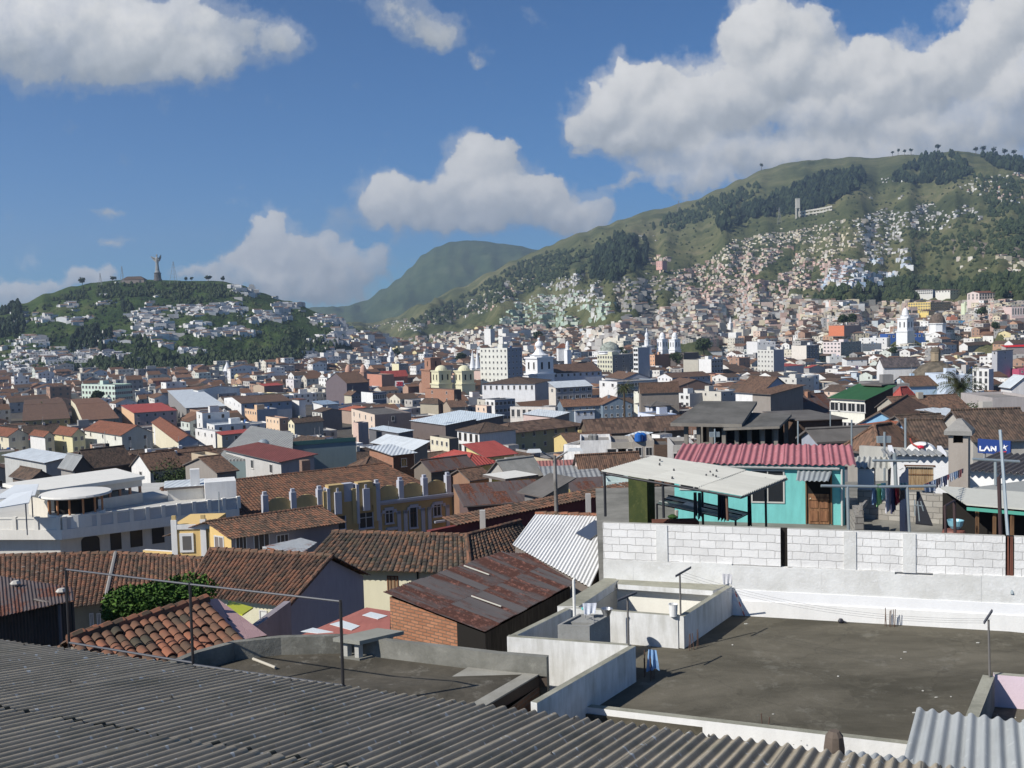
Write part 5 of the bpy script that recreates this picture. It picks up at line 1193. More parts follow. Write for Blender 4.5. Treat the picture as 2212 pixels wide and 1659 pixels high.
W0 = Z(1123, 1127, R1.z); WE = Z(1160, 1168, E1.z)
mb = MB(); tile_patch(mb, R1, W0, WE, E1, TND, pitch=.25, amp=.07); mb.build('roof_slope', h2)
mb = MB(); tile_patch(mb, W0, R1, R1 + V((-3, 6, -1.8)), W0 + V((-3, 6, -1.8)), TND); tile_patch(mb, R1, R0, R0 + V((0, 5, -1.6)), R1 + V((0, 5, -1.6)), TND); mb.build('roof_slope', h2)
mb = MB(); ridge_tiles(mb, R0, R1, .15, TN); ridge_tiles(mb, R1, W0, .15, TN); ridge_tiles(mb, E1, R1, .15, TN); mb.build('ridge', h2)
CRM = paint((.74, .70, .52), .12); f2 = Fac(lo_(E0.lerp(R0, .12) + V((.4, 0, 0)), 0), lo_(E1.lerp(R1, .12), 0))
mb = MB(); f2.box(mb, 0, f2.L, -24, E1.z - .05, -5.5, 0, CRM); mb.build('wall', h2)
opening(f2, h2, f2.rect('f', 1275, 62, 1372, 200), 'window', wood((.25, .10, .05)), plain((.30, .2, .12)), mull=2)
mb = MB(); f2.box(mb, *[f2.uz(*q('f', x, 40))[0] for x in (1525, 1535)], -24, E1.z - .1, 0, .06, DARK); mb.build('downpipe', h2)
h4 = root('tiled_house', 'large L shaped house with faded brown tiles at the left behind the tree', 'house', lo_(U(226, 1305, 45), -20))
VT = U(250, 1196, 52); VT0 = U(216, 1189, 53); VB = U(226, 1306, 45.5); LT = U(-80, 1250, 52); LB = U(-80, 1352, 43.5); RT = U(452, 1209, 50); RB = U(420, 1265, 46)
LT.z = VT0.z = VT.z; RT.z = VT.z; LB.z = VB.z
mb = MB(); tile_patch(mb, LT, VT, VB, LB, TN, pitch=.25, amp=.06); mb.build('roof_slope', h4)
RB2 = U(470, 1330, 44.5); RB2.z = VB.z
mb = MB(); tile_patch(mb, VT, RT, RB2, VB, TN, pitch=.25, amp=.06); mb.build('roof_slope', h4)
mb = MB(); tile_patch(mb, RT, VT, VT + V((0, 5, -1.6)), RT + V((0, 5, -1.6)), TN); tile_patch(mb, VT, LT, LT + V((0, 5, -1.6)), VT + V((0, 5, -1.6)), TN); mb.build('roof_slope', h4)
mb = MB(); ridge_tiles(mb, LT, VT, .13, TN); ridge_tiles(mb, VT, RT, .13, TN); mb.tube(VT + V((0, 0, .08)), VB + V((0, 0, .08)), .09, plain((.30, .28, .25)), n=6); mb.build('ridge', h4)
mb = MB(); f4 = Fac(lo_(LB.lerp(LT, .1), 0), lo_(VB.lerp(VT, .1), 0)); f4.box(mb, 0, f4.L, -20, VB.z - .1, -5, 0, paint((.30, .27, .2), .5)); ff = Fac(lo_(VB.lerp(VT, .1), 0), lo_(RB2.lerp(RT, .1), 0)); ff.box(mb, 0, ff.L, -20, VB.z - .12, -5, -.01, paint((.30, .27, .2), .5)); mb.build('wall', h4)
for x in (440, 500, 740, 800):
 opening(f4, h4, f4.rect('e', x, 375 if x > 600 else 450, x + 42, 500 if x > 600 else 590), 'window', WFRAME, GLASS, mull=1)
h5 = root('rusty_shed', 'shed with a dark rusty corrugated roof at the left edge', 'shed', lo_(U(60, 1350, 28), -13))
a = U(-60, 1235, 33.5); b = U(157, 1268, 31.5); c = U(160, 1296, 29.5); d = U(-60, 1345, 27.5)
mb = MB(); wave_patch(mb, d, c, b, a, .1, .014, METRU, res=6, ny=2); mb.build('roof', h5)
f5 = Fac(lo_(d.lerp(a, .08), 0), lo_(c.lerp(b, .2), 0)); mb = MB()
p0 = f5.pt(0, -13); p1 = f5.pt(f5.L, -13); wave_patch(mb, p0, p1, V((p1.x, p1.y, c.z - .15)), V((p0.x, p0.y, d.z - .1)), .09, .012, sheet((.10, .095, .085), bump=False), res=6, ny=1); mb.build('wall', h5)
mb = MB(); p = c + V((-.4, -.1, -.1)); mb.tube(p + V((0, 0, -3)), p, .05, plain((.15, .15, .16)), n=8); mb.tube(p, p + V((-.8, .2, .12)), .05, plain((.1, .08, .07)), n=8); mb.build('downpipe', h5)
for k, (x, y) in enumerate(((130, 140), (510, 205))):
 p = U(*q('e', x, y), 31.5 - k); mb = MB(); mb.lathe(p, [(.12, 0), (.17, .05), (.1, .13)], plain((.5, .47, .42), .9), n=7); tag(mb.build('plaster_lump', origin=p), ['lump of pale mortar on the upper edge of the rusty shed roof', 'lump of pale mortar at the right corner of the rusty shed roof'][k], 'mortar')
h6 = root('orange_tile_roof', 'orange and grey barrel tiled roof between the tree and the rounded dark roof', 'roof', U(300, 1400, 22))
R0 = Z(148, 1384, -6.5); R1 = Z(445, 1299, -6.5); dn = (U(530, 1388, 22.0) - R1); E1 = R1 + dn; E0 = R0 + dn
mb = MB(); tile_patch(mb, R0, R1, E1, E0, TNO, pitch=.23, row=.4, amp=.062, res=8, jit=.018); mb.build('roof_slope', h6)
mb = MB(); ridge_tiles(mb, R0, R1, .14, TNO, 11); mb.build('ridge', h6)
mb = MB(); nb = V((R0.y - R1.y, R1.x - R0.x, 0)).normalized(); tile_patch(mb, R1, R0, R0 + nb * 2.2 + V((0, 0, -1.2)), R1 + nb * 2.2 + V((0, 0, -1.2)), TNO, pitch=.27); mb.build('roof_slope', h6)
PKC = brick((.47, .31, .30), (.42, .27, .27), (.40, .27, .26), w=.6, h=.3, mort=.006, dirt=.2, strong=.3)
a, b, c, d = R1 + V((-.02, 0, .05)), U(470, 1293, 25.3), U(577, 1372, 22.8), U(516, 1383, 22.0)
mb = MB(); mb.slab([d, c, b, a], .15, PKC, DARK); mb.build('verge_coping', h6)
mb = MB(); mb.hexa([lo_(p, -12) for p in (E0, E1, R1, R0)], [p - V((0, 0, .15)) for p in (E0, E1, R1, R0)], paint((.35, .3, .25))); mb.build('wall', h6)
mb = MB(); a, b, c, d = U(*q('e', 1860, 350), 32), U(*q('e', 2010, 385), 31.5), U(*q('e', 2100, 325), 33), U(*q('e', 1900, 270), 34); mb.slab([a, b, c, d], .05, plain((.50, .52, .03), .6)); ya = mb.build('yellow_awning', origin=a); tag(ya, 'bright yellow green awning below the eave of the lilac gabled house', 'awning')
gr = root('corrugated_roof_house', 'white corrugated roof with a dark skylight left of the block wall', 'house', lo_(U(1268, 1264, 29), -15))
A = U(1107, 1176, 35.5); B = U(1157, 1110, 42); C = U(1345, 1116, 40.5); D = U(1275, 1268, 29.3)
WGV = sheet((.82, .81, .78), bump=False, dirt=.1, rough=.6, panel=1.0)
mb = MB(); wave_patch(mb, A, D, C, B, .24, .015, WGV, res=8, ny=6); mb.build('roof', gr)
mb = MB(); s4 = [bil(A, D, C, B, s, t) + V((0, 0, .05)) for s, t in ((.60, .58), (.78, .52), (.92, .82), (.72, .88))]; mb.slab(s4 if (s4[1]-s4[0]).cross(s4[2]-s4[0]).z > 0 else s4[::-1], .02, plain((.05, .06, .09), .3)); mb.build('skylight', gr)
mb = MB(); ridge_tiles(mb, B, C, .09, TNO); mb.build('ridge', gr)
mb = MB(); mb.hexa([lo_(p, -15) for p in (A, D, C, B)], [p.lerp((A + C) / 2, .04) - V((0, 0, .12)) for p in (A, D, C, B)], paint((.2, .17, .15))); mb.build('wall', gr)
def leaf_crown(mb, centre, rad, n, leaf, mats, seed=1, flat=.8, lobes=14):
 r_ = random.Random(seed); ls = []
 for _ in range(lobes):
  d = V((r_.gauss(0, 1), r_.gauss(0, 1), r_.gauss(0, 1))).normalized(); ls.append((centre + V((d.x * rad.x, d.y * rad.y, d.z * rad.z)) * r_.uniform(.25, .72), r_.uniform(.28, .5)))
 for _ in range(n):
  c_, f = r_.choice(ls); d = V((r_.gauss(0, 1), r_.gauss(0, 1), r_.gauss(0, 1))).normalized()
  p = c_ + V((d.x * rad.x, d.y * rad.y, d.z * rad.z)) * f * (r_.random() ** .35)
  x = V((r_.gauss(0, 1), r_.gauss(0, 1), r_.gauss(0, 1))).normalized(); y = x.orthogonal().normalized(); s = leaf * r_.uniform(.6, 1.4)
  mb.poly([p - x * s, p - y * s * .5, p + x * s, p + y * s * .5], r_.choice(mats))
def tree(name, label, base, h, rad, n, leaf, seed, mats=None, group=None, limbs=5):
 r0 = root(name, label, 'tree', base, group); r_ = random.Random(seed); mats = mats or [leafy(), leafy((.07, .13, .03), (.03, .06, .018)), leafy((.035, .07, .02), (.015, .03, .012))]
 mb = MB(); top = base + V((0, 0, h - rad.z)); mb.tube(base, top, h * .035, wood((.12, .09, .06), (.05, .04, .03)), h * .02)
 for _ in range(limbs):
  e = top + V((r_.uniform(-1, 1) * rad.x, r_.uniform(-1, 1) * rad.y, r_.uniform(-.2, .9) * rad.z)) * .7; mb.tube(base.lerp(top, .7), e, h * .015, wood((.12, .09, .06), (.05, .04, .03)), h * .005)
 mb.build('trunk', r0); mb = MB(); leaf_crown(mb, top + V((0, 0, rad.z * .1)), rad, n, leaf, mats, seed); mb.build('crown', r0); return r0
tb = U(350, 1310, 33); GRN = [leafy((.07, .14, .025), (.025, .06, .012), 1.2), leafy((.05, .10, .02), (.02, .045, .012), 1.2), leafy((.09, .16, .03), (.04, .08, .02), 1.2)]
tree('leafy_tree', 'round bright green tree between the old tiled roofs at the left', lo_(tb, -15), 7.0, V((2.0, 1.7, 1.1)), 15000, .07, 5, GRN)
mw = root('boundary_wall', 'long dark red wall with a tiled coping crossing behind the white corrugated roof', 'wall', lo_(U(1010, 1140, 64), -22))
a = U(930, 1140, 64); b = U(1150, 1103, 70); c = U(1360, 1071, 77); d_ = U(1470, 1055, 80)
for p in (a, b, c, d_): p.z = b.z
MAR = paint((.20, .055, .05), .35); mbw = MB(); mbc = MB()
for p, r in ((a, b), (b, c), (c, d_)):
 wallseg(mbw, p, r, .4, p.z, -26, MAR, None, 1); dd = (r - p).normalized(); n_ = V((-dd.y, dd.x, 0))
 p = p.lerp(r, .22) if p is a else p; tile_patch(mbc, p + n_ * 1.3 + V((0, 0, .4)), r + n_ * 1.3 + V((0, 0, .4)), r - n_ * .2 + V((0, 0, .05)), p - n_ * .2 + V((0, 0, .05)), TNO if False else TN, pitch=.3, amp=.07)
mbw.build('masonry', mw); mbc.build('coping', mw)
for x, y, D in ((110, 1050, 64), (990, 900, 71)):
 mb = MB(); p = U(*q('c', x, y), D - .5); mb.box(lo_(p, p.z - 1.6), V((.35, 0, 0)), V((0, .35, 0)), V((0, 0, 2.6)), paint((.5, .48, .45))); mb.build('post', mw)
lp = root('street_lamp', 'tall grey street lamp with two heads in front of the weathered white block', 'street lamp', lo_(U(1204, 1110, 60), -19))
b = U(1205, 1112, 60); t_ = U(1198, 984, 60); mb = MB(); mb.tube(lo_(b, -19), t_, .16, concrete((.33, .31, .29)), .1); mb.build('pole', lp)
for sx_ in (-1, 1):
 mb = MB(); e = t_ + V((sx_ * .9, -.3, .35)); mb.tube(t_ - V((0, 0, .2)), e, .05, GFRAME); mb.build('arm', lp)
 mb = MB(); mb.hexa([e + V((x_ * .45 + sx_ * .3, y_ * .2, -.08)) for x_, y_ in ((-1, -1), (1, -1), (1, 1), (-1, 1))], [e + V((x_ * .35 + sx_ * .3, y_ * .12, .1)) for x_, y_ in ((-1, -1), (1, -1), (1, 1), (-1, 1))], plain((.6, .62, .62), .4)); mb.build('lamp_head', lp)
OC = paint((.50, .36, .17), .3); OCD = paint((.56, .42, .20), .3); LIL = paint((.46, .47, .52), .15); DG = plain((.02, .022, .028), .3)
a = U(*q('b', 250, 950), 110); b = U(*q('b', 1820, 765), 110); b2 = Z(*q('b', 1820, 765), a.z)
ad = root('ochre_building', 'ochre building with grey piers, stepped parapet towers and arched bays', 'building', lo_(a, -30))
fa = Fac(lo_(a, 0), lo_(b2, 0)); zco = a.z; L_ = fa.L
uz = lambda x, y: fa.uz(*q('b', x, y)); uu = lambda x, y=900: uz(x, y)[0]
utL, utR = uu(745), uu(1190)
mb = MB(); fa.box(mb, -2.0, utL, -30, zco, -.5, 0, OC); fa.box(mb, utR, L_, -30, zco, -.5, 0, OC)
fa.box(mb, utL, uu(985, 1000), -30, zco + .4, -.5, .35, OC); fa.box(mb, uu(985, 1000), utR, -30, zco + .2, -.5, .35, OC)
fa.box(mb, -2.0, -1.5, -30, zco, -7, -.5, OC); fa.box(mb, L_ - .4, L_, -30, zco, -9, -.5, OC)
mb.build('wall', ad)
def parap(x0, x1, ztop, nm='parapet'):
 mb = MB(); n_ = 10; P0 = []
 for i in range(n_ + 1):
  t = i / n_; P0.append((lerp(x0, x1, t), ztop + .55 * math.sin(math.pi * min(1, max(0, (t - .08) / .84))) ** .5 if .08 < t < .92 else ztop))
 poly = [(x0, zco)] + [(x1, zco)] + P0[::-1]
 mb.poly([fa.pt(u, z, 0) for u, z in poly], OCD); mb.poly([fa.pt(u, z, -.25) for u, z in poly][::-1], OCD)
 for i in range(n_): mb.poly([fa.pt(*P0[i], 0), fa.pt(*P0[i + 1], 0), fa.pt(*P0[i + 1], -.25), fa.pt(*P0[i], -.25)], OCD)
 mb.build(nm, ad)
zpar = uz(1290, 740)[1]
zp1 = zco + (uz(1290, 735)[1] - uz(1290, 815)[1])
pl = [uu(262, 830), uu(495, 800), uu(715, 790)]; pr = [uu(1190, 740), uu(1385, 700), uu(1585, 680), uu(1778, 655)]
for s in (pl, pr):
 for x0, x1 in zip(s, s[1:]): parap(x0 + .2, x1 - .2, zp1)
for u in pl + pr:
 mb = MB(); fa.box(mb, u - .3, u + .3, zco, zp1 + 1.0, -.45, .3, LIL); fa.box(mb, u - .2, u + .2, zp1 + 1.0, zp1 + 1.35, -.3, .15, LIL); mb.build('parapet_post', ad)
for x0, x1 in ((-.6, utL), (utR - .1, L_ + .3)):
 mb = MB(); fa.box(mb, x0, x1, zco - .28, zco, 0, .38, LIL); fa.box(mb, x0, x1, zco - .5, zco - .28, 0, .2, LIL); mb.build('cornice', ad)
for xs in ((1195, 1385), (1410, 1585), (1610, 1790), (270, 500), (530, 750)):
 x0, x1 = uu(xs[0], 950 - 60), uu(xs[1], 950 - 60); mb = MB(); zt_a = zco - .55
 fa.box(mb, x0, x0 + .45, -30, zt_a - .9, 0, .12, LIL); fa.box(mb, x1 - .45, x1, -30, zt_a - .9, 0, .12, LIL)
 w_ = x1 - x0
 for i, (f0_, f1_, dz_) in enumerate(((0, .18, .9), (.18, .3, .62), (.3, .7, .35), (.7, .82, .62), (.82, 1, .9))):
  fa.box(mb, x0 + w_ * f0_, x0 + w_ * f1_, zt_a - dz_ - .35, zt_a - dz_ + .02 + (0), 0, .12, LIL)
 mb.build('arch_trim', ad)
def tower(xa, ya, xb, ztop_px, steps):
 for (x0, x1, yt, o1, mt) in steps:
  mb = MB(); u0 = uu(x0, ya); u1 = uu(x1, ya); zt_ = uz((x0 + x1) / 2, yt)[1]; fa.box(mb, u0, u1, zco - 2.2 if mt is not OC else zco - .3, zt_, -.6, o1, mt); mb.build('tower_step', ad)
tower(0, 800, 0, 0, [(735, 765, 755, .5, OCD), (765, 790, 730, .6, LIL), (778, 905, 700, .55, OC), (905, 990, 690, .30, LIL), (975, 1008, 730, .5, OCD), (1008, 1030, 695, .6, LIL), (1022, 1145, 675, .55, OC), (1145, 1172, 708, .5, OCD), (1172, 1205, 735, .45, LIL)])
for (x0, x1, y0, y1) in ((820, 882, 760, 935), (1055, 1115, 730, 905)):
 mb = MB(); u0, z1_ = uz(x0, y0); u1, z0_ = uz(x1, y1); fa.box(mb, u0, u1, z0_, z1_, .3, .85, LIL); fa.box(mb, (u0 + u1) / 2 - .12, (u0 + u1) / 2 + .12, z1_, z1_ + .45, .4, .7, LIL); mb.build('fin', ad)
for (x0, y0, x1, y1, nm) in ((368, 1028, 438, 1170, 'door'), (590, 995, 662, 1110, 'window'), (795, 970, 918, 1060, 'window'), (1035, 938, 1145, 1045, 'window'), (1262, 905, 1322, 1012, 'window'), (1462, 880, 1522, 1050, 'door'), (1660, 850, 1718, 955, 'window')):
 u0, u1, z0_, z1_ = fa.rect('b', x0, y0, x1, y1); mb = MB(); o = .36 if 745 < x0 < 1190 else 0.0
 fa.box(mb, u0, u1, z0_, z1_, o, o + .02, DG); wn = mb.build(nm, ad)
 mb = MB(); fa.box(mb, u0 - .15, u1 + .15, z0_ - .2, z0_, o, o + .22, LIL); fa.box(mb, u1, u1 + .12, z0_, z1_, o, o + .1, LIL); fa.box(mb, u0 - .12, u0, z0_, z1_, o, o + .1, LIL); fr_ = mb.build('frame', wn, origin=WL[ad.name])
 mb = MB(); fa.box(mb, (u0 + u1) / 2 - .04, (u0 + u1) / 2 + .04, z0_, z1_, o + .02, o + .05, WFRAME if nm == 'window' else BFRAME); fa.box(mb, u0, u1, z0_ + (z1_ - z0_) * .65, z0_ + (z1_ - z0_) * .65 + .07, o + .02, o + .05, WFRAME if nm == 'window' else BFRAME); mb.build('bars', wn, origin=WL[ad.name])
for (x0, x1, y) in ((1265, 1350, 1078), (1660, 1745, 1018)):
 mb = MB(); u0, z_ = uz(x0, y); u1 = uz(x1, y)[0]; fa.box(mb, u0, u1, z_, z_ + .25, 0, .5, LIL); mb.build('ledge', ad)
RD0 = U(*q('b', 20, 720), 108) ; rb = V(fa.n) * -1
e0_ = fa.pt(-9, zco - .3, -.4); e1_ = fa.pt(L_ - .3, zco - .3, -.4); r0_ = fa.pt(-9, zco + 2.6, -9); r1_ = fa.pt(L_ - 5, zco + 2.9, -9)
TBG = tile((.135, .078, .055), (.07, .046, .036), (.19, .095, .06), pitch=.3, row=.45, bump=False, moss=.35)
mb = MB(); tile_patch(mb, r0_, r1_, e1_, e0_, TBG, pitch=.34, row=.5, amp=.08, res=5); mb.build('roof_slope', ad)
mb = MB(); tile_patch(mb, r1_, r0_, r0_ + rb * 7 - V((0, 0, 2.6)), r1_ + rb * 7 - V((0, 0, 2.6)), TBG, pitch=.34, row=.5, res=5); mb.poly([e1_, r1_ + rb * 7 - V((0, 0, 2.6)) + fa.d * 4, r1_], TBG); ridge_tiles(mb, r0_, r1_, .16, TBG); mb.build('roof_slope', ad)
FOOT.append((fa.pt(L_ / 2, 0, -7), 16, [fa.pt(-9, 0, 0), fa.pt(L_, 0, 0), fa.pt(L_, 0, -16), fa.pt(-9, 0, -16)], -30, zco + 3))
mb = MB(); p = U(*q('b', 570, 560), 122); mb.box(lo_(p, p.z - 2.2), V((.9, .5, 0)), V((-.5, .9, 0)), V((0, 0, 3.0)), brick((.30, .17, .11), (.2, .12, .09))); tag(mb.build('chimney', origin=lo_(p, p.z - 2)), 'crumbling brick chimney at the left end of the big ochre building roof', 'chimney')
YL = paint((.74, .52, .22), .12)
yh = root('yellow_house', 'small yellow house with white corner piers and framed window', 'house', lo_(U(*q('a', 1430, 1300), 84), -24))
a = U(*q('a', 1425, 1040), 84); b = U(*q('a', 1735, 1040), 84); yf = Fac(lo_(a, 0), lo_(b, 0)); zy = a.z
mb = MB(); yf.box(mb, 0, yf.L, -26, zy, -5, 0, YL); mb.build('wall', yh)
for x in (1430, 1672):
 mb = MB(); u = yf.uz(*q('a', x, 1150))[0]; yf.box(mb, u - .05, u + .42, -26, zy + .45, -.2, .12, WHITE); yf.box(mb, u, u + .35, zy + .45, zy + .8, -.15, .05, OCD); mb.build('pier', yh)
mb = MB(); yf.box(mb, .0, yf.L + .1, zy - .35, zy + .05, 0, .1, WHITE); mb.build('frieze', yh)
mb = MB(); u0, u1, z0_, z1_ = yf.rect('a', 1490, 1105, 1612, 1260); yf.box(mb, u0, u1, z0_, z1_, 0, .1, WHITE); w1 = mb.build('window', yh); mb = MB(); u0, u1, z0_, z1_ = yf.rect('a', 1515, 1128, 1592, 1240); yf.box(mb, u0, u1, z0_, z1_, .1, .12, plain((.14, .13, .12), .4)); mb.build('pane', w1, origin=WL[yh.name])
a2 = U(*q('a', 1740, 1100), 83.5); b2 = U(*q('a', 1915, 1100), 82); gf2 = Fac(lo_(a2, 0), lo_(b2, 0)); zg0 = gf2.uz(*q('a', 1850, 1100))[1]; zg1 = gf2.uz(*q('a', 1760, 1020))[1]
mb = MB(); pl_ = [(0, -26), (gf2.L, -26), (gf2.L, zg0 - .1), (.15 * gf2.L, zg1), (0, zg1)]
mb.poly([gf2.pt(u, z, 0) for u, z in pl_], YL); mb.build('gable_wall', yh)
opening(gf2, yh, gf2.rect('a', 1775, 1120, 1862, 1255), 'window', WFRAME, plain((.2, .17, .16)), fw=.12, mull=1)
sw0 = gf2.pt(gf2.L, 0, 0); sw1 = V(sw0 + V((math.cos(YAW), math.sin(YAW), 0)) * 9.5)
sf2 = Fac(lo_(sw0, 0), lo_(sw1, 0)); mb = MB(); sf2.box(mb, 0, sf2.L, -26, zg0 - .3, -4, 0, paint((.36, .33, .33), .3)); mb.build('side_wall', yh)
for x0, x1 in ((1950, 2050), (2100, 2240), (2290, 2400)):
 opening(sf2, yh, sf2.rect('a', x0, 1120, x1, 1240), 'window', WFRAME, plain((.06, .045, .035)), fw=.08, mull=2)
rgl = gf2.pt(.1 * gf2.L, zg1 + .1, .3);
mb = MB(); ev0 = gf2.pt(gf2.L + .4, zg0 - .35, .5); ev1 = sf2.pt(sf2.L + .5, zg0 - .35, .7); rg0 = gf2.pt(.0, zg1 + .1, .4); rg1 = rg0 + (ev1 - ev0)
tile_patch(mb, rg0, rg1, ev1, ev0, TN, pitch=.26, amp=.07); mb.build('roof_slope', yh)
mb = MB(); tile_patch(mb, rg1, rg0, rg0 + V((-4.2, 1.8, -1.5)), rg1 + V((-4.2, 1.8, -1.5)), TN, pitch=.26, amp=.07); ridge_tiles(mb, rg0, rg1, .14, TN); mb.build('roof_slope', yh)
mb = MB(); ylw = U(*q('a', 1185, 1245), 86); yb = U(*q('a', 1430, 1262), 85); wallseg(mb, ylw, yb, .4, ylw.z, -26, YL, WHITE, 1); mb.build('garden_wall', yh)
FOOT.append((a, 7, [lo_(a, 0), lo_(b, 0), lo_(b, 0) + V((0, 8, 0)), lo_(a, 0) + V((0, 8, 0))], -26, zy + 1))
WT2 = paint((.80, .77, .70), .25); WSH = paint((.66, .63, .57), .3)
wb_ = root('terrace_building', 'white building with arched ground floor, balustrades and a roof terrace pavilion', 'building', lo_(U(*q('a', 510, 1160), 92), -30))
cor = U(*q('a', 510, 1080), 92); zfl2 = cor.z                       # slab edge level
rt_ = Z(*q('a', 1960, 905), zfl2 + 0.0); rt_ = Z(*q('a', 1985, 900), zfl2)
dL_ = V((-1, .12, 0)).normalized(); lt = cor + dL_ * 26
fR = Fac(lo_(cor, 0), lo_(rt_, 0)); fL = Fac(lo_(lt, 0), lo_(cor, 0))
dpt = 22
mb = MB(); base = [lo_(cor, 0), lo_(rt_, 0), lo_(rt_, 0) - fR.n * dpt, lo_(lt, 0) - fL.n * dpt, lo_(lt, 0)]
mb.slab([V((p.x, p.y, zfl2 + .02)) for p in base], .9, concrete((.55, .54, .51), (.4, .39, .36), .4), WT2); mb.build('terrace_slab', wb_)
mb = MB(); bi = [lo_(cor, 0) - fR.n * 1.2, lo_(rt_, 0) - fR.n * 1.2, lo_(rt_, 0) - fR.n * dpt, lo_(lt, 0) - fL.n * dpt, lo_(lt, 0) - fL.n * 1.2]
for i in range(5):
 p, r = bi[i], bi[(i + 1) % 5]; mb.poly([lo_(p, -32), lo_(r, -32), lo_(r, zfl2 - .88), lo_(p, zfl2 - .88)], WSH)
mb.build('wall', wb_)
fR2 = Fac(bi[0], bi[1])
for (x0, x1, y0, y1) in ((670, 830, 1140, 1250), (910, 1010, 1090, 1235), (1075, 1185, 1065, 1210), (1255, 1365, 1045, 1180)):
 u0, u1, z0_, z1_ = fR2.rect('a', x0, y0, x1, y1); mb = MB(); n_ = 8; w_ = u1 - u0; r_ = w_ * .25
 pts_ = [(u0, z0_), (u1, z0_), (u1, z1_ - r_)] + [(u1 - r_ + r_ * math.cos(t), z1_ - r_ + r_ * math.sin(t)) for t in [math.pi / 2 * i / 4 for i in range(1, 5)]] + [(u0 + r_ - r_ * math.sin(t), z1_ - r_ + r_ * math.cos(t)) for t in [math.pi / 2 * i / 4 for i in range(0, 5)]]
 mb.poly([fR2.pt(u, z, .04) for u, z in pts_], DG); mb.build('archway', wb_)
def balustrade(fac, u0, u1, n_, h_=1.0, mat=WT2):
 for i in range(n_ + 1):
  u = lerp(u0, u1, i / n_); mb = MB(); fac.box(mb, u - .18, u + .18, zfl2 + .02, zfl2 + h_ + .2, -.38, -.02, mat); mb.build('baluster_post', wb_)
 mb = MB()
 for i in range(n_):
  a_, b_ = lerp(u0, u1, i / n_) + .18, lerp(u0, u1, (i + 1) / n_) - .18; fac.box(mb, a_, b_, zfl2 + .02, zfl2 + h_, -.26, -.12, METB2); fac.box(mb, a_, b_, zfl2 + h_, zfl2 + h_ + .12, -.32, -.06, mat)
 mb.build('balustrade', wb_)
METB2 = plain((.55, .57, .58), .5)
balustrade(fR, .3, fR.L, 11); METB2 = WT2; balustrade(fL, 0, fL.L - .3, 12)
pv = root('pavilion', 'long low pavilion with a broad cream roof on the white terrace', 'pavilion', V((cor.x, cor.y + 6, zfl2)))
r2p = U(*q('a', 330, 752), 97); r3p = Z(*q('a', 1200, 630), r2p.z); r1p = Z(*q('a', 20, 692), r2p.z + .1); r4p = Z(*q('a', 960, 565), r2p.z + .1)
mb = MB(); mb.slab([r2p, r3p, r4p, r1p], .35, paint((.74, .72, .66), .15)); mb.build('roof', pv)
pf2 = Fac(lo_(r2p, 0) + V((.3, .8, 0)), lo_(r3p, 0) + V((-.5, .5, 0)))
mb = MB(); pf2.box(mb, 0, pf2.L * .28, zfl2 + .03, r2p.z - .36, -4, 0, paint((.6, .56, .48), .2)); pf2.box(mb, pf2.L * .28, pf2.L, zfl2 + .03, zfl2 + 1.1, -4, 0, WSH); pf2.box(mb, pf2.L * .28, pf2.L, zfl2 + 1.1, r2p.z - .36, -3.8, -3.4, DARK); pf2.box(mb, pf2.L * .28, pf2.L, r2p.z - 1.1, r2p.z - .362, -.3, 0, WSH); mb.build('wall', pv)
for k in range(7):
 mb = MB(); u = lerp(pf2.L * .3, pf2.L - .3, k / 6); pf2.box(mb, u, u + .22, zfl2 + 1.1, r2p.z - 1.1, -.25, -.02, paint((.36, .2, .13), .2)); mb.build('post', pv)
rbp = U(*q('a', 640, 990), 95); rbp.z = zfl2 + .03
rb_ = root('round_bar', 'round corner bar with a thin disc roof and orange posts on the white terrace', 'bar', rbp)
mb = MB(); mb.lathe(rbp, [(2.5, 0), (2.5, 1.2)], paint((.78, .77, .72), .1), n=28); mb.build('counter', rb_)
mb = MB(); mb.lathe(rbp + V((0, 0, 2.7)), [(3.1, 0), (3.2, .1), (3.1, .25), (.7, .45)], paint((.72, .7, .65), .1), n=28); mb.build('roof', rb_)
mb = MB(); mb.lathe(rbp + V((0, 0, 1.25)), [(1.9, 0), (1.9, 1.5)], DARK, n=24); mb.build('inner', rb_)
for k in range(7):
 t = math.radians(195 + k * 28); mb = MB(); p = rbp + V((math.cos(t) * 2.38, math.sin(t) * 2.38, 1.2)); mb.tube(p, p + V((0, 0, 1.5)), .1, paint((.62, .3, .15), .1)); mb.build('post', rb_)
hut = root('terrace_hut', 'white terrace hut with a slanted grey lid and small chimney', 'hut', U(*q('a', 1400, 880), 108))
hp = U(*q('a', 1390, 745), 106); ya_ = YAW
c_, zt__, lR_, lL_, D__ = corners('a', 1240, 1390, 1690, 745, 106, 3, 18, lenL=4.5)
mb = MB(); b4 = c_; mb.hexa([lo_(p, zfl2) for p in b4], [lo_(p, zt__) for p in b4], WT2); mb.build('wall', hut)
w_, r_ = roof_parts(b4, zt__, 'lid', 0, .35, METL, WT2, hut, ROOFW); r_.build('roof', hut)
mb = MB(); p = U(*q('a', 1580, 690), 107); mb.box(lo_(p, zt__ - .5), V((.9, .3, 0)), V((-.3, .9, 0)), V((0, 0, 2.4)), WHITE); mb.build('chimney', hut)
c_, zt__, lR_, lL_, D__ = corners('a', 1600, 1700, 1960, 735, 104, 3, 18, lenL=3)
mb = MB(); mb.hexa([lo_(p, zfl2) for p in c_], [lo_(p, zt__ + .6) for p in c_], WHITE); tag(mb.build('white_wall_block', origin=lo_(c_[0], zfl2)), 'bright white blank walls at the right end of the arched terrace building', 'wall')
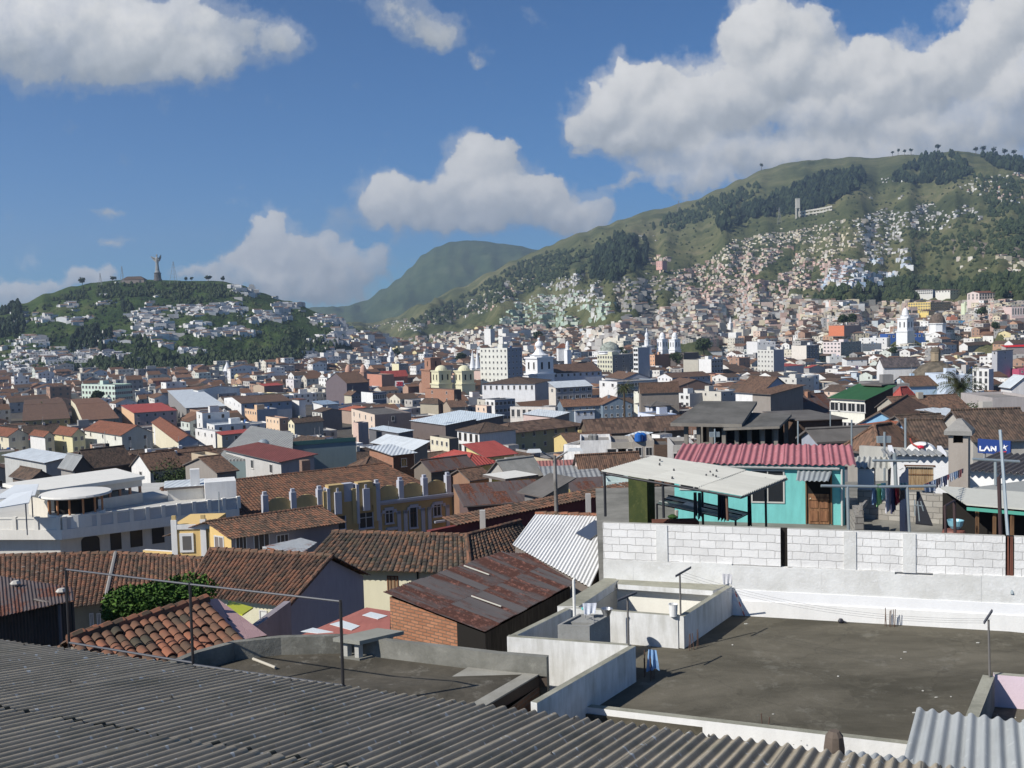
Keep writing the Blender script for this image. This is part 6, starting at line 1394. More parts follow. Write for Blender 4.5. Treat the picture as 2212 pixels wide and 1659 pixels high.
for k, (x0, y0, x1, y1, D) in enumerate(((-20, 880, 240, 850, 90), (0, 800, 290, 790, 94))):
 a = U(*q('a', x0, y0), D); b = U(*q('a', x1, y1), D); mb = MB(); mb.slab([a + V((0, -1.5, 0)), b + V((0, 0, 0)), b + V((-1, 3, .6)), a + V((0, 3, .6))], .08, plain((.72, .75, .76), .5)); mb.tube(b + V((-.4, .2, 0)), V((b.x - .4, b.y + .2, zfl2)), .06, GFRAME)
 tag(mb.build('sunshade', origin=V((b.x, b.y, zfl2))), ['lower pale sunshade sheet at the left end of the arched terrace building', 'upper pale sunshade sheet beside the cream pavilion roof'][k], 'sunshade')
FOOT.append((lo_((cor + rt_) / 2, 0), 30, base, -32, zfl2 + 4))
mb = MB(); a, b, c, d = U(*q('b', 240, 1215), 74), U(*q('b', 560, 1275), 70), U(*q('b', 695, 1180), 80), U(*q('b', 560, 1143), 84); mb.slab([a, b, c, d], .1, sheet((.52, .54, .54), rust=.25, pitch=.2, dirt=.3)); mb.hexa([lo_(p, -26) for p in (a, b, c, d)], [p - V((0, 0, .12)) for p in (a, b, c, d)], paint((.3, .3, .3)))
tag(mb.build('galvanised_shed', origin=lo_(a, -26)), 'low shed with a patchy galvanised roof in front of the ochre building', 'shed')
SH = dict
def FR(a, *b, **k): return bld(*a, *b, **k)
MG = METG; GR = paint(LGR, .4); BRN = paint((.20, .15, .12), .4)
T_ = [  # many right walls repeat the left colour darker, their shade put into it
 ('a', -140, 70, 235, 300, 'leftmost cream apartment house with a red brown gabled roof', SH(h=10, roof='L', rise=2.6, wall=CR, rmat=TREDB, win=(2, 2, 2, 2), cat='apartment house')),
 ('a', 250, 372, 448, 300, 'apartment house with a blank white projecting bay and red brown roof', SH(h=10, roof='L', rise=1.6, wall=CR, wallL=W_, rmat=TREDB, win=(2, 1, 0, 0), cat='apartment house')),
 ('a', 450, 600, 705, 292, 'pale yellow apartment house in the middle of the red brown roofed row', SH(h=10, roof='L', rise=2.6, wall=(.74, .68, .42), rmat=TREDB, win=(3, 2, 3, 1), cat='apartment house')),
 ('a', 705, 1010, 1265, 292, 'tallest gabled apartment house at the right end of the red brown roofed row', SH(h=11.5, roof='L', rise=3.4, wall=(.52, .52, .46), wallL=(.76, .75, .66), rmat=TREDB, win=(3, 2, 3, 3), cat='apartment house')),
 ('a', 1010, 1112, 1462, 108, 'peach and pink office block with a flat crimson metal roof', SH(h=13, roof='shedR', rise=1.2, wall=(.48, .38, .36), wallL=OR, rmat=METR, win=(3, -1, 0, 0), yaw=28, cat='office block')),
 ('a', 568, 690, 985, 170, 'long tan house with a broad brown roof left of the crimson roofed block', SH(h=9, roof='R', rise=2.5, wall=(.36, .32, .24), wallL=CR, rmat=TILE3, win=(1, 4, 1, 3), yaw=25)),
 ('a', 60, 190, 580, 175, 'long ochre house with a brown roof behind the yellow apartment row', SH(h=9, roof='R', rise=2.5, wall=(.33, .28, .15), rmat=TILE, win=(1, 6, 0, 0), yaw=25)),
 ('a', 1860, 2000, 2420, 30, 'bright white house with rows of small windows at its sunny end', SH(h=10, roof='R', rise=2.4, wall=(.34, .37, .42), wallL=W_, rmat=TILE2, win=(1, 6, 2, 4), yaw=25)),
 ('a', 1400, 1545, 1870, 68, 'grey warehouse with a pale sheet roof left of the bright white windowed house', SH(h=8, roof='shedR', rise=1.5, wall=(.28, .27, .26), rmat=METL, win=(1, 6, 0, 0), yaw=22, cat='warehouse')),
 ('a', 2030, 2130, 2300, 82, 'small peach fronted house beside the bright white windowed house', SH(h=10, roof='flat', wall=(.40, .40, .42), wallL=OR, rmat=FLATC, win=(0, 0, 1, 5))),
 ('a', 1270, 1480, 1640, 345, 'house with a red brown roof and grey gable behind the white hip roofed house', SH(h=6, roof='L', rise=2.2, wall=(.40, .42, .46), rmat=TREDB, wallL=CR, yaw=25)),
 ('a', 1620, 1785, 1800, 262, 'bright white flat roofed block right of the red brown apartment row', SH(h=7, roof='flat', wall=GRY, wallL=W_, rmat=FLATC, win=(0, 0, 1, 3))),
 ('a', 1275, 1480, 1580, 262, 'low white flat building behind the tallest gabled apartment house', SH(h=6, roof='flat', wall=GRY, wallL=W_, rmat=FLATC)),
 ('a', 1092, 1245, 1520, 578, 'white gabled cottage with a weathered brown hip roof near the dark tree', SH(h=6, roof='R', rise=3.0, wall=(.50, .48, .44), wallL=W_, rmat=TILE, win=(1, 3, 1, 1), D=165)),
 ('a', 620, 745, 1090, 555, 'dark brown tiled house in front of the yellow apartment row', SH(h=6, roof='R', rise=3.4, wall=(.10, .08, .07), rmat=TILED, D=168, cat='house')),
 ('a', 505, 620, 740, 560, 'dark gabled shed left of the dark brown tiled house', SH(h=5, roof='L', rise=2.2, wall=(.12, .10, .09), wallL=(.34, .32, .30), rmat=METG, D=160, cat='shed')),
 ('a', 105, 265, 400, 650, 'small brown roofed house behind the cream pavilion roof', SH(h=5, roof='L', rise=1.6, wall=(.16, .13, .11), rmat=TILED, D=140)),
 ('a', 40, 380, 600, 520, 'low hall with a wide shiny metal roof below the yellow apartment row', SH(h=5, roof='shedL', rise=.8, wall=(.5, .5, .48), rmat=METL, D=170, cat='hall')),
 ('a', 1880, 2330, 2440, 515, 'low house with a dark red ribbed roof and white ornaments before the warehouse', SH(h=6, roof='shedL', rise=.9, lenR=5, wall=(.40, .39, .38), wallL=(.52, .51, .49), rmat=sheet((.20, .07, .06), pitch=.4), win=(0, 0, 1, 3), D=140)),
 ('a', 1590, 1870, 1880, 500, 'low cream and tan wall block below the dark tree', SH(h=4, roof='flat', wall=(.5, .42, .3), wallL=(.52, .42, .30), rmat=FLATC, D=160, cat='outbuilding')),
 ('a', 1540, 1800, 1960, 600, 'brown tiled roof house just left of the large ochre building', SH(h=5, roof='R', rise=2.6, wall=(.3, .27, .24), rmat=TILE, D=135)),
 ('a', 1800, 1840, 2150, 290, 'house with a red sheet roof and open galleries behind the grey warehouse roof', SH(h=7, roof='shedR', rise=.8, wall=(.38, .36, .33), wallL=CR, rmat=METR, win=(2, 4, 0, 0))),
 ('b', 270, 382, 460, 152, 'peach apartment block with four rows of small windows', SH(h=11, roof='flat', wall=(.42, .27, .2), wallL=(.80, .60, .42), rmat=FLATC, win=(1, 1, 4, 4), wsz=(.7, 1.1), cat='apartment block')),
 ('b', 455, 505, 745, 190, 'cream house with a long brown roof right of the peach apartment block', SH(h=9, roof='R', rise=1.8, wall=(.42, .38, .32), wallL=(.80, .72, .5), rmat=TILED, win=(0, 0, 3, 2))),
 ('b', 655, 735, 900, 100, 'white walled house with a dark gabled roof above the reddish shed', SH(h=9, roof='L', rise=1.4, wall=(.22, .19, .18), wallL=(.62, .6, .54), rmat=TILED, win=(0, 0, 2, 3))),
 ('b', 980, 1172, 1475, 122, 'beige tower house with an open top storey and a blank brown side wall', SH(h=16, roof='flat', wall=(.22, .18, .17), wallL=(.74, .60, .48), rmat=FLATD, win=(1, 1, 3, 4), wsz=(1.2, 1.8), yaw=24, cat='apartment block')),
 ('b', 990, 1035, 1120, 190, 'narrow pinkish stair tower in front of the beige tower house', SH(h=12, roof='flat', wall=(.34, .30, .30), wallL=(.66, .48, .4), rmat=FLATD, cat='tower')),
 ('b', 1125, 1370, 1490, 275, 'covered yard with a pale blue sheet roof in front of the brown side wall', SH(h=5, roof='shedL', rise=.6, wall=(.15, .15, .16), rmat=METB, cat='shed')),
 ('b', 1472, 1760, 2015, 210, 'nearer of the two market halls with flat pale blue roofs', SH(h=7, roof='shedL', rise=1.6, wall=(.16, .13, .12), rmat=METB, cat='market hall')),
 ('b', 1665, 2020, 2240, 172, 'farther of the two market halls with flat pale blue roofs', SH(h=7.5, roof='shedL', rise=1.4, wall=(.16, .13, .12), rmat=METB, cat='market hall')),
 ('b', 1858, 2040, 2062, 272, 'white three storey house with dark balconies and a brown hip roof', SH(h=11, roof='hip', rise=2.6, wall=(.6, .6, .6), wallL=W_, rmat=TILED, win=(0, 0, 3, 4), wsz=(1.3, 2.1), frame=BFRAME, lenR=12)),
 ('b', 1633, 1790, 1868, 322, 'small cream house with a grey parapet left of the white balconied house', SH(h=7, roof='flat', wall=(.18, .16, .14), wallL=CR, rmat=FLATD, win=(0, 0, 1, 4))),
 ('b', 1160, 1500, 1610, 412, 'hall with a white faceted metal roof above the orange brick house', SH(h=7, roof='shedL', rise=1.4, wall=(.22, .21, .2), rmat=METL, D=175, cat='hall')),
 ('b', 1130, 1325, 1500, 460, 'orange brick house with a white sheet roof', SH(h=7, roof='shedR', rise=1.0, wall=BRICKD, wallL=BRICKO, rmat=METL, win=(1, 1, 0, 0), D=155)),
 ('b', 985, 1085, 1280, 560, 'small house with a worn brown hip roof just behind the ochre building', SH(h=4, roof='hip', rise=2.0, wall=(.35, .2, .14), rmat=TILE, D=138)),
 ('b', 1680, 1945, 2135, 525, 'pavilion with a plain red hip roof nearest the mossy roof', SH(h=4.5, roof='hip', rise=1.8, wall=YE, rmat=METR, D=150, over=.9, cat='pavilion')),
 ('b', 1935, 2100, 2330, 470, 'yellow pavilion with a red shed roof beside the barrack building', SH(h=5, roof='shedR', rise=2.0, wall=(.72, .6, .3), rmat=METR, D=175, over=.6, cat='pavilion')),
 ('b', 1500, 1640, 2000, 590, 'shed with rusty and mossy sheet roof to the right of the ochre building', SH(h=4, roof='R', rise=2.0, wall=(.2, .17, .14), rmat=METRU, D=132, cat='shed')),
 ('b', 1800, 1960, 2130, 660, 'low brown tiled house behind the right end of the ochre building', SH(h=4, roof='R', rise=1.6, wall=(.3, .18, .12), rmat=TILE, D=118)),
 ('c', 110, 325, 955, 270, 'long yellowish barrack building with arched windows and a banded brown roof', SH(h=8.5, roof='hip', rise=2.4, wall=(.50, .45, .26), wallL=(.56, .52, .36), rmat=tile((.12, .08, .06), (.06, .04, .033), (.17, .11, .08), pitch=.9, row=1.3), win=(2, 7, 1, 4), yaw=38, over=1.2, cat='barracks')),
 ('c', 945, 1010, 1820, 265, 'very long low building with a dark brown roof right of the barracks', SH(h=7, roof='R', rise=4.2, wall=(.16, .12, .09), rmat=tile((.12, .08, .06), (.06, .04, .033), (.17, .11, .08), pitch=.9, row=1.3), yaw=12, over=1.0, cat='barracks')),
 ('c', 725, 850, 1240, 365, 'yellow house with a brown roof tucked behind the stained white block', SH(h=6, roof='R', rise=2.4, wall=YE, rmat=TILE, yaw=12)),
 ('c', 806, 940, 945, 375, 'lower step of the stained white blank walled block', SH(h=12, roof='flat', wall=paint((.74, .73, .71), .8, scale=.5), wallL=paint((.78, .77, .75), .8, scale=.5), rmat=FLATC, yaw=60, D=150, lenR=8)),
 ('c', 938, 940, 1198, 338, 'tall stained white blank walled block in the middle of the roofs', SH(h=14, roof='flat', wall=paint((.80, .79, .77), .75, scale=.5), rmat=FLATC, yaw=-4, D=148, lenL=8, cat='house')),
 ('c', 1199, 1200, 1375, 352, 'grey concrete house with dark strip windows right of the stained white block', SH(h=12, roof='flat', wall=(.40, .37, .32), rmat=FLATC, yaw=-3, D=147, lenL=8, win=(1, 2, 0, 0), wsz=(3.2, 1.0))),
 ('c', 1378, 1380, 1555, 340, 'grey concrete house carrying two blue water tanks', SH(h=12, roof='flat', wall=(.42, .38, .33), rmat=FLATC, yaw=-3, D=146, lenL=8, win=(2, 2, 0, 0))),
 ('c', 1556, 1557, 1706, 372, 'bare brown brick house right of the house with blue water tanks', SH(h=11, roof='flat', wall=BRICKD, rmat=FLATD, yaw=-3, D=145, lenL=8)),
 ('c', 1708, 1710, 1900, 375, 'grey house full of drying laundry beside the open concrete shell', SH(h=10, roof='flat', wall=(.5, .48, .45), rmat=FLATD, yaw=-4, D=120, lenL=8, win=(1, 1, 0, 0), wsz=(3.0, 1.3))),
 ('c', 1255, 1340, 1520, 335, 'small hut with a pale sheet roof behind the blue water tanks', SH(h=7, roof='shedL', rise=1, wall=(.5, .47, .4), rmat=METL, D=165, cat='hut')),
 ('c', 915, 945, 1440, 585, 'low house with a brown tiled roof directly before the stained white block', SH(h=4, roof='R', rise=2.4, wall=(.62, .5, .44), rmat=TILE, D=105, yaw=12, win=(1, 2, 0, 0))),
 ('c', 370, 640, 815, 535, 'flat roofed yellow house with rooftop parapets before the barracks', SH(h=6, roof='flat', wall=(.5, .42, .3), wallL=YE, rmat=FLATC, D=135)),
 ('c', 345, 405, 485, 560, 'small yellow hut with a dark slanted lid on the yellow roofs', SH(h=4, roof='shedR', rise=.8, wall=YE, rmat=METG, D=118, cat='hut')),
 ('c', 185, 350, 625, 640, 'house with a faded grey tiled roof before the yellow flat roofed house', SH(h=4, roof='R', rise=2.6, wall=(.4, .38, .35), rmat=concrete((.34, .33, .3), (.2, .2, .18), .6, .8), D=105)),
 ('c', 100, 270, 620, 775, 'yellow terrace house with a white rimmed upper hut and laundry', SH(h=5, roof='flat', wall=(.74, .52, .14), rmat=FLATC, D=88)),
 ('c', 262, 335, 520, 665, 'little yellow porch hut with a curved white lid', SH(h=3, roof='lid', wall=(.72, .48, .12), rmat=paint((.7, .68, .62), .2), D=92, over=.6, cat='hut')),
 ('c', 790, 800, 1110, 745, 'low bright yellow parapet house behind the dark red wall', SH(h=4, roof='flat', wall=(.78, .6, .22), rmat=FLATC, D=92, yaw=2, lenL=5)),
 ('c', 635, 700, 1120, 672, 'long grey shed with a flat sheet roof behind the yellow parapet', SH(h=3.5, roof='shedR', rise=.6, wall=(.25, .23, .21), rmat=METG, D=100, yaw=5, cat='shed')),
 ('c', 640, 645, 960, 640, 'faded red sheet roof shed in front of the stained white block', SH(h=3, roof='shedR', rise=1.2, wall=(.4, .3, .28), rmat=sheet((.36, .16, .14), pitch=.4), D=112, yaw=5, lenL=7, cat='shed')),
 ('c', 1000, 1160, 1320, 680, 'low pale mint house left of the mossy panel', SH(h=5, roof='flat', wall=(.6, .72, .68), rmat=FLATC, D=80, yaw=0, lenL=3)),
 ('c', 480, 640, 840, 790, 'concrete stair hut with a tilted grey slab roof', SH(h=4, roof='shedL', rise=1.6, wall=(.2, .19, .18), rmat=FLATD, D=80, cat='hut')),
 ('c', -60, 10, 640, 870, 'long shed with a dark rusty sheet roof behind the tiled dark red wall', SH(h=4, roof='shedR', rise=1.6, wall=(.15, .1, .09), rmat=METRU, D=82, yaw=14, cat='shed')),
 ('c', 860, 940, 1340, 815, 'shed with a mottled rusty roof left of the mossy panel', SH(h=3.5, roof='shedR', rise=1.5, wall=(.15, .1, .09), rmat=METRU, D=84, yaw=8, cat='shed')),
 ('d', 120, 455, 720, 140, 'large orange brick gable hall with a rust striped sheet roof', SH(h=9, roof='R', rise=5.0, wall=BRICKO, wallL=BRICKO, rmat=METRU, D=190, yaw=30, cat='hall')),
 ('l', 610, 890, 1125, 1105, 'white and cream five storey house with a green sheet roof and brick side', SH(h=15, roof='shedL', rise=2.4, wall=BRICKD, wallL=(.78, .76, .66), rmat=sheet((.04, .12, .055), pitch=.4), win=(0, 0, 4, 4), wsz=(2.0, 1.5), D=165, cat='apartment house')),
 ('l', 735, 850, 905, 1000, 'white rooftop cabin above the green sheet roof', SH(h=5, roof='lid', wall=(.5, .5, .52), wallL=W_, rmat=METG, D=180, base=-22, win=(0, 0, 1, 1), cat='hut')),
 ('l', 895, 1025, 1125, 990, 'bare brick house with a thin dark slab right of the green sheet roof', SH(h=14, roof='lid', wall=BRICKD, rmat=FLATD, D=170)),
 ('l', 850, 1195, 1390, 1308, 'sky blue house with white framed windows and a brown gabled roof', SH(h=7, roof='R', rise=2.4, wall=(.12, .11, .10), wallL=(.30, .52, .72), rmat=TILE, win=(0, 0, 1, 5), wsz=(1.4, 2.2), frame=WHITE, D=115, yaw=62)),
 ('l', 350, 352, 705, 1270, 'long bare brick house wall left of the five storey house', SH(h=9, roof='shedB', rise=-.1, wall=BRICKD, rmat=FLATD, D=110, yaw=8, lenL=9)),
 ('l', 1050, 1180, 1300, 1350, 'small open hut under a rusty orange sheet beside the sky blue house', SH(h=2.6, roof='lid', wall=(.15, .13, .1), rmat=sheet((.42, .14, .07), pitch=.3), D=86, over=1.0, cat='hut')),
 ('l', 840, 1010, 1330, 1500, 'low house with an earthy brown roof right behind the turquoise house', SH(h=3.5, roof='hip', rise=2.2, wall=(.3, .28, .25), rmat=TILE, D=68)),
 ('l', 400, 500, 1060, 1440, 'long low dark roofed house with a row of white arches', SH(h=3.5, roof='R', rise=1.0, wall=(.35, .37, .42), rmat=FLATD, D=72, yaw=10, win=(1, 5, 0, 0))),
 ('l', 1250, 1310, 1620, 1480, 'blue walled house with a brown roof left of the chimney', SH(h=4, roof='R', rise=2.4, wall=(.30, .48, .72), rmat=TILED, D=72, yaw=-8)),
 ('l', 1240, 1300, 1650, 1375, 'brown tiled house with a small chimney behind the blue walled one', SH(h=4, roof='R', rise=2.2, wall=(.3, .27, .24), rmat=TILED, D=98, yaw=5)),
 ('l', 1740, 1790, 2330, 1425, 'long house with a dark brown roof behind the blue billboard', SH(h=4.5, roof='R', rise=3.4, wall=(.5, .47, .42), rmat=TILED, D=82, yaw=0)),
 ('l', 2010, 2100, 2400, 1330, 'house with a reddish tiled roof at the right edge above the billboard', SH(h=5, roof='R', rise=2.0, wall=(.3, .2, .16), rmat=TILE3, D=120, yaw=5)),
 ('l', 1120, 1190, 1750, 1195, 'long earthy tiled house in front of the palm tree', SH(h=6, roof='R', rise=3.0, wall=(.44, .40, .33), rmat=TILE, D=150, yaw=8)),
 ('l', 1440, 1600, 1740, 1245, 'hut with a pale striped sheet roof right of the sky blue house', SH(h=5, roof='shedR', rise=.8, wall=(.3, .28, .25), rmat=METL, D=115, cat='hut')),
 ('l', 1720, 1800, 1920, 1255, 'hut with a grey sheet roof below the palm tree', SH(h=5, roof='shedR', rise=.8, wall=(.4, .38, .3), rmat=METL, D=118, cat='hut')),
 ('l', 1935, 1950, 2330, 1088, 'long blank pinkish grey block at the right edge', SH(h=11, roof='flat', wall=(.46, .42, .40), rmat=FLATC, D=170, yaw=0, lenL=12)),
 ('l', 2020, 2110, 2330, 1000, 'white gabled hall above the blank pinkish grey block', SH(h=11, roof='L', rise=3.0, wall=(.72, .70, .68), rmat=METL, D=215, yaw=0, cat='hall')),
 ('l', 1125, 1200, 1320, 1090, 'house with a smooth red roof left of the palm tree', SH(h=6, roof='hip', rise=2.6, wall=(.4, .36, .3), rmat=METR, D=195)),
 ('l', 1260, 1262, 1490, 990, 'pale blue walled house with a brown roof right of the red roofed one', SH(h=10, roof='R', rise=2.4, wall=(.50, .66, .80), rmat=TILE, D=230, yaw=2, lenL=10)),
 ('l', 1000, 1010, 1262, 975, 'blank grey block left of the pale blue walled house', SH(h=12, roof='flat', wall=(.27, .26, .25), rmat=FLATD, D=225, yaw=2, lenL=12)),
 ('l', -180, 35, 290, 1045, 'big brown roofed hall with a blue grey gable', SH(h=9, roof='L', rise=4.0, wall=(.42, .46, .54), wallL=W_, rmat=TILE2, D=215, cat='hall')),
 ('l', 155, 325, 470, 925, 'pale grey three storey house behind the blue grey gable hall', SH(h=11, roof='flat', wall=(.56, .53, .48), wallL=(.66, .64, .58), rmat=FLATC, win=(2, 2, 2, 3))),
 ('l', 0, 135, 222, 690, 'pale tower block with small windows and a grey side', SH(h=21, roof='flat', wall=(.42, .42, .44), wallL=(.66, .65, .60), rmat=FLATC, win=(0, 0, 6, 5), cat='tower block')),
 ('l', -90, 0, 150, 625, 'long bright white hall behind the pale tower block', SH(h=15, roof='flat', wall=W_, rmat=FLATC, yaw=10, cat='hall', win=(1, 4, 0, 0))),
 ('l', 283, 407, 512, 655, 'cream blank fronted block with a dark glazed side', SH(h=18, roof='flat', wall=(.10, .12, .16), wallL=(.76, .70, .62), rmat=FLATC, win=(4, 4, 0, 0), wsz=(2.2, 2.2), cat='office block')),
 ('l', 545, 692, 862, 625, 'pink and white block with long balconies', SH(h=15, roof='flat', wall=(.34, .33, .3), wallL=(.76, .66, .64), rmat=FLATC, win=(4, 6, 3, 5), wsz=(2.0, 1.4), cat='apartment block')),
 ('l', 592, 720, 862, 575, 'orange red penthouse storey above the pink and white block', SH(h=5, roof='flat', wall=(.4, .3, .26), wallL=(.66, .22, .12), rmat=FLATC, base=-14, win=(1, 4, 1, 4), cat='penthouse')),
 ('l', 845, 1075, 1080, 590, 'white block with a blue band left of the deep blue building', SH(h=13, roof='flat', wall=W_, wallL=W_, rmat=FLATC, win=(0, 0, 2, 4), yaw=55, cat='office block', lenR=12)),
 ('l', 1073, 1076, 1400, 560, 'deep blue building with white framed windows', SH(h=13, roof='flat', wall=(.06, .14, .42), rmat=FLATC, win=(1, 9, 0, 0), wsz=(2, 2.4), frame=WHITE, yaw=4, lenL=16, cat='office block')),
 ('l', 850, 870, 1030, 640, 'blue grey house with a row of windows under the white block', SH(h=8, roof='flat', wall=(.22, .25, .28), rmat=FLATC, win=(1, 6, 0, 0), yaw=5)),
 ('l', 570, 600, 735, 745, 'white house with wide windows under the pink and white block', SH(h=8, roof='flat', wall=W_, rmat=FLATC, win=(1, 3, 0, 0), yaw=3)),
 ('l', 738, 742, 910, 775, 'white flat house beside the white house with wide windows', SH(h=8, roof='shedR', rise=2, wall=W_, rmat=TILED, win=(1, 2, 0, 0), yaw=3, lenL=10)),
 ('l', 50, 200, 385, 830, 'white sheds with a long red roof below the pale tower block', SH(h=7, roof='shedR', rise=1.4, wall=(.7, .7, .68), rmat=METR, cat='shed')),
 ('l', 385, 430, 560, 840, 'grey gabled shed with a red roof right of the long red roof', SH(h=7, roof='L', rise=2, wall=(.4, .39, .38), rmat=METR, cat='shed')),
 ('l', 1675, 1745, 1945, 655, 'white gabled school house with a dark brown roof', SH(h=9, roof='R', rise=3.4, wall=(.30, .31, .34), wallL=W_, rmat=TILED, win=(1, 8, 0, 0), cat='school')),
 ('l', 2050, 2120, 2330, 640, 'white gable fronted hall at the right edge', SH(h=11, roof='R', rise=4.0, wall=W_, rmat=TILED, yaw=20, cat='hall')),
 ('l', 2025, 2060, 2330, 668, 'house with a bright red sheet roof at the right edge', SH(h=8, roof='shedR', rise=1.6, wall=(.5, .42, .38), rmat=sheet((.62, .03, .03), pitch=.5, dirt=.1), yaw=8)),
 ('l', 1560, 1565, 1780, 900, 'pale blue white wall building beside the ornate white facade', SH(h=9, roof='flat', wall=(.66, .74, .84), rmat=FLATC, D=300, yaw=2, lenL=14, win=(1, 4, 0, 0))),
 ('l', 990, 1045, 1345, 828, 'long low white church building with a slate grey roof', SH(h=8, roof='R', rise=3.6, wall=W_, rmat=tile((.09, .08, .085), (.06, .055, .06), (.13, .11, .11), pitch=.5, row=.7), yaw=2, D=340, cat='church')),
 ('l', 1785, 1920, 1960, 850, 'ornate white church facade with columned tiers', SH(h=16, roof='flat', wall=(.6, .6, .62), wallL=(.76, .75, .72), rmat=FLATC, win=(0, 0, 3, 3), wsz=(1.4, 2.6), cat='church')),
 ('l', 1945, 1990, 2120, 700, 'grey concrete stair tower above the ornate white facade', SH(h=20, roof='lid', wall=(.46, .46, .48), rmat=FLATC, win=(2, 1, 1, 1), cat='tower')),
 ('l', 2160, 2170, 2330, 850, 'crimson and white house at the right edge', SH(h=9, roof='flat', wall=(.55, .12, .2), rmat=FLATC, win=(2, 3, 0, 0), frame=WHITE, yaw=2, lenL=10)),
 ('l', -40, 110, 115, 1060, 'rust brown roofed shed below the blue grey gable hall', SH(h=4, roof='shedL', rise=1.5, wall=(.3, .27, .24), rmat=TILE, D=185, lenR=9, cat='shed')),
 ('k', 515, 560, 700, 480, '', None),
 ('k', 525, 662, 1120, 610, 'long white church with a brown roof below the white domed tower', SH(h=14, roof='R', rise=6.0, wall=(.60, .61, .64), wallL=W_, rmat=TILE2, yaw=24, win=(1, 9, 0, 0), wsz=(1.4, 1.8), cat='church')),
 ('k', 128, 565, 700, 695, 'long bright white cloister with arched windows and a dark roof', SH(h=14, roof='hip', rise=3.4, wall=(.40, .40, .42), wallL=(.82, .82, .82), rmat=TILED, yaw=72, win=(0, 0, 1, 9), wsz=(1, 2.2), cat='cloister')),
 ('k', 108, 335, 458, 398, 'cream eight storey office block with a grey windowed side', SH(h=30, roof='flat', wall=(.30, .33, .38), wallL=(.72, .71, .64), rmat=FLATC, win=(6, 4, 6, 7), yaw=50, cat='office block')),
 ('k', 148, 200, 235, 370, 'white stair head on top of the cream eight storey office block', SH(h=8, roof='flat', wall=(.6, .6, .6), wallL=W_, rmat=FLATC, base=-12, cat='penthouse')),
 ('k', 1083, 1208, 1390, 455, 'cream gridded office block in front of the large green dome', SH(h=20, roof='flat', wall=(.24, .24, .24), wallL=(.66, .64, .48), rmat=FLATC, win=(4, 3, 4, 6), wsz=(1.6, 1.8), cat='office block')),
 ('k', 1382, 1420, 1518, 395, 'narrow office tower with a blank grey side', SH(h=25, roof='flat', wall=(.36, .39, .44), wallL=(.76, .76, .74), rmat=FLATC, win=(0, 0, 6, 1), wsz=(5, 1.8), cat='office tower')),
 ('k', 1518, 1560, 1690, 455, 'salmon orange house beside the narrow office tower', SH(h=15, roof='flat', wall=(.36, .2, .13), wallL=(.72, .42, .26), rmat=FLATD, win=(0, 0, 3, 2))),
 ('k', 1690, 1800, 1925, 440, 'dark brown flat block with rooftop trees', SH(h=15, roof='flat', wall=(.14, .12, .11), rmat=FLATD, cat='apartment block')),
 ('k', 1797, 1922, 1926, 497, 'blank beige block left of the white grey windowed block', SH(h=15, roof='flat', wall=(.4, .37, .32), wallL=(.50, .47, .40), rmat=FLATC, lenR=14, cat='apartment block')),
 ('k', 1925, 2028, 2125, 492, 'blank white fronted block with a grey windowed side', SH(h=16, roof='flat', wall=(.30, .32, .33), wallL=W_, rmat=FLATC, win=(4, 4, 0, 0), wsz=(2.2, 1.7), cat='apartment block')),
 ('k', 1100, 1248, 1585, 680, 'long blue grey office slab with strip windows', SH(h=14, roof='flat', wall=(.27, .31, .35), wallL=W_, rmat=FLATC, win=(3, 12, 1, 2), wsz=(2.0, 1.6), yaw=28, cat='office block')),
 ('k', 1298, 1302, 1525, 655, 'grey gabled church hall behind the blue grey office slab', SH(h=12, roof='L', rise=4.0, wall=(.42, .43, .46), rmat=TILE, lenL=25, yaw=18, cat='church')),
 ('k', 1583, 1705, 2022, 645, 'long house with a brown roof and white arcaded end', SH(h=10, roof='R', rise=3.0, wall=(.30, .33, .38), wallL=(.80, .80, .80), rmat=TILE2, win=(1, 8, 1, 4), yaw=24)),
 ('k', 680, 738, 1042, 728, 'grey office house with a pale sheet roof and dark windows', SH(h=13, roof='shedR', rise=3, wall=(.30, .30, .31), wallL=(.66, .60, .52), rmat=METL, win=(3, 6, 1, 1), wsz=(2.0, 1.6), yaw=24, cat='office block')),
 ('k', 538, 672, 742, 760, 'small cream house left of the grey office house', SH(h=8, roof='flat', wall=(.5, .46, .42), wallL=(.70, .64, .54), rmat=FLATC, win=(0, 0, 1, 3))),
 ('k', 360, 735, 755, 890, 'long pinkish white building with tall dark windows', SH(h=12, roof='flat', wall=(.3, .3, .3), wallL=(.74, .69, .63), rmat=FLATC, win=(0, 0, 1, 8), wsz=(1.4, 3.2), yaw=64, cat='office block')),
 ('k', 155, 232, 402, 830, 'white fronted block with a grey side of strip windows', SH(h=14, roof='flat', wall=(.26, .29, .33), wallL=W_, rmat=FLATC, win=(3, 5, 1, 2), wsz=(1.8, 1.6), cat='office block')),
 ('k', 75, 165, 207, 880, 'small peach tower house left of the white fronted block', SH(h=10, roof='flat', wall=(.45, .34, .3), wallL=(.80, .62, .48), rmat=FLATC, win=(0, 0, 2, 2))),
 ('k', 470, 728, 850, 972, 'shed with a bright ribbed metal roof before the pinkish white building', SH(h=7, roof='shedL', rise=1.6, wall=(.18, .17, .17), wallL=(.62, .48, .44), rmat=METL, cat='shed')),
 ('k', 750, 800, 1140, 885, 'long blue grey house with a brown roof', SH(h=9, roof='R', rise=3.4, wall=(.20, .25, .30), rmat=TILE3, win=(1, 6, 0, 0), yaw=14)),
 ('k', 1112, 1130, 1372, 868, 'blue grey gabled house with arched windows', SH(h=11, roof='L', rise=3.6, wall=(.20, .26, .32), rmat=TILE3, win=(2, 5, 0, 0), yaw=10, lenL=14, frame=WHITE)),
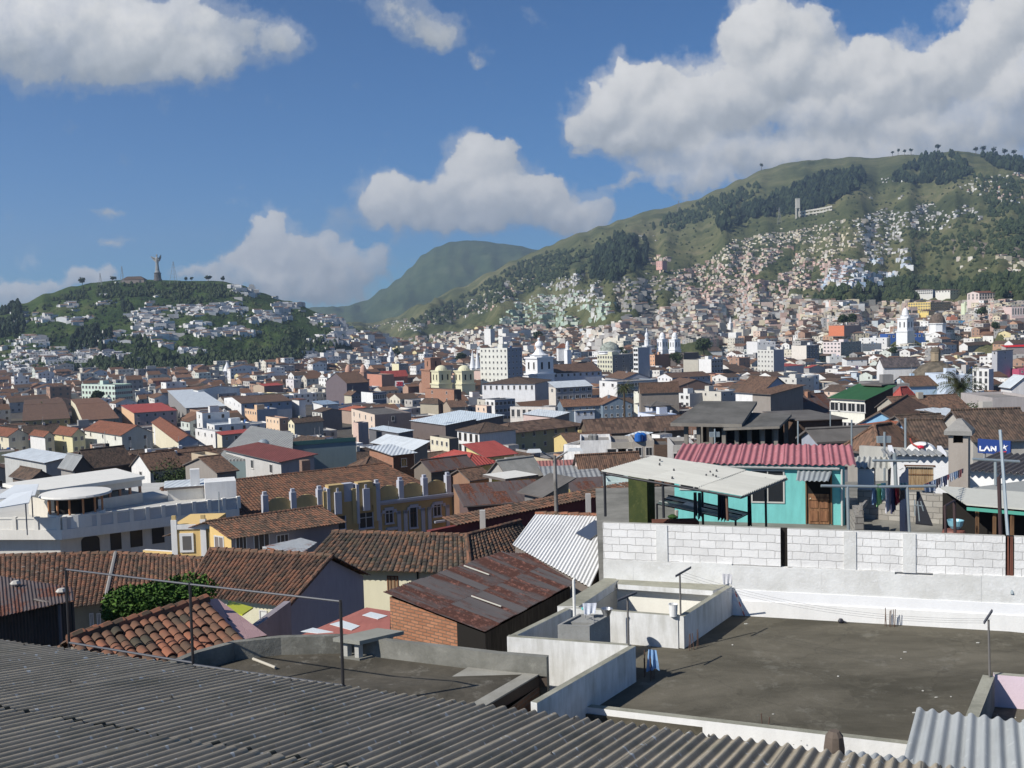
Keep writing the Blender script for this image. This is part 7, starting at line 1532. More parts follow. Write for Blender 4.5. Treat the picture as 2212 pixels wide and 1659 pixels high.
 ('k', 820, 900, 1060, 918, 'low white house with arched windows before the blue grey house', SH(h=6, roof='shedR', rise=1, wall=(.62, .66, .72), rmat=METL, win=(1, 3, 1, 2), yaw=14)),
 ('k', 1420, 1562, 1742, 955, 'pale lilac blue house with white framed windows', SH(h=7, roof='flat', wall=(.42, .50, .66), wallL=(.72, .76, .86), rmat=FLATC, win=(1, 2, 1, 3), yaw=20)),
 ('k', 1420, 1540, 1690, 875, 'balconied upper house with a black hip roof over the lilac blue house', SH(h=5, roof='hip', rise=1.6, wall=(.3, .3, .32), wallL=(.66, .68, .74), rmat=FLATD, win=(0, 0, 1, 3), D=385, over=1, yaw=20)),
 ('k', 1385, 1590, 1690, 768, 'blank cream block with a brown roof behind it', SH(h=11, roof='flat', wall=(.36, .35, .33), wallL=(.78, .76, .64), rmat=FLATC, yaw=40)),
 ('k', 1430, 1440, 1760, 755, 'house with a wide brown roof behind the blank cream block', SH(h=9, roof='R', rise=4, wall=(.3, .26, .22), rmat=TILE, yaw=6, D=390)),
 ('k', 1725, 1850, 1862, 778, 'stained white two storey house with big windows', SH(h=10, roof='flat', wall=(.4, .4, .4), wallL=(.74, .74, .72), rmat=FLATC, win=(0, 0, 2, 3), wsz=(1.8, 1.7), lenR=10)),
 ('k', 1858, 2110, 2225, 762, 'grey white two storey house with a rooftop parapet', SH(h=9, roof='flat', wall=(.36, .36, .36), wallL=(.60, .57, .50), rmat=FLATC, win=(1, 2, 1, 3))),
 ('k', 1700, 1760, 2040, 715, 'brown gabled roofs house with dark brick gables', SH(h=9, roof='L', rise=4, wall=(.22, .15, .12), rmat=TILE, yaw=15, lenL=20)),
 ('k', 1365, 1600, 1635, 585, 'white strip building behind the cream gridded office block', SH(h=9, roof='flat', wall=(.4, .4, .4), wallL=(.72, .70, .66), rmat=FLATC, win=(0, 0, 1, 10))),
 ('k', 785, 1000, 1085, 545, 'brown roofed house between the domed tower and the cream gridded block', SH(h=9, roof='L', rise=3.5, wall=(.4, .42, .46), wallL=W_, rmat=TILE2)),
 ('k', 225, 320, 370, 590, 'cream house with arched windows in front of the cream office block', SH(h=10, roof='hip', rise=2.0, wall=(.4, .4, .38), wallL=(.72, .68, .54), rmat=FLATC, win=(0, 0, 1, 3))),
 ('k', 60, 145, 215, 585, 'house with a salmon front left of the cream arched windowed one', SH(h=11, roof='hip', rise=1.6, wall=(.34, .34, .33), wallL=(.62, .46, .4), rmat=FLATC)),
 ('j', 1590, 1830, 1890, 745, 'unplastered brick block with a concrete frame', SH(h=13, roof='flat', wall=(.12, .09, .08), wallL=BRICKO, rmat=FLATD, win=(0, 0, 2, 2), yaw=42, cat='apartment block')),
 ('j', 1540, 1570, 1758, 700, 'long brick hall with an orange tiled roof', SH(h=9, roof='R', rise=2.6, wall=(.26, .17, .13), wallL=(.42, .25, .18), rmat=TILE3, win=(1, 4, 0, 0), yaw=20, cat='hall')),
 ('j', 1405, 1450, 1545, 720, 'low brick wing with an orange tiled roof', SH(h=7, roof='R', rise=1.8, wall=(.3, .2, .16), wallL=(.46, .3, .22), rmat=TILE3)),
 ('j', 1550, 1700, 1740, 855, 'blank tan walled house under a dark hip roof', SH(h=9, roof='hip', rise=2.4, wall=(.12, .1, .1), wallL=(.44, .39, .30), rmat=TILED, yaw=52)),
 ('j', 1740, 1800, 1945, 890, 'tan house with a broad brown roof right of the blank tan walled one', SH(h=7, roof='R', rise=3, wall=(.42, .34, .26), rmat=TILE, yaw=15)),
 ('j', 1060, 1155, 1270, 770, 'white gabled theatre house with a row of thin white columns', SH(h=10, roof='flat', wall=(.16, .18, .22), wallL=(.80, .80, .78), rmat=TILED, win=(1, 6, 0, 0), wsz=(1.2, 2.6), frame=WHITE)),
 ('j', 920, 980, 1060, 790, 'dark galleried house left of the white gabled theatre house', SH(h=8, roof='L', rise=2.5, wall=(.2, .2, .24), wallL=(.6, .55, .42), rmat=TILE, win=(2, 3, 0, 0))),
 ('j', 1225, 1240, 1445, 640, 'brick building with a bright red sloping roof', SH(h=9, roof='shedR', rise=5, wall=(.45, .2, .14), rmat=METR, yaw=28)),
 ('j', 1110, 1230, 1330, 620, 'orange red brick house left of the bright red sloping roof', SH(h=13, roof='flat', wall=(.36, .22, .17), wallL=(.56, .27, .19), rmat=FLATD)),
 ('j', 1315, 1372, 1450, 530, 'pale yellow cube house with a glazed dark side', SH(h=14, roof='flat', wall=(.2, .22, .24), wallL=(.78, .72, .48), rmat=FLATC, win=(1, 3, 0, 0))),
 ('j', 165, 255, 410, 715, 'low house with a crimson roof left of the brown church', SH(h=8, roof='R', rise=1.5, wall=(.3, .2, .18), wallL=(.5, .4, .3), rmat=METR)),
 ('j', 435, 500, 555, 660, 'pale pink white house left of the brown church', SH(h=10, roof='flat', wall=(.5, .48, .48), wallL=(.72, .68, .68), rmat=FLATC, win=(1, 1, 2, 2))),
 ('j', 880, 980, 1100, 920, 'house with a flat orange red roof', SH(h=6, roof='shedL', rise=1.5, wall=(.4, .3, .24), rmat=sheet((.46, .15, .09), pitch=.5))),
 ('j', 655, 740, 870, 870, 'white house with a slate blue sheet roof', SH(h=9, roof='shedR', rise=1.4, wall=(.4, .42, .46), wallL=W_, rmat=sheet((.28, .36, .46), pitch=.5))),
 ('j', 480, 545, 598, 830, 'white block with a small terracotta lid', SH(h=10, roof='lid', wall=(.6, .6, .62), wallL=W_, rmat=TREDB)),
 ('j', 270, 300, 520, 870, 'long blue grey side house behind the peach apartment block', SH(h=9, roof='flat', wall=(.26, .28, .34), rmat=FLATD, win=(1, 7, 0, 0), yaw=18)),
 ('x', 900, 1270, 1458, 275, 'mint green school slab with many windows at the foot of the statue hill', SH(h=14, roof='flat', wall=(.44, .58, .48), wallL=(.62, .74, .64), rmat=FLATC, win=(3, 8, 3, 10), wsz=(2, 1.8), yaw=55, cat='school')),
 ('n', 1250, 1435, 1605, 1400, 'long yellow barrack block on the slope behind the clock tower', SH(h=16, roof='flat', wall=(.50, .42, .28), wallL=(.80, .60, .18), rmat=FLATC, win=(3, 10, 3, 9), wsz=(2, 2), yaw=40, cat='barrack block')),
 ('n', 1345, 1420, 1470, 1472, 'lower yellow house in front of the long yellow barrack block', SH(h=12, roof='hip', rise=2, wall=(.5, .42, .28), wallL=(.78, .60, .22), rmat=TILE, win=(1, 4, 1, 4))),
 ('n', 1300, 1455, 1475, 1295, 'long white upper block on the slope with a dark roof', SH(h=12, roof='hip', rise=2, wall=(.5, .6, .72), wallL=(.78, .77, .72), rmat=TILED, win=(0, 0, 2, 9), wsz=(2, 2), yaw=60)),
 ('n', 1478, 1600, 1695, 1300, 'cream upper block right of the long white upper block', SH(h=12, roof='hip', rise=2, wall=(.74, .70, .58), wallL=(.78, .76, .7), rmat=TILED, win=(2, 4, 1, 5), wsz=(2, 2))),
 ('n', 1740, 1840, 2150, 1325, 'long pinkish arcaded college with a red brown roof high on the right', SH(h=14, roof='R', rise=3, wall=(.74, .58, .52), wallL=(.76, .64, .58), rmat=TREDB, win=(2, 14, 2, 3), wsz=(2.4, 3), yaw=10, cat='college')),
 ('n', 2035, 2110, 2330, 1440, 'pinkish church building with tall white piers at the right edge', SH(h=16, roof='flat', wall=(.72, .56, .52), rmat=TREDB, win=(1, 10, 0, 0), wsz=(1.5, 7), frame=WHITE, yaw=5, cat='church')),
 ('n', 1690, 1720, 1790, 1410, 'pale green narrow house right of the yellow barracks', SH(h=18, roof='flat', wall=(.72, .78, .56), rmat=FLATC, win=(3, 2, 0, 0), yaw=10)),
 ('n', 1640, 1650, 1720, 1555, 'bright blue house below the domed white church', SH(h=7, roof='flat', wall=(.10, .35, .62), rmat=FLATC, win=(1, 3, 0, 0), yaw=5)),
 ('n', 1580, 1600, 1660, 1522, 'orange red house above the bright blue house', SH(h=7, roof='flat', wall=(.55, .24, .16), rmat=TREDB, yaw=5, lenL=8)),
 ('m', 1295, 1345, 1352, 780, 'lone pink cube house at the upper edge of the hillside town', SH(h=16, roof='flat', wall=(.5, .3, .28), wallL=(.72, .42, .36), rmat=FLATC, win=(0, 0, 4, 3), wsz=(2, 1.8), D=2150, lenR=14)),
]
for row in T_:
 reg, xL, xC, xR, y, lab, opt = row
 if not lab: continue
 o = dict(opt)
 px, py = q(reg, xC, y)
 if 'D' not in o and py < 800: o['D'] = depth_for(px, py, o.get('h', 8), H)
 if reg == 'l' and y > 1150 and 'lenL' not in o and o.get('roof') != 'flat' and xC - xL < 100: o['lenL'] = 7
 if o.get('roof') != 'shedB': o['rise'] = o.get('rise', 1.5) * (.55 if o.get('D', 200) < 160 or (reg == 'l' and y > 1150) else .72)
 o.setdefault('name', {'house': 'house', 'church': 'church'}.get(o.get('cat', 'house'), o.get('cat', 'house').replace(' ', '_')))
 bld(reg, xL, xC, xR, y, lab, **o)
wh = root('warehouse', 'big warehouse with a blank grey teal wall and wide grey roof behind the ochre building', 'warehouse', lo_(U(*q('b', 497, 560), 165), -34))
a = U(*q('b', 495, 352), 165); b = Z(*q('b', 1016, 315), a.z); wfa = Fac(lo_(a, 0), lo_(b, 0)); TL = paint((.26, .33, .33), .2); TLD = paint((.07, .16, .15), .2)
mb = MB(); wfa.box(mb, 0, wfa.L, -38, a.z, -.6, 0, TL); mb.build('wall', wh); mb = MB(); wfa.box(mb, -.1, wfa.L, a.z - .5, a.z + .15, 0, .12, TLD); mb.build('fascia', wh)
r1_, r2_ = U(*q('b', 150, 300), 190), U(*q('b', 500, 335), 175); r2_.z = r1_.z = a.z + .5; e1_ = U(*q('b', -160, 462), 150); e2_ = U(*q('b', 488, 480), 150); e1_.z = e2_.z
mb = MB(); mb.slab([e1_, e2_, r2_, r1_], .3, sheet((.33, .33, .31), pitch=.5, dirt=.35)); mb.build('roof', wh)
mb = MB(); p1, p2 = lo_(e1_, e1_.z - .3), lo_(e2_, e2_.z - .3); mb.poly([lo_(p1, -38), lo_(p2, -38), p2, p1], TL); mb.build('wall', wh)
mb = MB(); p = U(*q('b', 252, 395), 162); mb.lathe(p - V((0, 0, .5)), [(.5, 0), (.5, .7), (.9, .9), (.9, 1.4), (.4, 1.8)], GALV, n=12); mb.build('roof_vent', wh)
FOOT.append(((a + b) / 2, 22, [lo_(e1_, 0), lo_(e2_, 0), lo_(b, 0), lo_(r1_, 0)], -38, a.z))
cs = root('concrete_shell', 'unfinished open concrete building with a dark grey slab roof', 'building shell', lo_(U(*q('c', 1850, 320), 105), -28))
a = U(*q('c', 1690, 190), 108); b = U(*q('d', 345, 60), 92); b = Z(*q('c', 2600, 205), a.z); cfa = Fac(lo_(a, 0), lo_(b, 0)); z0 = a.z
SL = concrete((.15, .145, .135), (.07, .07, .065), .8, .3); CC = concrete((.25, .23, .2), (.12, .11, .1), .6, .5)
LL = cfa.L
mb = MB(); c4 = [cfa.pt(0, z0, 0), cfa.pt(LL * .66, z0, 0), cfa.pt(LL * .66, z0 + 1.6, -9), cfa.pt(LL * .12, z0 + 1.6, -9)]; mb.slab(c4, .35, SL, CC); mb.build('roof_slab', cs)
mb = MB(); mb.slab([cfa.pt(LL * .5, z0 - .4, .4), cfa.pt(LL, z0 - .1, .4), cfa.pt(LL, z0 + .3, -8), cfa.pt(LL * .5, z0 + .5, -8)], .25, SL, CC); mb.build('roof_slab', cs)
for fl_ in (3.0, 6.2):
 mb = MB(); cfa.box(mb, .6, LL, z0 - fl_ - .5, z0 - fl_, -8.5, -.2, CC); mb.build('floor_slab', cs)
for u_ in [1.2 + k * (LL - 2) / 7 for k in range(8)]:
 for d_ in (-1, -8):
  mb = MB(); cfa.box(mb, u_, u_ + .4, -30, z0 - .36, d_ - .4, d_, CC); mb.build('column', cs)
mb = MB(); cfa.box(mb, .6, LL, -30, z0 - 6.7, -8.4, -1.5, BRICKD); cfa.box(mb, 1.5, LL - 1, z0 - 3, z0 - .4, -8.8, -8.45, DARK); cfa.box(mb, LL * .45, LL - 1, z0 - 6.2, z0 - 4.4, -1.2, -1.0, BRICKD); mb.build('infill_wall', cs)
FOOT.append((cfa.pt(LL / 2, 0, -4), 12, [cfa.pt(0, 0, 0), cfa.pt(LL, 0, 0), cfa.pt(LL, 0, -9), cfa.pt(0, 0, -9)], -30, z0 + 1))
def tankc(reg, x, y, D, r_, h_, mat, label):
 p = U(*q(reg, x, y), D); mb = MB(); mb.lathe(p, [(r_, 0), (r_ * 1.04, h_ * .1), (r_, h_ * .75), (r_ * .6, h_ * .92), (r_ * .3, h_)], mat, n=14); tag(mb.build('water_tank', origin=p), label, 'water tank')
BLT = plain((.02, .12, .42), .4); GRT = concrete((.3, .3, .29))
tankc('c', 1428, 342, 146, .6, 1.25, BLT, 'left one of the two blue water tanks on the grey concrete house'); tankc('c', 1460, 342, 146.5, .6, 1.25, BLT, 'right one of the two blue water tanks on the grey concrete house')
tankc('c', 1035, 337, 150, .5, 1.0, GRT, 'left one of two grey tanks on the stained white block'); tankc('c', 1064, 337, 150, .5, 1.0, GRT, 'right one of two grey tanks on the stained white block')
for k, (rg, x, ya_, yb_, D_, lab) in enumerate((('d', 337, 175, 380, 62, 'thin white pole left of the long bare brick wall'), ('d', 605, 90, 290, 100, 'thin pole before the long bare brick wall'), ('d', 782, 165, 365, 62, 'thin pole above the right part of the pink corrugated roof'), ('d', 1055, 265, 495, 46, 'thin pole with a small box on the pale rendered wall'), ('d', 1228, 150, 430, 47, 'tall thin pole standing behind the white dome sign'), ('c', 2058, 240, 390, 62, 'thin white pole at the left end of the pink corrugated roof'), ('a', 1815, 760, 850, 98, 'thin pole at the right end of the white balustrade'))):
 a, b = U(*q(rg, x, ya_), D_), U(*q(rg, x, yb_), D_); mb = MB(); mb.tube(b - V((0, 0, 1)), a, .05, GALV, n=6)
 if k in (3, 5): mb.box(a - V((.3, 0, .5)), V((.6, 0, 0)), V((0, .2, 0)), V((0, 0, .3)), GALV)
 tag(mb.build('aerial_pole', origin=b), lab, 'pole')
bp = U(*q('j', 1352, 712), 330); bnf = Fac(lo_(bp, 0), lo_(bp + V((1, .1, 0)), 0)); bn_ = root('rooftop_sign', 'small red and white rooftop sign reading 200 on a dark roof', 'sign', bp)
Wd = q('j', 1405, 0)[0] - q('j', 1352, 0)[0]; wm_ = Wd / 2212 * 330; hm_ = wm_ * .62
mb = MB(); bnf.box(mb, -.4, wm_ + .4, bp.z - .3, bp.z + hm_ + .3, -.4, -.1, WHITE); mb.build('panel', bn_)
RDM = plain((.66, .03, .04), .5)
def seg(u0, u1, z0_, z1_, mb): bnf.box(mb, u0, u1, bp.z + z0_, bp.z + z1_, -.1, .1, RDM)
cw = wm_ / 3; t_ = cw * .24
for k, ch_ in enumerate('200'):
 mb = MB(); x0 = k * cw + cw * .06; x1 = (k + 1) * cw - cw * .06
 seg(x0, x1, hm_ - t_, hm_, mb); seg(x0, x1, 0, t_, mb)
 if ch_ == '0': seg(x0, x0 + t_, t_, hm_ - t_, mb); seg(x1 - t_, x1, t_, hm_ - t_, mb)
 else: seg(x0, x1, hm_ / 2 - t_ / 2, hm_ / 2 + t_ / 2, mb); seg(x1 - t_, x1, hm_ / 2, hm_ - t_, mb); seg(x0, x0 + t_, t_, hm_ / 2, mb)
 mb.build('digit', bn_)
WC = paint((.80, .80, .80), .12); WCS = paint((.6, .6, .6), .2)
def place(reg, x, ytop, h, ref=None):
 px, py = q(reg, x, ytop)
 D_ = depth_for(px, py, h, H); return U(px, py, D_), D_
def belfry(reg, x, ytop, h, w_, label, tiers, mat=None, domem=None, name='church_tower', cross=True, yaw=None, D=None):
 """tiers from below: (kind, height fraction, width fraction)"""
 p, D_ = place(reg, x, ytop, h) if D is None else (U(*q(reg, x, ytop), D), D)
 mat = mat or WC; domem = domem or mat; ya = YAW if yaw is None else yaw
 r0 = root(name, label, 'tower', lo_(p, p.z - h)); z = p.z - h - 3; base = lo_(p, z); tot = h + 3; u1 = V((math.cos(ya), math.sin(ya), 0)); u2 = V((-u1.y, u1.x, 0))
 for k, (kd, hf, wf) in enumerate(tiers):
  hh = tot * hf; ww = w_ * wf; mb = MB(); c_ = lo_(p, z)
  if kd == 'box':
   b4 = [c_ + u1 * sx_ * ww / 2 + u2 * sy_ * ww / 2 for sx_, sy_ in ((-1, -1), (1, -1), (1, 1), (-1, 1))]; mb.hexa(b4, [q_ + V((0, 0, hh)) for q_ in b4], mat)
   b5 = [c_ + V((0, 0, hh - ww * .06)) + (u1 * sx_ + u2 * sy_) * ww * .55 for sx_, sy_ in ((-1, -1), (1, -1), (1, 1), (-1, 1))]; mb.hexa(b5, [q_ + V((0, 0, ww * .08)) for q_ in b5], mat)
  elif kd == 'oct': mb.lathe(c_, [(ww / 2, 0), (ww / 2, hh * .88), (ww * .56, hh * .92), (ww * .56, hh)], mat, n=8, rot=ya + math.pi / 8)
  elif kd == 'dome': mb.lathe(c_, [(ww / 2 * math.cos(t), hh * math.sin(t)) for t in [math.pi / 2 * i / 6 for i in range(6)]] + [(.1, hh)], domem, n=16)
  elif kd == 'bell': mb.lathe(c_, [(ww / 2 * f_, hh * g_) for f_, g_ in ((1, 0), (.78, .12), (.55, .35), (.42, .6), (.34, .8), (.3, 1))], domem, n=12)
  elif kd == 'spire': mb.lathe(c_, [(ww / 2, 0), (.12, hh)], domem, n=8)
  mb.build(kd.replace('box', 'tower_stage').replace('oct', 'drum').replace('bell', 'bell_roof'), r0)
  if kd == 'box' and k > 0:
   for (d_, n_) in ((u1, -u2), (u2, -u1)):
    for s in ((-.22, .22) if ww > w_ * .8 else (0,)):
     wp = c_ + d_ * (s * ww - ww * .07) + n_ * (ww / 2 + .05); ang = math.atan2(d_.y, d_.x) if n_ == -u2 else math.atan2(-d_.y, -d_.x)
     if n_ != -u2: wp = wp + d_ * ww * .14
     add_window(r0, wp + V((0, 0, hh * .25)), ang, ww * .14, hh * .5, mat, DARK, 'bell_opening', 0)
  z += hh
 if cross and w_ < 12:
  mb = MB(); c_ = lo_(p, z); mb.tube(c_, c_ + V((0, 0, w_ * .18)), w_ * .02, DARK, n=4); mb.tube(c_ + V((-w_ * .05, 0, w_ * .12)), c_ + V((w_ * .05, 0, w_ * .12)), w_ * .02, DARK, n=4); mb.build('cross', r0)
 FOOT.append((lo_(p, 0), w_, [lo_(p, 0)] * 4, z - tot, z)); return r0
belfry('k', 598, 312, 44, 11.5, 'tall white church tower with a bell shaped cupola above the long white church', (('box', .56, 1.05), ('box', .20, 1), ('oct', .03, .95), ('bell', .09, .86), ('oct', .02, .36), ('dome', .06, .42), ('oct', .02, .12), ('dome', .02, .15)), D=590)
belfry('k', 1492, 235, 34, 8, 'slender white tower with a ringed spire left of the twin towered church', (('box', .35, 1), ('box', .2, .8), ('oct', .15, .62), ('oct', .1, .42), ('dome', .1, .46), ('oct', .05, .15), ('dome', .05, .15)))
for k, x in enumerate((1622, 1725)):
 belfry('k', x, 268, 30, 7.5, ['left one of the white twin church towers with small domes', 'right one of the white twin church towers with small domes'][k], (('box', .5, 1.1), ('box', .3, 1), ('oct', .08, .8), ('dome', .12, .7)))
bld('k', 1640, 1650, 1715, 320, 'white arched church front between the twin towers', h=20, roof='flat', wall=(.74, .74, .76), rmat=FLATC, yaw=10, lenL=30, cat='church', name='church')
bld('k', 1745, 1760, 2080, 395, 'long white monastery wing with a brown roof right of the twin towers', h=9, roof='R', rise=3, wall=(.82, .82, .82), rmat=TILE2, yaw=5, cat='monastery', name='monastery')
bld('k', 1800, 1870, 2120, 430, 'nearer white monastery wing with gabled ends', h=9, roof='R', rise=4, wall=(.82, .82, .82), rmat=TILED, yaw=12, cat='monastery', name='monastery')
belfry('l', 1228, 340, 36, 10, 'square white clock tower on the right of the old town', (('box', .45, 1.15), ('box', .30, 1), ('oct', .07, .9), ('dome', .18, .6)))
belfry('l', 1493, 385, 22, 15, 'white drum church with a brown dome right of the clock tower', (('box', .25, 1.1), ('oct', .38, 1.0), ('dome', .37, .95)), domem=concrete((.20, .15, .12)))
belfry('l', 1478, 665, 30, 19, 'large grey brown dome with a white lantern on a square stone church', (('box', .36, 1.15), ('oct', .16, .98), ('dome', .34, 1.0), ('oct', .09, .16), ('dome', .05, .16)), mat=paint((.36, .29, .20), .4), domem=concrete((.19, .16, .12)), D=330)
belfry('k', 1185, 345, 26, 18, 'low round white church with a pale green dome behind the gridded office block', (('box', .5, 1), ('oct', .25, .95), ('dome', .25, .9)), domem=concrete((.42, .46, .40)), D=820)
belfry('i', 1882, 925, 32, 10, 'white pointed church tower at the foot of the statue hill', (('box', .62, 1.2), ('box', .14, .9), ('spire', .24, .8)), D=900)
for k, x in enumerate((952, 1076)):
 belfry('j', x, 535, 24, 4.5, ['left one of the salmon striped church towers', 'right one of the salmon striped church towers'][k], (('box', .7, 1), ('oct', .15, .9), ('dome', .15, .8)), mat=paint((.55, .34, .26), .2), D=560)
bld('j', 645, 940, 1120, 690, 'brown roofed church with a dark gable between the salmon striped towers', h=13, roof='R', rise=5, wall=(.17, .14, .15), rmat=TILE, D=540, cat='church', name='church')
for k, x in enumerate((1722, 1912)):
 belfry('j', x, 540, 22, 8.5, ['left one of the cream twin belfries with arched openings', 'right one of the cream twin belfries with arched openings'][k], (('box', .6, 1), ('box', .28, .92), ('dome', .12, .8)), mat=paint((.70, .66, .46), .15), D=560)
belfry('j', 1308, 388, 26, 5, 'small white tower in the far streets below the statue hill', (('box', .6, 1.4), ('box', .2, .9), ('dome', .2, .7)), D=1150)
belfry('j', 1652, 480, 30, 10, 'brick church tower with thin buttresses left of the cream belfries', (('box', .8, 1), ('box', .2, .7)), mat=BRICKO, D=600)
for k, x in enumerate((1982, 2022)):
 belfry('j', x, 415, 30, 4.5, ['left one of the slim white gothic spires beside the office block', 'right one of the slim white gothic spires beside the office block'][k], (('box', .6, 1), ('spire', .4, 1)), D=760)
belfry('k', 835, 340, 20, 4, 'small white bell tower beside a red roofed chapel', (('box', .7, 1), ('oct', .15, .8), ('dome', .15, .7)), D=800)
bld('k', 745, 760, 850, 395, 'chapel with a terracotta red roof and white walls', h=8, roof='hip', rise=3, wall=W_, rmat=TREDB, D=800, yaw=10, cat='chapel', name='chapel')
belfry('m', 1910, 1245, 30, 5, 'thin pale blue white church tower far up the pink quarter', (('box', .75, 1), ('spire', .25, .8)))
hb = hill_hit(*q('n', 335, 695)); p = hb[0]; k_ = p.y / 2212 * .26041
ht = root('hill_tower', 'tall pale concrete tower standing on legs halfway up the right hill', 'tower', p)
w_ = 30 * k_; h_ = 150 * k_; C1 = concrete((.6, .57, .5), (.4, .38, .33), .4)
for sx_, sy_ in ((-1, -1), (1, -1), (1, 1), (-1, 1)):
 mb = MB(); mb.box(p + V((sx_ * w_ * .42 - w_ * .1, sy_ * w_ * .42, -4)), V((w_ * .2, 0, 0)), V((0, w_ * .2, 0)), V((0, 0, h_ * .52 + 4)), C1); mb.build('leg', ht)
mb = MB(); mb.box(p + V((-w_ / 2, -w_ / 2, h_ * .48)), V((w_, 0, 0)), V((0, w_, 0)), V((0, 0, h_ * .5)), C1); mb.build('shaft', ht); mb = MB(); mb.box(p + V((-w_ * .55, -w_ * .55, h_ * .98)), V((w_ * 1.1, 0, 0)), V((0, w_ * 1.1, 0)), V((0, 0, h_ * .03)), C1); mb.build('cap', ht)
ru = root('ruin', 'long unfinished concrete frame building beside the hillside tower', 'ruin', p + V((w_, 0, 0)))
pr = [hill_hit(*q('n', x, y))[0] for x, y in ((360, 690), (460, 675), (545, 662), (620, 645))]
for a, b in zip(pr, pr[1:]):
 for f_ in (0, 1):
  mb = MB(); dz = V((0, 0, 2 + f_ * 26 * k_)); mb.hexa([a + dz, b + dz, b + dz + V((2, 14, 0)), a + dz + V((2, 14, 0))], [a + dz + V((0, 0, 4)), b + dz + V((0, 0, 4)), b + dz + V((2, 14, 4)), a + dz + V((2, 14, 4))], C1); mb.build('slab', ru)
 for t in (0, .33, .66):
  mb = MB(); c_ = a.lerp(b, t); mb.box(c_ - V((0, 0, 5)), V((3, 0, 0)), V((0, 3, 0)), V((0, 0, 5 + 30 * k_)), C1); mb.build('column', ru)
sp = hill_hit(342, 606) or hill_hit(342, 610); p = sp[0]; p = U(341, 606, p.y); SC = p.y / 2212
ST = concrete((.34, .34, .33), (.22, .22, .22), .4, .2); st_ = root('hilltop_statue', 'grey winged statue on a round pedestal crowning the left hill', 'statue', p)
mb = MB(); mb.lathe(p - V((0, 0, 5)), [(9 * SC, 0), (9 * SC, 5 + 2 * SC), (7.5 * SC, 5 + 4 * SC), (7 * SC, 5 + 15 * SC), (8 * SC, 5 + 16 * SC), (5 * SC, 5 + 17 * SC)], concrete((.16, .15, .15)), n=12); mb.build('pedestal', st_)
mb = MB(); b = p + V((0, 0, 16 * SC)); mb.lathe(b, [(5.5 * SC, 0), (5.8 * SC, 2 * SC), (4.2 * SC, 5 * SC)], ST, n=12); mb.build('globe', st_)
mb = MB(); b = b + V((0, 0, 4 * SC)); prof = [(4.6, 0), (4.3, 5), (3.5, 11), (3.1, 17), (3.8, 22), (4.0, 26), (2.9, 29), (1.2, 30.5), (1.4, 32), (1.8, 33.5), (1.5, 35), (.5, 36.4)]
mb.lathe(b, [(r_ * SC, z_ * SC) for r_, z_ in prof], ST, n=12, sy=.8); mb.build('figure', st_)
for s in (-1, 1):
 mb = MB(); o = b + V((s * 2 * SC, 2 * SC, 27 * SC)); P_l = [o, o + V((s * 6, 1, 4)) * SC, o + V((s * 13, 2, 5.5)) * SC, o + V((s * 9, 2, -1)) * SC, o + V((s * 5, 1, -5)) * SC, o + V((s * 1, 0, -8)) * SC] if s < 0 else [o, o + V((4, 1, 6)) * SC, o + V((6, 2, 9)) * SC, o + V((6, 2, 2)) * SC, o + V((3, 1, -5)) * SC]
 mb.poly(P_l, ST); mb.poly([v_ + V((0, 1.2, 0)) * SC for v_ in P_l][::-1], ST)
 for i in range(len(P_l)): j = (i + 1) % len(P_l); mb.poly([P_l[i], P_l[j], P_l[j] + V((0, 1.2, 0)) * SC, P_l[i] + V((0, 1.2, 0)) * SC], ST)
 mb.build('wing', st_)
 mb = MB(); sh0 = b + V((s * 3 * SC, -1 * SC, 26 * SC)); el = sh0 + V((s * 3.5, -2, -5 if s > 0 else 1)) * SC; hd = el + V((-s * 2, -2, 3) if s > 0 else (-3, -1, 3)) * SC; mb.tube(sh0, el, 1.2 * SC, ST, .9 * SC, n=7); mb.tube(el, hd, .9 * SC, ST, .5 * SC, n=7); mb.build('arm', st_)
def palm(label, base, h, r, seed, D=None):
 r_ = random.Random(seed); r0 = root('palm_tree', label, 'palm tree', base); mb = MB(); top = base + V((0, 0, h)); mb.tube(base, top, .4, wood((.12, .09, .06), (.05, .04, .03)), .3); mb.build('trunk', r0)
 lm = [leafy((.06, .08, .03), (.03, .045, .015)), leafy((.10, .10, .04), (.05, .05, .02))]; mb = MB()
 for k in range(46):
  az = r_.uniform(0, 6.28); el = r_.uniform(-.5, 1.3); d = V((math.cos(az) * math.cos(el), math.sin(az) * math.cos(el), math.sin(el))); sd = d.cross(V((0, 0, 1))).normalized(); p = top.copy(); L = r * r_.uniform(.8, 1.1); m_ = r_.choice(lm)
  for i in range(6):
   e = p + d * L / 6; d = (d + V((0, 0, -.26))).normalized()
   for s in (-1, 1):
    for j in range(3):
     a = p.lerp(e, j / 3); b = p.lerp(e, (j + .5) / 3); t = a.lerp(b, .5) + sd * s * r * .20 * (1 - i / 8) - V((0, 0, r * .1)); mb.poly([a, b, t], m_)
   p = e
 mb.build('crown', r0)
def gz(p): return V((p.x, p.y, H(p.x, p.y)))
pb2 = U(*q('l', 1690, 1000), 190); palm('bushy palm tree rising above the brown roofs at the right', lo_(pb2, -36), pb2.z + 36, 5.6, 3)
pb2 = U(*q('k', 1305, 725), 330); palm('small palm tree before the long blue grey office slab', lo_(pb2, -42), pb2.z + 42, 4.6, 4)
TG = [leafy((.05, .075, .03), (.022, .036, .016)), leafy((.075, .10, .04), (.03, .05, .02))]
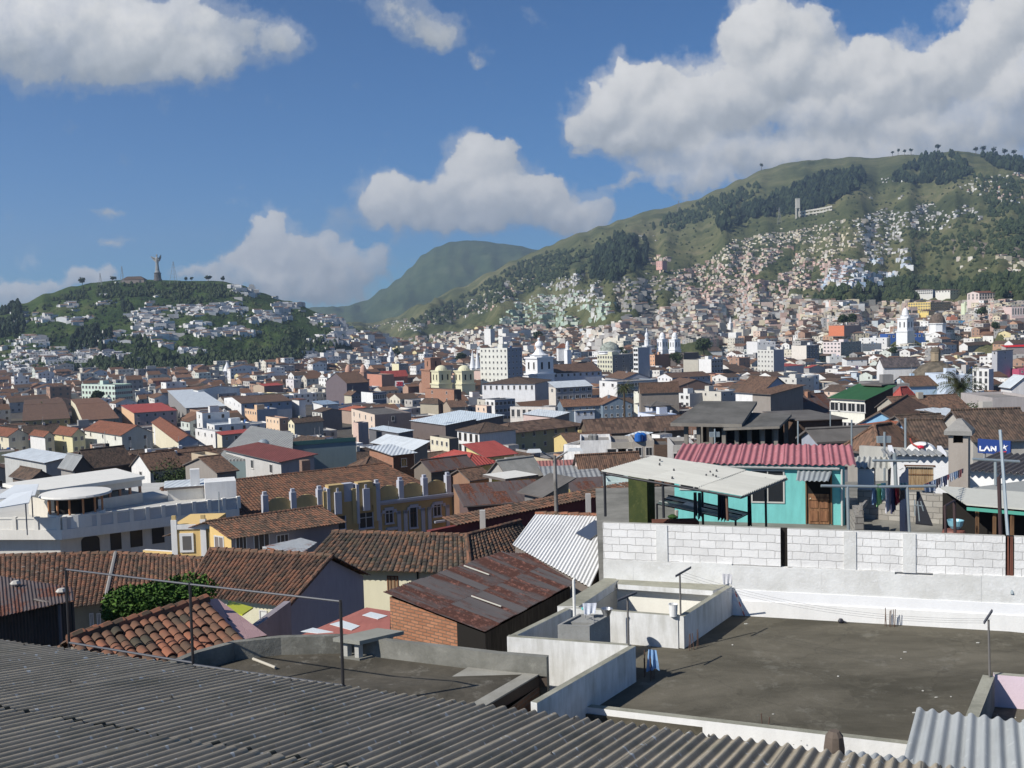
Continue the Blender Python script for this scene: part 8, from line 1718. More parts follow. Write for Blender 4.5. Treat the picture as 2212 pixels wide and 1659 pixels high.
def cityt(reg, x, y, D, rad, label, n=1500, seed=1):
 Dd = D if D < 200 else depth_for(*q(reg, x, y), rad * 1.9, H); rad *= min(1, Dd / D) * (.8 if D > 200 else 1); h = rad * 1.9; p = U(*q(reg, x, y), Dd); b = lo_(p, min(p.z - h, 0)) if D < 200 else lo_(p, p.z - h); tree('city_tree', label, b, h, V((rad, rad, rad * .8)), n, max(.14, D / 900), seed, TG, 'trees standing between the houses', 3)
for a_ in (('a', 1500, 430, 165, 5.5, 'dark round tree beside the white gabled cottage', 4500), ('l', 1830, 1130, 175, 4.5, 'dark tree below the bushy palm', 2500), ('l', 1120, 655, 420, 7, 'dark green tree before the deep blue building'), ('l', 715, 395, 800, 9, 'dark tall conifer above the long blue roofed halls'), ('l', 790, 380, 850, 8, 'rounder tree just right of the dark tall conifer'),
  ('k', 1275, 385, 640, 9, 'dark trees on the roof right of the green dome'), ('k', 1740, 425, 560, 9, 'dark tree on top of the brown flat block'), ('k', 600, 250, 1150, 11, 'dark grove behind the domed tower'), ('j', 1340, 400, 1050, 9, 'green trees right of the small white far tower'), ('j', 1530, 400, 1100, 8, 'round green tree farther right of the small white far tower'), ('j', 1890, 430, 1000, 8, 'green trees just left of the white gothic spires'),
  ('l', 1980, 450, 560, 8, 'dark trees before the pinkish church at the right'), ('l', 1860, 330, 800, 8, 'green trees below the pinkish arcaded college'), ('l', 1690, 840, 300, 4, 'small green tree beside the grey brown dome'), ('l', 340, 600, 420, 6, 'dark rooftop shrubs behind the blank cream block'), ('k', 1965, 310, 900, 12, 'green tree behind the twin towered church'), ('x', 1080, 330, 760, 6, 'tall tree in front of the mint green school slab', 2500)):
 cityt(*a_, seed=len(a_[5]))
AW, AR = attr_paint('wall'), attr_paint('roof'); DW_ = plain((.13, .125, .12), .5)
WALLC = [(.78, .77, .74)] * 8 + [(.70, .66, .56)] * 4 + [(.62, .58, .50)] * 4 + [(.50, .48, .45)] * 4 + [(.40, .26, .19)] * 2 + [(.34, .33, .32)] * 2 + [(.68, .52, .42), (.72, .62, .36), (.50, .32, .22), (.40, .26, .19), (.52, .58, .62), (.34, .33, .32), (.60, .64, .58)]
WNAME = {(.78, .77, .74): 'white', (.70, .66, .56): 'cream', (.62, .58, .50): 'beige', (.50, .48, .45): 'grey', (.68, .52, .42): 'peach', (.72, .62, .36): 'yellow', (.50, .32, .22): 'terracotta', (.40, .26, .19): 'brick brown', (.52, .58, .62): 'pale blue', (.34, .33, .32): 'dark grey', (.60, .64, .58): 'pale green'}
ROOFC = [(.16, .095, .065)] * 8 + [(.12, .085, .065)] * 7 + [(.21, .12, .08)] * 2 + [(.30, .29, .27)] * 5 + [(.42, .41, .39)] * 6 + [(.38, .10, .07)] + [(.55, .58, .60)]
def mini(mb, c, zb, zt, roof, rise, wc, rc, wins=True, wall2=None, cell=3.2):
 b = [V((p.x, p.y, zb)) for p in c]; t = [V((p.x, p.y, zt)) for p in c]
 for i in range(4):
  j = (i + 1) % 4; mb.poly([b[i], b[j], t[j], t[i]], AW, wc)
 if roof in ('R', 'L'):
  a0, a1, a2, a3 = (t if roof == 'R' else t[1:] + t[:1]); m0 = (a0 + a3) / 2 + V((0, 0, rise)); m1 = (a1 + a2) / 2 + V((0, 0, rise))
  mb.poly([a3, a0, m0], AW, wc); mb.poly([a1, a2, m1], AW, wc)
  o = (a0 - a3).normalized() * .4 - V((0, 0, .12)); u = V((0, 0, .1)); mb.poly([a0 + o + u, a1 + o + u, m1 + u, m0 + u], AR, rc); mb.poly([a2 - V((o.x, o.y, -o.z)) + u, a3 - V((o.x, o.y, -o.z)) + u, m0 + u, m1 + u], AR, rc)
 else:
  e = .25; ctr = (t[0] + t[2]) / 2; ins = [p + (ctr - p).normalized() * e * 1.4 for p in t]
  for i in range(4):
   j = (i + 1) % 4; mb.poly([t[i], t[j], ins[j], ins[i]], AW, wc); mb.poly([ins[i], ins[j], ins[j] - V((0, 0, .5)), ins[i] - V((0, 0, .5))], AW, wc)
  mb.poly([p - V((0, 0, .5)) for p in ins], AR, rc)
  if rise > 1.6:    # stair hut on the flat roof
   hc = [ctr + (p - ctr) * .32 for p in t]; mb.hexa([p - V((0, 0, .4)) for p in hc], [p + V((0, 0, 2.2)) for p in hc], AW, AR, False, wc, rc)
 if wins:
  for (p, r) in ((t[0], t[1]), (t[3], t[0])):
   d = (r - p); L = d.length; d.normalize(); n_ = V((d.y, -d.x, 0)) * .06; k = max(1, int(L / cell)); fl = 0
   while zt - 2.2 - 3 * fl > zb + 2 and fl < 4:
    for i in range(k):
     if random.random() < .15: continue
     s = p + d * (L * (i + .5) / k - .55) + n_ - V((0, 0, 2.1 + 3 * fl)); mb.poly([s, s + d * 1.1, s + d * 1.1 + V((0, 0, 1.3)), s + V((0, 0, 1.3))], DW_, (.05, .05, .05))
    fl += 1
info = []
for (ctr, rad, c, zb, zt) in FOOT:
 if ctr.y < 1: continue
 pts = [proj(V((p.x, p.y, zt))) for p in c]; bs = proj(V((ctr.x, ctr.y, zb + 2)))
 py0 = min(p[1] for p in pts); info.append((ctr.x, ctr.y, max(3, rad), min(p[0] for p in pts), max(p[0] for p in pts), py0, bs[1], c))
def near_quad(p, c, m=6.5):
 if (c[0] - c[2]).length < .1: return (p - c[0]).length < 12
 s = 0
 for i in range(len(c)):
  a, b = c[i], c[(i + 1) % len(c)]; d = b - a
  if d.length < .01: continue
  if (d.x * (p.y - a.y) - d.y * (p.x - a.x)) / d.length < -m: s += 1
 return s == 0
rr_ = random.Random(11); cand = []
u1 = V((math.cos(YAW), math.sin(YAW), 0)); u2 = V((-u1.y, u1.x, 0))
for i in range(-60, 170):
 for j in range(-60, 190):
  if i % 7 == 6 or j % 8 == 7: continue
  p = u1 * (i * 12.2 + rr_.uniform(-1.5, 1.5)) + u2 * (j * 11.4 + rr_.uniform(-1.5, 1.5))
  if not (64 < p.y < 1750): continue
  pz = proj(V((p.x, p.y, G(p.y) + 6)))
  if not (-420 < pz[0] < 2640): continue
  gz_ = H(p.x, p.y)
  if gz_ > (-45.5 if pz[0] < 760 else -22) and p.y > 500: continue
  if p.y < 150 and 1300 < pz[0] and p.y < 70: continue
  w1, w2 = rr_.uniform(9.5, 13.5), rr_.uniform(8, 11.6)
  h = rr_.choice([3.6, 4.2, 5, 5.6, 6, 6.6, 7, 8]) + (rr_.random() < .07) * rr_.uniform(3, 8)
  if rr_.random() < .10 and p.y > 220: w1 = rr_.uniform(20, 30); h = max(h, 6)
  ya = rr_.gauss(0, .05); d1 = V((math.cos(YAW + ya), math.sin(YAW + ya), 0)); d2 = V((-d1.y, d1.x, 0)); c = [p, p + d1 * w1, p + d1 * w1 + d2 * w2, p + d2 * w2]; ct = (c[0] + c[2]) / 2
  wc = rr_.choice(WALLC); rc = rr_.choice(ROOFC); roof = rr_.choice(['R', 'R', 'L', 'flat']) if rc[0] < .28 else 'flat'
  rise = rr_.uniform(1.6, 2.6) if roof != 'flat' else rr_.choice([0, 0, 2])
  if any((ct.x - a[0]) ** 2 + (ct.y - a[1]) ** 2 < (a[2] + 9) ** 2 and near_quad(ct, a[7]) for a in info): continue
  ok = True; px0 = min(proj(V((k.x, k.y, gz_ + h)))[0] for k in c); px1 = max(proj(V((k.x, k.y, gz_ + h)))[0] for k in c)
  top = proj(V((ct.x, ct.y, gz_ + h + rise + .5)))[1]; per_m = FPX / ct.y
  for a in info:
   if a[1] > ct.y and a[3] < px1 and a[4] > px0:
    lim = a[5] + (a[6] - a[5]) * .62
    if top < lim:
     need = (lim - top) / per_m; h -= need; top = lim
  if h < 3.2: continue
  cand.append((ct.y, c, gz_, h, roof, rise, wc, rc, ct, px0, px1, top))
cand.sort(key=lambda a: a[0])
LM = [('white domed tower', 1165, 790), ('grey teal warehouse', 675, 970), ('ochre building', 760, 1080), ('yellowish barracks', 1110, 960), ('concrete shell', 1600, 910), ('bushy palm', 2075, 860), ('crimson roofed block', 320, 905), ('apartment row', 150, 960), ('cream office block', 1080, 770), ('white clock tower', 1960, 700), ('brown church', 730, 830), ('market halls', 960, 910), ('green roofed house', 1850, 880), ('twin church towers', 1440, 730), ('mint green school', 300, 835), ('pale tower block', 1640, 780), ('bare brick block', 1120, 850), ('stone domed church', 2010, 810), ('pointed white tower', 487, 820), ('deep blue building', 1980, 760), ('long blue grey slab', 1360, 840), ('beige tower house', 800, 910), ('pavilion roof', 130, 1040), ('street lamp', 1200, 1000)]
used = {}; RN = {(.16, .095, .065): 'brown tiled', (.12, .085, .065): 'dark tiled', (.21, .12, .08): 'reddish tiled', (.30, .29, .27): 'flat grey', (.42, .41, .39): 'pale flat', (.38, .10, .07): 'red', (.55, .58, .60): 'silvery'}
RMAT = {(.16, .095, .065): TILE, (.12, .085, .065): TILED, (.21, .12, .08): TILE2, (.30, .29, .27): FLATC, (.42, .41, .39): FLATC, (.38, .10, .07): METR, (.55, .58, .60): METL}
def lab_for(wc, rc, h, ct, zt):
 x, y = proj(V((ct.x, ct.y, zt))); nm, lx, ly = min(LM, key=lambda a: (a[1] - x) ** 2 + ((a[2] - y) * 2.2) ** 2); dx, dy = x - lx, y - ly
 lr = 'left of' if dx < -14 else 'right of' if dx > 14 else ''; fb = 'above' if dy < -10 else 'below' if dy > 10 else ''
 dist = 'just' if abs(dx) + abs(dy) * 2 < 90 else 'well' if abs(dx) + abs(dy) * 2 < 190 else 'far'
 pos = (dist + ' ' + (fb + ', ' + lr if fb and lr else fb or lr or 'beside')).strip()
 base = f"{'tall ' if h > 10 else 'low ' if h < 5.5 else ''}{WNAME[wc]} {RN[rc]} roofed house {pos} the {nm}"
 k = used.get(base, 0); used[base] = k + 1
 if k: base = base.replace(' house', [' corner house', ' narrow house', ' square house', ' plain house', ' small house', ' boxy house'][min(5, k - 1)], 1)
 return base
ind = []; far_ = []; cov = {}
seen_area = lambda a: (a[10] - a[9]) * min(a[3], 9) * FPX / a[0]
sky_ = {}
for a in cand:
 cols_ = range(int(a[9] // 12), int(a[10] // 12) + 1); vis = sum(1 for k in cols_ if a[11] < sky_.get(k, 9999) - 2); a_vis = vis / max(1, len(cols_))
 for k in cols_: sky_[k] = min(sky_.get(k, 9999), a[11] + 6)
 cov[id(a)] = a_vis
order = sorted([a for a in cand if cov[id(a)] > .3 and a[10] > 0 and a[9] < 2212], key=lambda a: -seen_area(a) * cov[id(a)])
NIND = 150; chosen = set(id(a) for a in order[:NIND])
stuff = MB()
for a in cand:
 y, c, g_, h, roof, rise, wc, rc, ct = a[:9]
 if id(a) in chosen:
  far = y > 330; cR = 0 if y > 480 else max(1, int((c[1] - c[0]).length / 3.4)); fl = max(1, int(h / 3.4)) if y < 480 else 0
  house(c, g_ - 3, g_ + h, roof, rise, paint(wc, .4), RMAT[rc], lab_for(wc, rc, h, ct, g_ + h), 'house', 'old town houses between the landmarks', 'house', win=(fl, cR, fl, max(1, cR - 1), .95, 1.25, WFRAME if rr_.random() < .6 else BFRAME) if cR else None)
 else: mini(stuff, c, g_ - 3, g_ + h, roof, rise, wc, rc, y < 1100)
def inpoly(x, y, P):
 s = False; j = len(P) - 1
 for i in range(len(P)):
  if (P[i][1] > y) != (P[j][1] > y) and x < (P[j][0] - P[i][0]) * (y - P[i][1]) / (P[j][1] - P[i][1]) + P[i][0]: s = not s
  j = i
 return s
MINT = [(.46, .62, .48), (.52, .68, .52), (.60, .70, .58), (.7, .7, .66)]; WHT = [(.78, .77, .75), (.72, .70, .66), (.6, .6, .6), (.5, .48, .46)]; PNK = [(.66, .40, .34), (.72, .50, .42), (.74, .62, .42), (.72, .68, .56), (.55, .45, .4)]
MIXC = [(.70, .66, .56), (.72, .62, .42), (.66, .5, .42), (.6, .57, .5), (.76, .75, .72), (.45, .38, .32), (.5, .5, .5), (.68, .45, .36)]; CRMP = [(.72, .64, .46), (.70, .60, .40), (.74, .70, .6), (.6, .52, .44)]; BLW = [(.70, .76, .84), (.78, .79, .82), (.60, .70, .84), (.74, .76, .8), (.35, .5, .68)]; GRYP = [(.40, .39, .36), (.5, .48, .44), (.34, .33, .32), (.55, .5, .42)]
POLY = [([(800, 742), (1000, 716), (1080, 704), (1300, 712), (1360, 690), (1500, 645), (1620, 630), (1750, 650), (1900, 655), (2212, 655), (2212, 712), (1700, 742), (1100, 742)], MIXC, 3000, 1.1),
  ([(1075, 705), (1110, 650), (1180, 612), (1260, 640), (1320, 655), (1310, 690), (1240, 702)], MINT, 420, 1), ([(1130, 640), (1180, 610), (1240, 590), (1300, 600), (1310, 642), (1200, 662)], WHT, 280, .9),
  ([(1320, 600), (1400, 590), (1480, 620), (1500, 650), (1420, 700), (1340, 692)], GRYP, 320, 1), ([(1420, 590), (1490, 572), (1600, 548), (1700, 530), (1740, 562), (1860, 560), (1840, 610), (1750, 642), (1650, 652), (1500, 662)], PNK, 1300, .95),
  ([(1790, 590), (1850, 562), (1960, 556), (1966, 590), (1860, 622), (1765, 642), (1765, 612)], BLW, 320, 1.05), ([(1540, 560), (1565, 535), (1650, 503), (1700, 493), (1740, 510), (1640, 560), (1560, 575)], CRMP, 210, .9),
  ([(1700, 500), (1800, 478), (1870, 470), (1850, 530), (1790, 560), (1720, 560)], CRMP, 220, .85), ([(1850, 474), (1900, 452), (2010, 440), (2110, 448), (2120, 482), (2000, 500), (1960, 555), (1880, 560), (1855, 530)], WHT, 460, .9),
  ([(2110, 385), (2212, 372), (2212, 442), (2060, 412)], WHT + PNK, 110, .9), ([(1905, 385), (2010, 380), (2010, 392), (1905, 396)], WHT, 14, .9), ([(1860, 420), (1950, 412), (1960, 440), (1880, 440)], WHT, 9, 1.3),
  ([(780, 712), (1000, 655), (1110, 600), (1180, 602), (1060, 672), (900, 715)], WHT + MIXC, 260, .9), ([(2050, 556), (2212, 556), (2212, 592), (2090, 588)], CRMP, 60, 1.0), ([(1400, 556), (1450, 548), (1460, 566), (1400, 572)], PNK, 14, 1.2), ([(1560, 520), (1760, 492), (1700, 520), (1560, 545)], CRMP, 60, .9),
  ([(1300, 520), (1420, 505), (1450, 520), (1350, 535)], WHT, 14, .9), ([(0, 815), (200, 800), (430, 800), (620, 785), (700, 765), (780, 745), (860, 735), (860, 770), (600, 815), (0, 850)], MIXC + WHT, 130, 1.0)]
CLU = [(224, 652, 20, 9, 8), (146, 662, 20, 7, 10), (34, 690, 18, 14, 16), (86, 690, 22, 8, 16), (156, 694, 18, 8, 12), (190, 690, 12, 5, 5), (234, 720, 18, 8, 14), (300, 686, 16, 14, 25), (336, 697, 32, 24, 52), (300, 722, 24, 12, 26), (406, 675, 34, 10, 42), (443, 668, 22, 8, 25), (495, 670, 30, 10, 30), (503, 626, 10, 14, 14), (544, 628, 14, 8, 14), (555, 688, 22, 6, 25), (417, 707, 26, 10, 26), (430, 722, 16, 8, 18), (490, 717, 22, 12, 26), (521, 722, 18, 8, 18), (328, 722, 14, 8, 12), (359, 727, 12, 8, 10), (57, 738, 26, 12, 26), (39, 769, 38, 14, 46), (117, 775, 46, 12, 46), (195, 769, 38, 12, 46), (247, 774, 30, 9, 26), (351, 746, 12, 6, 6), (404, 761, 22, 8, 14), (117, 803, 34, 8, 26), (169, 816, 30, 6, 26), (229, 738, 36, 5, 14), (613, 666, 30, 14, 32), (574, 687, 38, 9, 30), (684, 692, 22, 9, 20), (718, 692, 30, 7, 26), (694, 736, 22, 8, 26), (764, 736, 46, 8, 44), (20, 800, 40, 12, 30), (620, 640, 30, 10, 10), (740, 712, 30, 8, 16), (335, 640, 8, 4, 3), (700, 770, 60, 12, 40), (250, 610, 4, 2, 1)]
hr = random.Random(23); slope = []
def slope_house(px, py, pal, sc, f0=.6):
 hh = hill_hit(px, py)
 if not hh or hh[2].z < .05: return
 p = hh[0]; sc *= .8; w1, w2, h = hr.uniform(8, 19) * sc, hr.uniform(6, 9) * sc, hr.choice([2.8, 3, 3.4, 4, 5, 6]) * sc
 ya = YAW + hr.gauss(0, .35); d1 = V((math.cos(ya), math.sin(ya), 0)); d2 = V((-d1.y, d1.x, 0)); c = [p, p + d1 * w1, p + d1 * w1 + d2 * w2, p + d2 * w2]
 wc = hr.choice(pal); f = hr.uniform(f0, 1.08); g__ = sum(wc) / 3; wc = tuple(min(.8, lerp(x, g__, .2) * f) for x in wc); rc = hr.choice([(.42, .40, .37), (.5, .46, .42), (.34, .31, .28), (.26, .19, .15), (.20, .13, .10)]); slope.append((p.y, c, p.z - 5, p.z + h, hr.choice(['flat', 'flat', 'R', 'L']) if rc[0] < .28 else 'flat', 1.6 * sc, wc, rc))
for P, pal, n_, sc in POLY:
 x0, x1 = min(p[0] for p in P), max(p[0] for p in P); y0, y1 = min(p[1] for p in P), max(p[1] for p in P); k = 0
 while k < n_:
  px, py = hr.uniform(x0, x1), hr.uniform(y0, y1)
  if not inpoly(px, py, P): continue
  k += 1
  if vnoise(px * .03, py * .06, 3) < .30 and n_ < 1500: continue
  slope_house(px, py, pal, sc)
for x, y, rx, ry, n_ in CLU:
 for _ in range(int(n_ * 1.3)): slope_house(x + hr.gauss(0, .62) * rx, y + hr.gauss(0, .65) * ry, WHT, 1.0, .9)
for a in slope: mini(stuff, *a[1:], a[0] < 1150)
so = stuff.build('distant_houses'); so['kind'] = 'stuff'; so['label'] = 'mass of small pastel and white houses filling the far old town and the slopes'
def blob(mb, p, r, h, m, seed):
 r_ = random.Random(seed); n1 = 6; rings = []
 for k, (f, z) in enumerate(((.55, .12), (1, .38), (.85, .68), (.4, .93))):
  rings.append([p + V((math.cos(t + k * .5) * r * f * r_.uniform(.7, 1.25), math.sin(t + k * .5) * r * f * r_.uniform(.7, 1.25), h * z * r_.uniform(.88, 1.12))) for t in [2 * math.pi * i / n1 for i in range(n1)]])
 for k in range(3):
  for i in range(n1):
   j = (i + 1) % n1; mb.poly([rings[k][i], rings[k][j], rings[k + 1][j], rings[k + 1][i]], m)
 top = p + V((0, 0, h * 1.03))
 for i in range(n1): mb.poly([rings[3][i], rings[3][(i + 1) % n1], top], m)
FM = [leafy((.045, .062, .032), (.022, .036, .020), .05), leafy((.060, .080, .036), (.030, .046, .022), .05), leafy((.075, .092, .042), (.032, .048, .022), .05), leafy((.022, .034, .020), (.011, .019, .012), .05)]
WOOD = [('r', [(1545, 480), (1600, 455), (1700, 415), (1780, 380), (1865, 368), (1868, 402), (1790, 440), (1740, 462), (1640, 470), (1560, 500)], 900, 15, 24, (0, 3)), ('r', [(1275, 605), (1285, 545), (1330, 512), (1400, 520), (1395, 575), (1330, 610)], 420, 13, 22, (0, 3)),
  ('r', [(1920, 392), (1960, 360), (2000, 336), (2060, 338), (2100, 372), (2060, 398), (2000, 400)], 330, 14, 22, (0, 3)), ('r', [(2120, 340), (2212, 345), (2212, 378), (2150, 362)], 140, 15, 22, (0, 3)), ('r', [(1400, 490), (1500, 440), (1640, 395), (1640, 420), (1540, 470), (1430, 510)], 260, 12, 16, (0, 1)),
  ('r', [(880, 700), (1000, 640), (1120, 570), (1200, 540), (1290, 545), (1260, 590), (1120, 640), (960, 700)], 800, 11, 11, (0, 1, 2)), ('r', [(1740, 655), (1800, 632), (1900, 610), (2000, 600), (2212, 596), (2212, 640), (2060, 640), (1900, 655)], 700, 7, 10, (0, 1, 2)),
  ('r', [(1960, 480), (2212, 440), (2212, 560), (2060, 540), (1980, 580)], 380, 8, 9, (1, 2)), ('r', [(2100, 380), (2212, 390), (2212, 560), (2150, 480)], 260, 9, 12, (0, 1)), ('r', [(1150, 560), (1400, 470), (1600, 420), (2100, 360), (2212, 560), (1900, 640), (1200, 660)], 1300, 6, 5, (1, 2, 2)),
  ('l', [(130, 812), (200, 785), (330, 775), (520, 770), (620, 758), (730, 760), (600, 800), (300, 825)], 1000, 6, 9, (0, 1, 1)), ('l', [(150, 760), (165, 715), (240, 715), (245, 765)], 140, 6, 11, (0, 3)), ('l', [(-20, 700), (0, 662), (40, 660), (55, 720), (0, 730)], 110, 7, 12, (0, 3)), ('l', [(262, 675), (265, 645), (285, 645), (288, 675)], 30, 5, 9, (0, 3)),
  ('l', [(110, 650), (180, 622), (300, 612), (480, 616), (500, 640), (400, 662), (330, 640), (200, 648)], 500, 5, 6, (1, 2)), ('l', [(0, 680), (200, 625), (500, 625), (700, 690), (780, 740), (600, 780), (0, 810)], 1100, 4, 4, (1, 2)), ('l', [(600, 735), (790, 735), (740, 760), (600, 765)], 120, 5, 8, (0, 1)), ('l', [(290, 740), (310, 725), (330, 760), (290, 770)], 30, 5, 8, (0, 1))]
for side, nm in (('r', 'woods and bushes scattered over the big right hill'), ('l', 'woods and bushes scattered over the statue hill')):
 mb = MB(); k = 0
 for s_, P, n_, r0_, h0_, ms in WOOD:
  if s_ != side: continue
  x0, x1 = min(p[0] for p in P), max(p[0] for p in P); y0, y1 = min(p[1] for p in P), max(p[1] for p in P); c_ = 0; tries = 0
  while c_ < n_ and tries < n_ * 6:
   tries += 1; px, py = hr.uniform(x0, x1), hr.uniform(y0, y1)
   if not inpoly(px, py, P) or vnoise(px * .05, py * .08, 8) < .28: continue
   hh = hill_hit(px, py); c_ += 1
   if not hh: continue
   k += 1; f = hr.uniform(.6, 1.25); blob(mb, hh[0] - V((0, 0, h0_ * .25)), r0_ * f * .5, h0_ * f * 1.1, FM[hr.choice(ms)], k)
 o = mb.build('woods'); o['kind'] = 'stuff'; o['label'] = nm
SKT = [(178, 612, 9, 'first'), (243, 604, 6, ''), (248, 606, 5, ''), (402, 606, 5, ''), (414, 605, 5, ''), (450, 604, 8, ''), (482, 607, 7, '')]
def far_tree(px, py, rad, label, grp, up=1.0):
 hh = None
 for dy in range(0, 30, 2):
  hh = hill_hit(px, py + dy)
  if hh: break
 rad *= .7
 if hh: tree('skyline_tree', label, hh[0] - V((0, 0, 2)), rad * 2.0 * up + 2, V((rad, rad, rad * .8)), 260, rad * .22, int(px), [FM[0], FM[1]], grp, 2)
for k, (px, py, r_, t) in enumerate(SKT): far_tree(px, py, r_, ['round tree on the far left shoulder of the statue hill', 'small tree left of the kiosk on the statue hill', 'smaller tree of the pair left of the kiosk', 'small tree right of the statue', 'small tree second to the right of the statue', 'broad tree farther right of the statue', 'lone tree at the right end of the statue hill top'][k], 'trees on top of the statue hill')
WHERE = ['alone on the upper slope line', 'in the thin row of tall trees, left end', 'in the thin row of tall trees, second', 'in the thin row of tall trees, third', 'in the thin row of tall trees, right end', 'on the highest knoll', 'left in the far right ridge group', 'second in the far right ridge group', 'third in the far right ridge group', 'fourth in the far right ridge group', 'last in the far right ridge group']
for k, (px, py, r_) in enumerate(((1645, 366, 12), (1928, 336, 9), (1940, 335, 10), (1954, 334, 10), (1968, 333, 11), (2026, 332, 16), (2108, 336, 13), (2124, 337, 15), (2146, 339, 15), (2170, 342, 14), (2190, 344, 15))): far_tree(px, py, r_, 'tree on the right hill ridge, ' + WHERE[k], 'trees on the right hill ridge', 1.5)
for k, (px, y0, y1, lab) in enumerate(((375, 565, 606, 'lattice mast right of the statue'), (264, 575, 606, 'thin mast on the left part of the statue hill'), (217, 590, 612, 'thin mast at the left end of the statue hill'), (1467, 433, 452, 'pylon on the lower ridge of the right hill'), (1684, 448, 478, 'thin white mast left of the hillside tower'))):
 hh = hill_hit(px, y1 + 6)
 if not hh: continue
 b = hh[0]; t = U(px - 1, y0, b.y); r0 = root('radio_mast', lab, 'mast', b); w_ = .0012 * b.y * (1.6 if k == 0 else .8); mb = MB()
 for sx_, sy_ in ((-1, 0), (1, 0), (0, 1)): mb.tube(b + V((sx_ * w_ * 2.2, sy_ * w_ * 2, -2)), t + V((sx_ * .2, sy_ * .2, 0)), .00018 * b.y, GFRAME, n=4)
 for i in range(1, 7): f = i / 7; mb.tube((b + V((-w_ * 2.2, 0, 0))).lerp(t, f), (b + V((w_ * 2.2, 0, 0))).lerp(t, f), .00014 * b.y, GFRAME, n=4)
 mb.build('lattice', r0)
hk = hill_hit(287, 612)
if hk:
 p = hk[0]; ux = V((1, 0, 0)); c = [p - ux * 18, p + ux * 18, p + V((18, 14, 0)), p + V((-18, 14, 0))]; house(c, p.z - 4, p.z + 6, 'hip', 5, paint((.3, .25, .22)), TILED, 'low brown roofed building below the crown of the statue hill', 'building', name='building', win=None)
CLF = [(2052, 517), (2090, 517), (2130, 522), (2165, 530), (2212, 548), (2260, 560)]; cl_m = concrete((.24, .20, .16), (.12, .11, .08), .8, .03, light=(.34, .27, .2), la=.6); g_ = []
for (x, y) in CLF:
 for s in range(4):
  x_ = x + s * 11; yb = y + s * 3; a = hill_hit(x_, min(563, yb + 34)); b = hill_hit(x_, yb)
  if a and b:
   A, B = a[0] - V((0, 8, 6)), b[0] - V((0, 10, 0)); col = []
   for i in range(9): t = i / 8; c = A.lerp(B, t); d = fbm(x_ * .09, t * 3, 4, 3) * 26; col.append(c + V((d * .3, -6 - d + 14 * t * (1 - t), 0)))
   g_.append(col)
if len(g_) > 3: o, _b = surf('cliff', g_, cl_m)
def haze():
 mb = MB(); b = [V((-9000, -300, -62)), V((9000, -300, -62)), V((9000, 9500, -62)), V((-9000, 9500, -62))]; mb.hexa(b, [p + V((0, 0, 900)) for p in b], plain((1, 1, 1))); o = mb.build('haze'); o['kind'] = 'stuff'; o['label'] = 'thin blue air haze over the valley'
 m = bpy.data.materials.new('air'); m.use_nodes = True; nt = m.node_tree; nt.nodes.clear(); out = nt.nodes.new('ShaderNodeOutputMaterial'); v_ = nt.nodes.new('ShaderNodeVolumePrincipled'); v_.inputs['Color'].default_value = (.62, .78, 1, 1); v_.inputs['Density'].default_value = HAZE; v_.inputs['Anisotropy'].default_value = .3
 nt.links.new(v_.outputs[0], out.inputs['Volume']); o.data.materials.clear(); o.data.materials.append(m)
if HAZE > 0: haze()
cam = bpy.data.cameras.new('camera'); cam.lens = 36; cam.sensor_width = 36; cam.clip_start = .1; cam.clip_end = 40000
co = bpy.data.objects.new('camera', cam); COL.objects.link(co)
M = Matrix.Identity(4)
for i in range(3): M[i][0] = _R[i]; M[i][1] = _U[i]; M[i][2] = -_F[i]
co.matrix_world = M; S.camera = co
SUN_EL = math.radians(38); sh = V((.86, .51, 0)).normalized()
L = bpy.data.lights.new('sun', 'SUN'); L.energy = 4.8; L.angle = math.radians(.55); L.color = (1, .955, .88)
lo = bpy.data.objects.new('sun', L); COL.objects.link(lo)
ld = V((sh.x * math.cos(SUN_EL), sh.y * math.cos(SUN_EL), -math.sin(SUN_EL)))
lo.rotation_euler = ld.to_track_quat('-Z', 'Y').to_euler()
w = bpy.data.worlds.new('World'); S.world = w; w.use_nodes = True
nt = w.node_tree; nt.nodes.clear(); n = N(nt)
out = nt.nodes.new('ShaderNodeOutputWorld'); bg = nt.nodes.new('ShaderNodeBackground'); nt.links.new(bg.outputs[0], out.inputs[0])
sky = nt.nodes.new('ShaderNodeTexSky'); sky.sky_type = 'NISHITA'; sky.sun_disc = False
sky.sun_elevation = SUN_EL; sky.sun_rotation = math.atan2(-sh.x, -sh.y)
sky.altitude = 2800; sky.air_density = 1.0; sky.dust_density = .3; sky.ozone_density = 2.5
tc = nt.nodes.new('ShaderNodeTexCoord')
d = n.vm('NORMALIZE', tc.outputs['Generated'])
def skyp(px, py):
 r = ray(px, py); return r.x / r.y, r.z / r.y
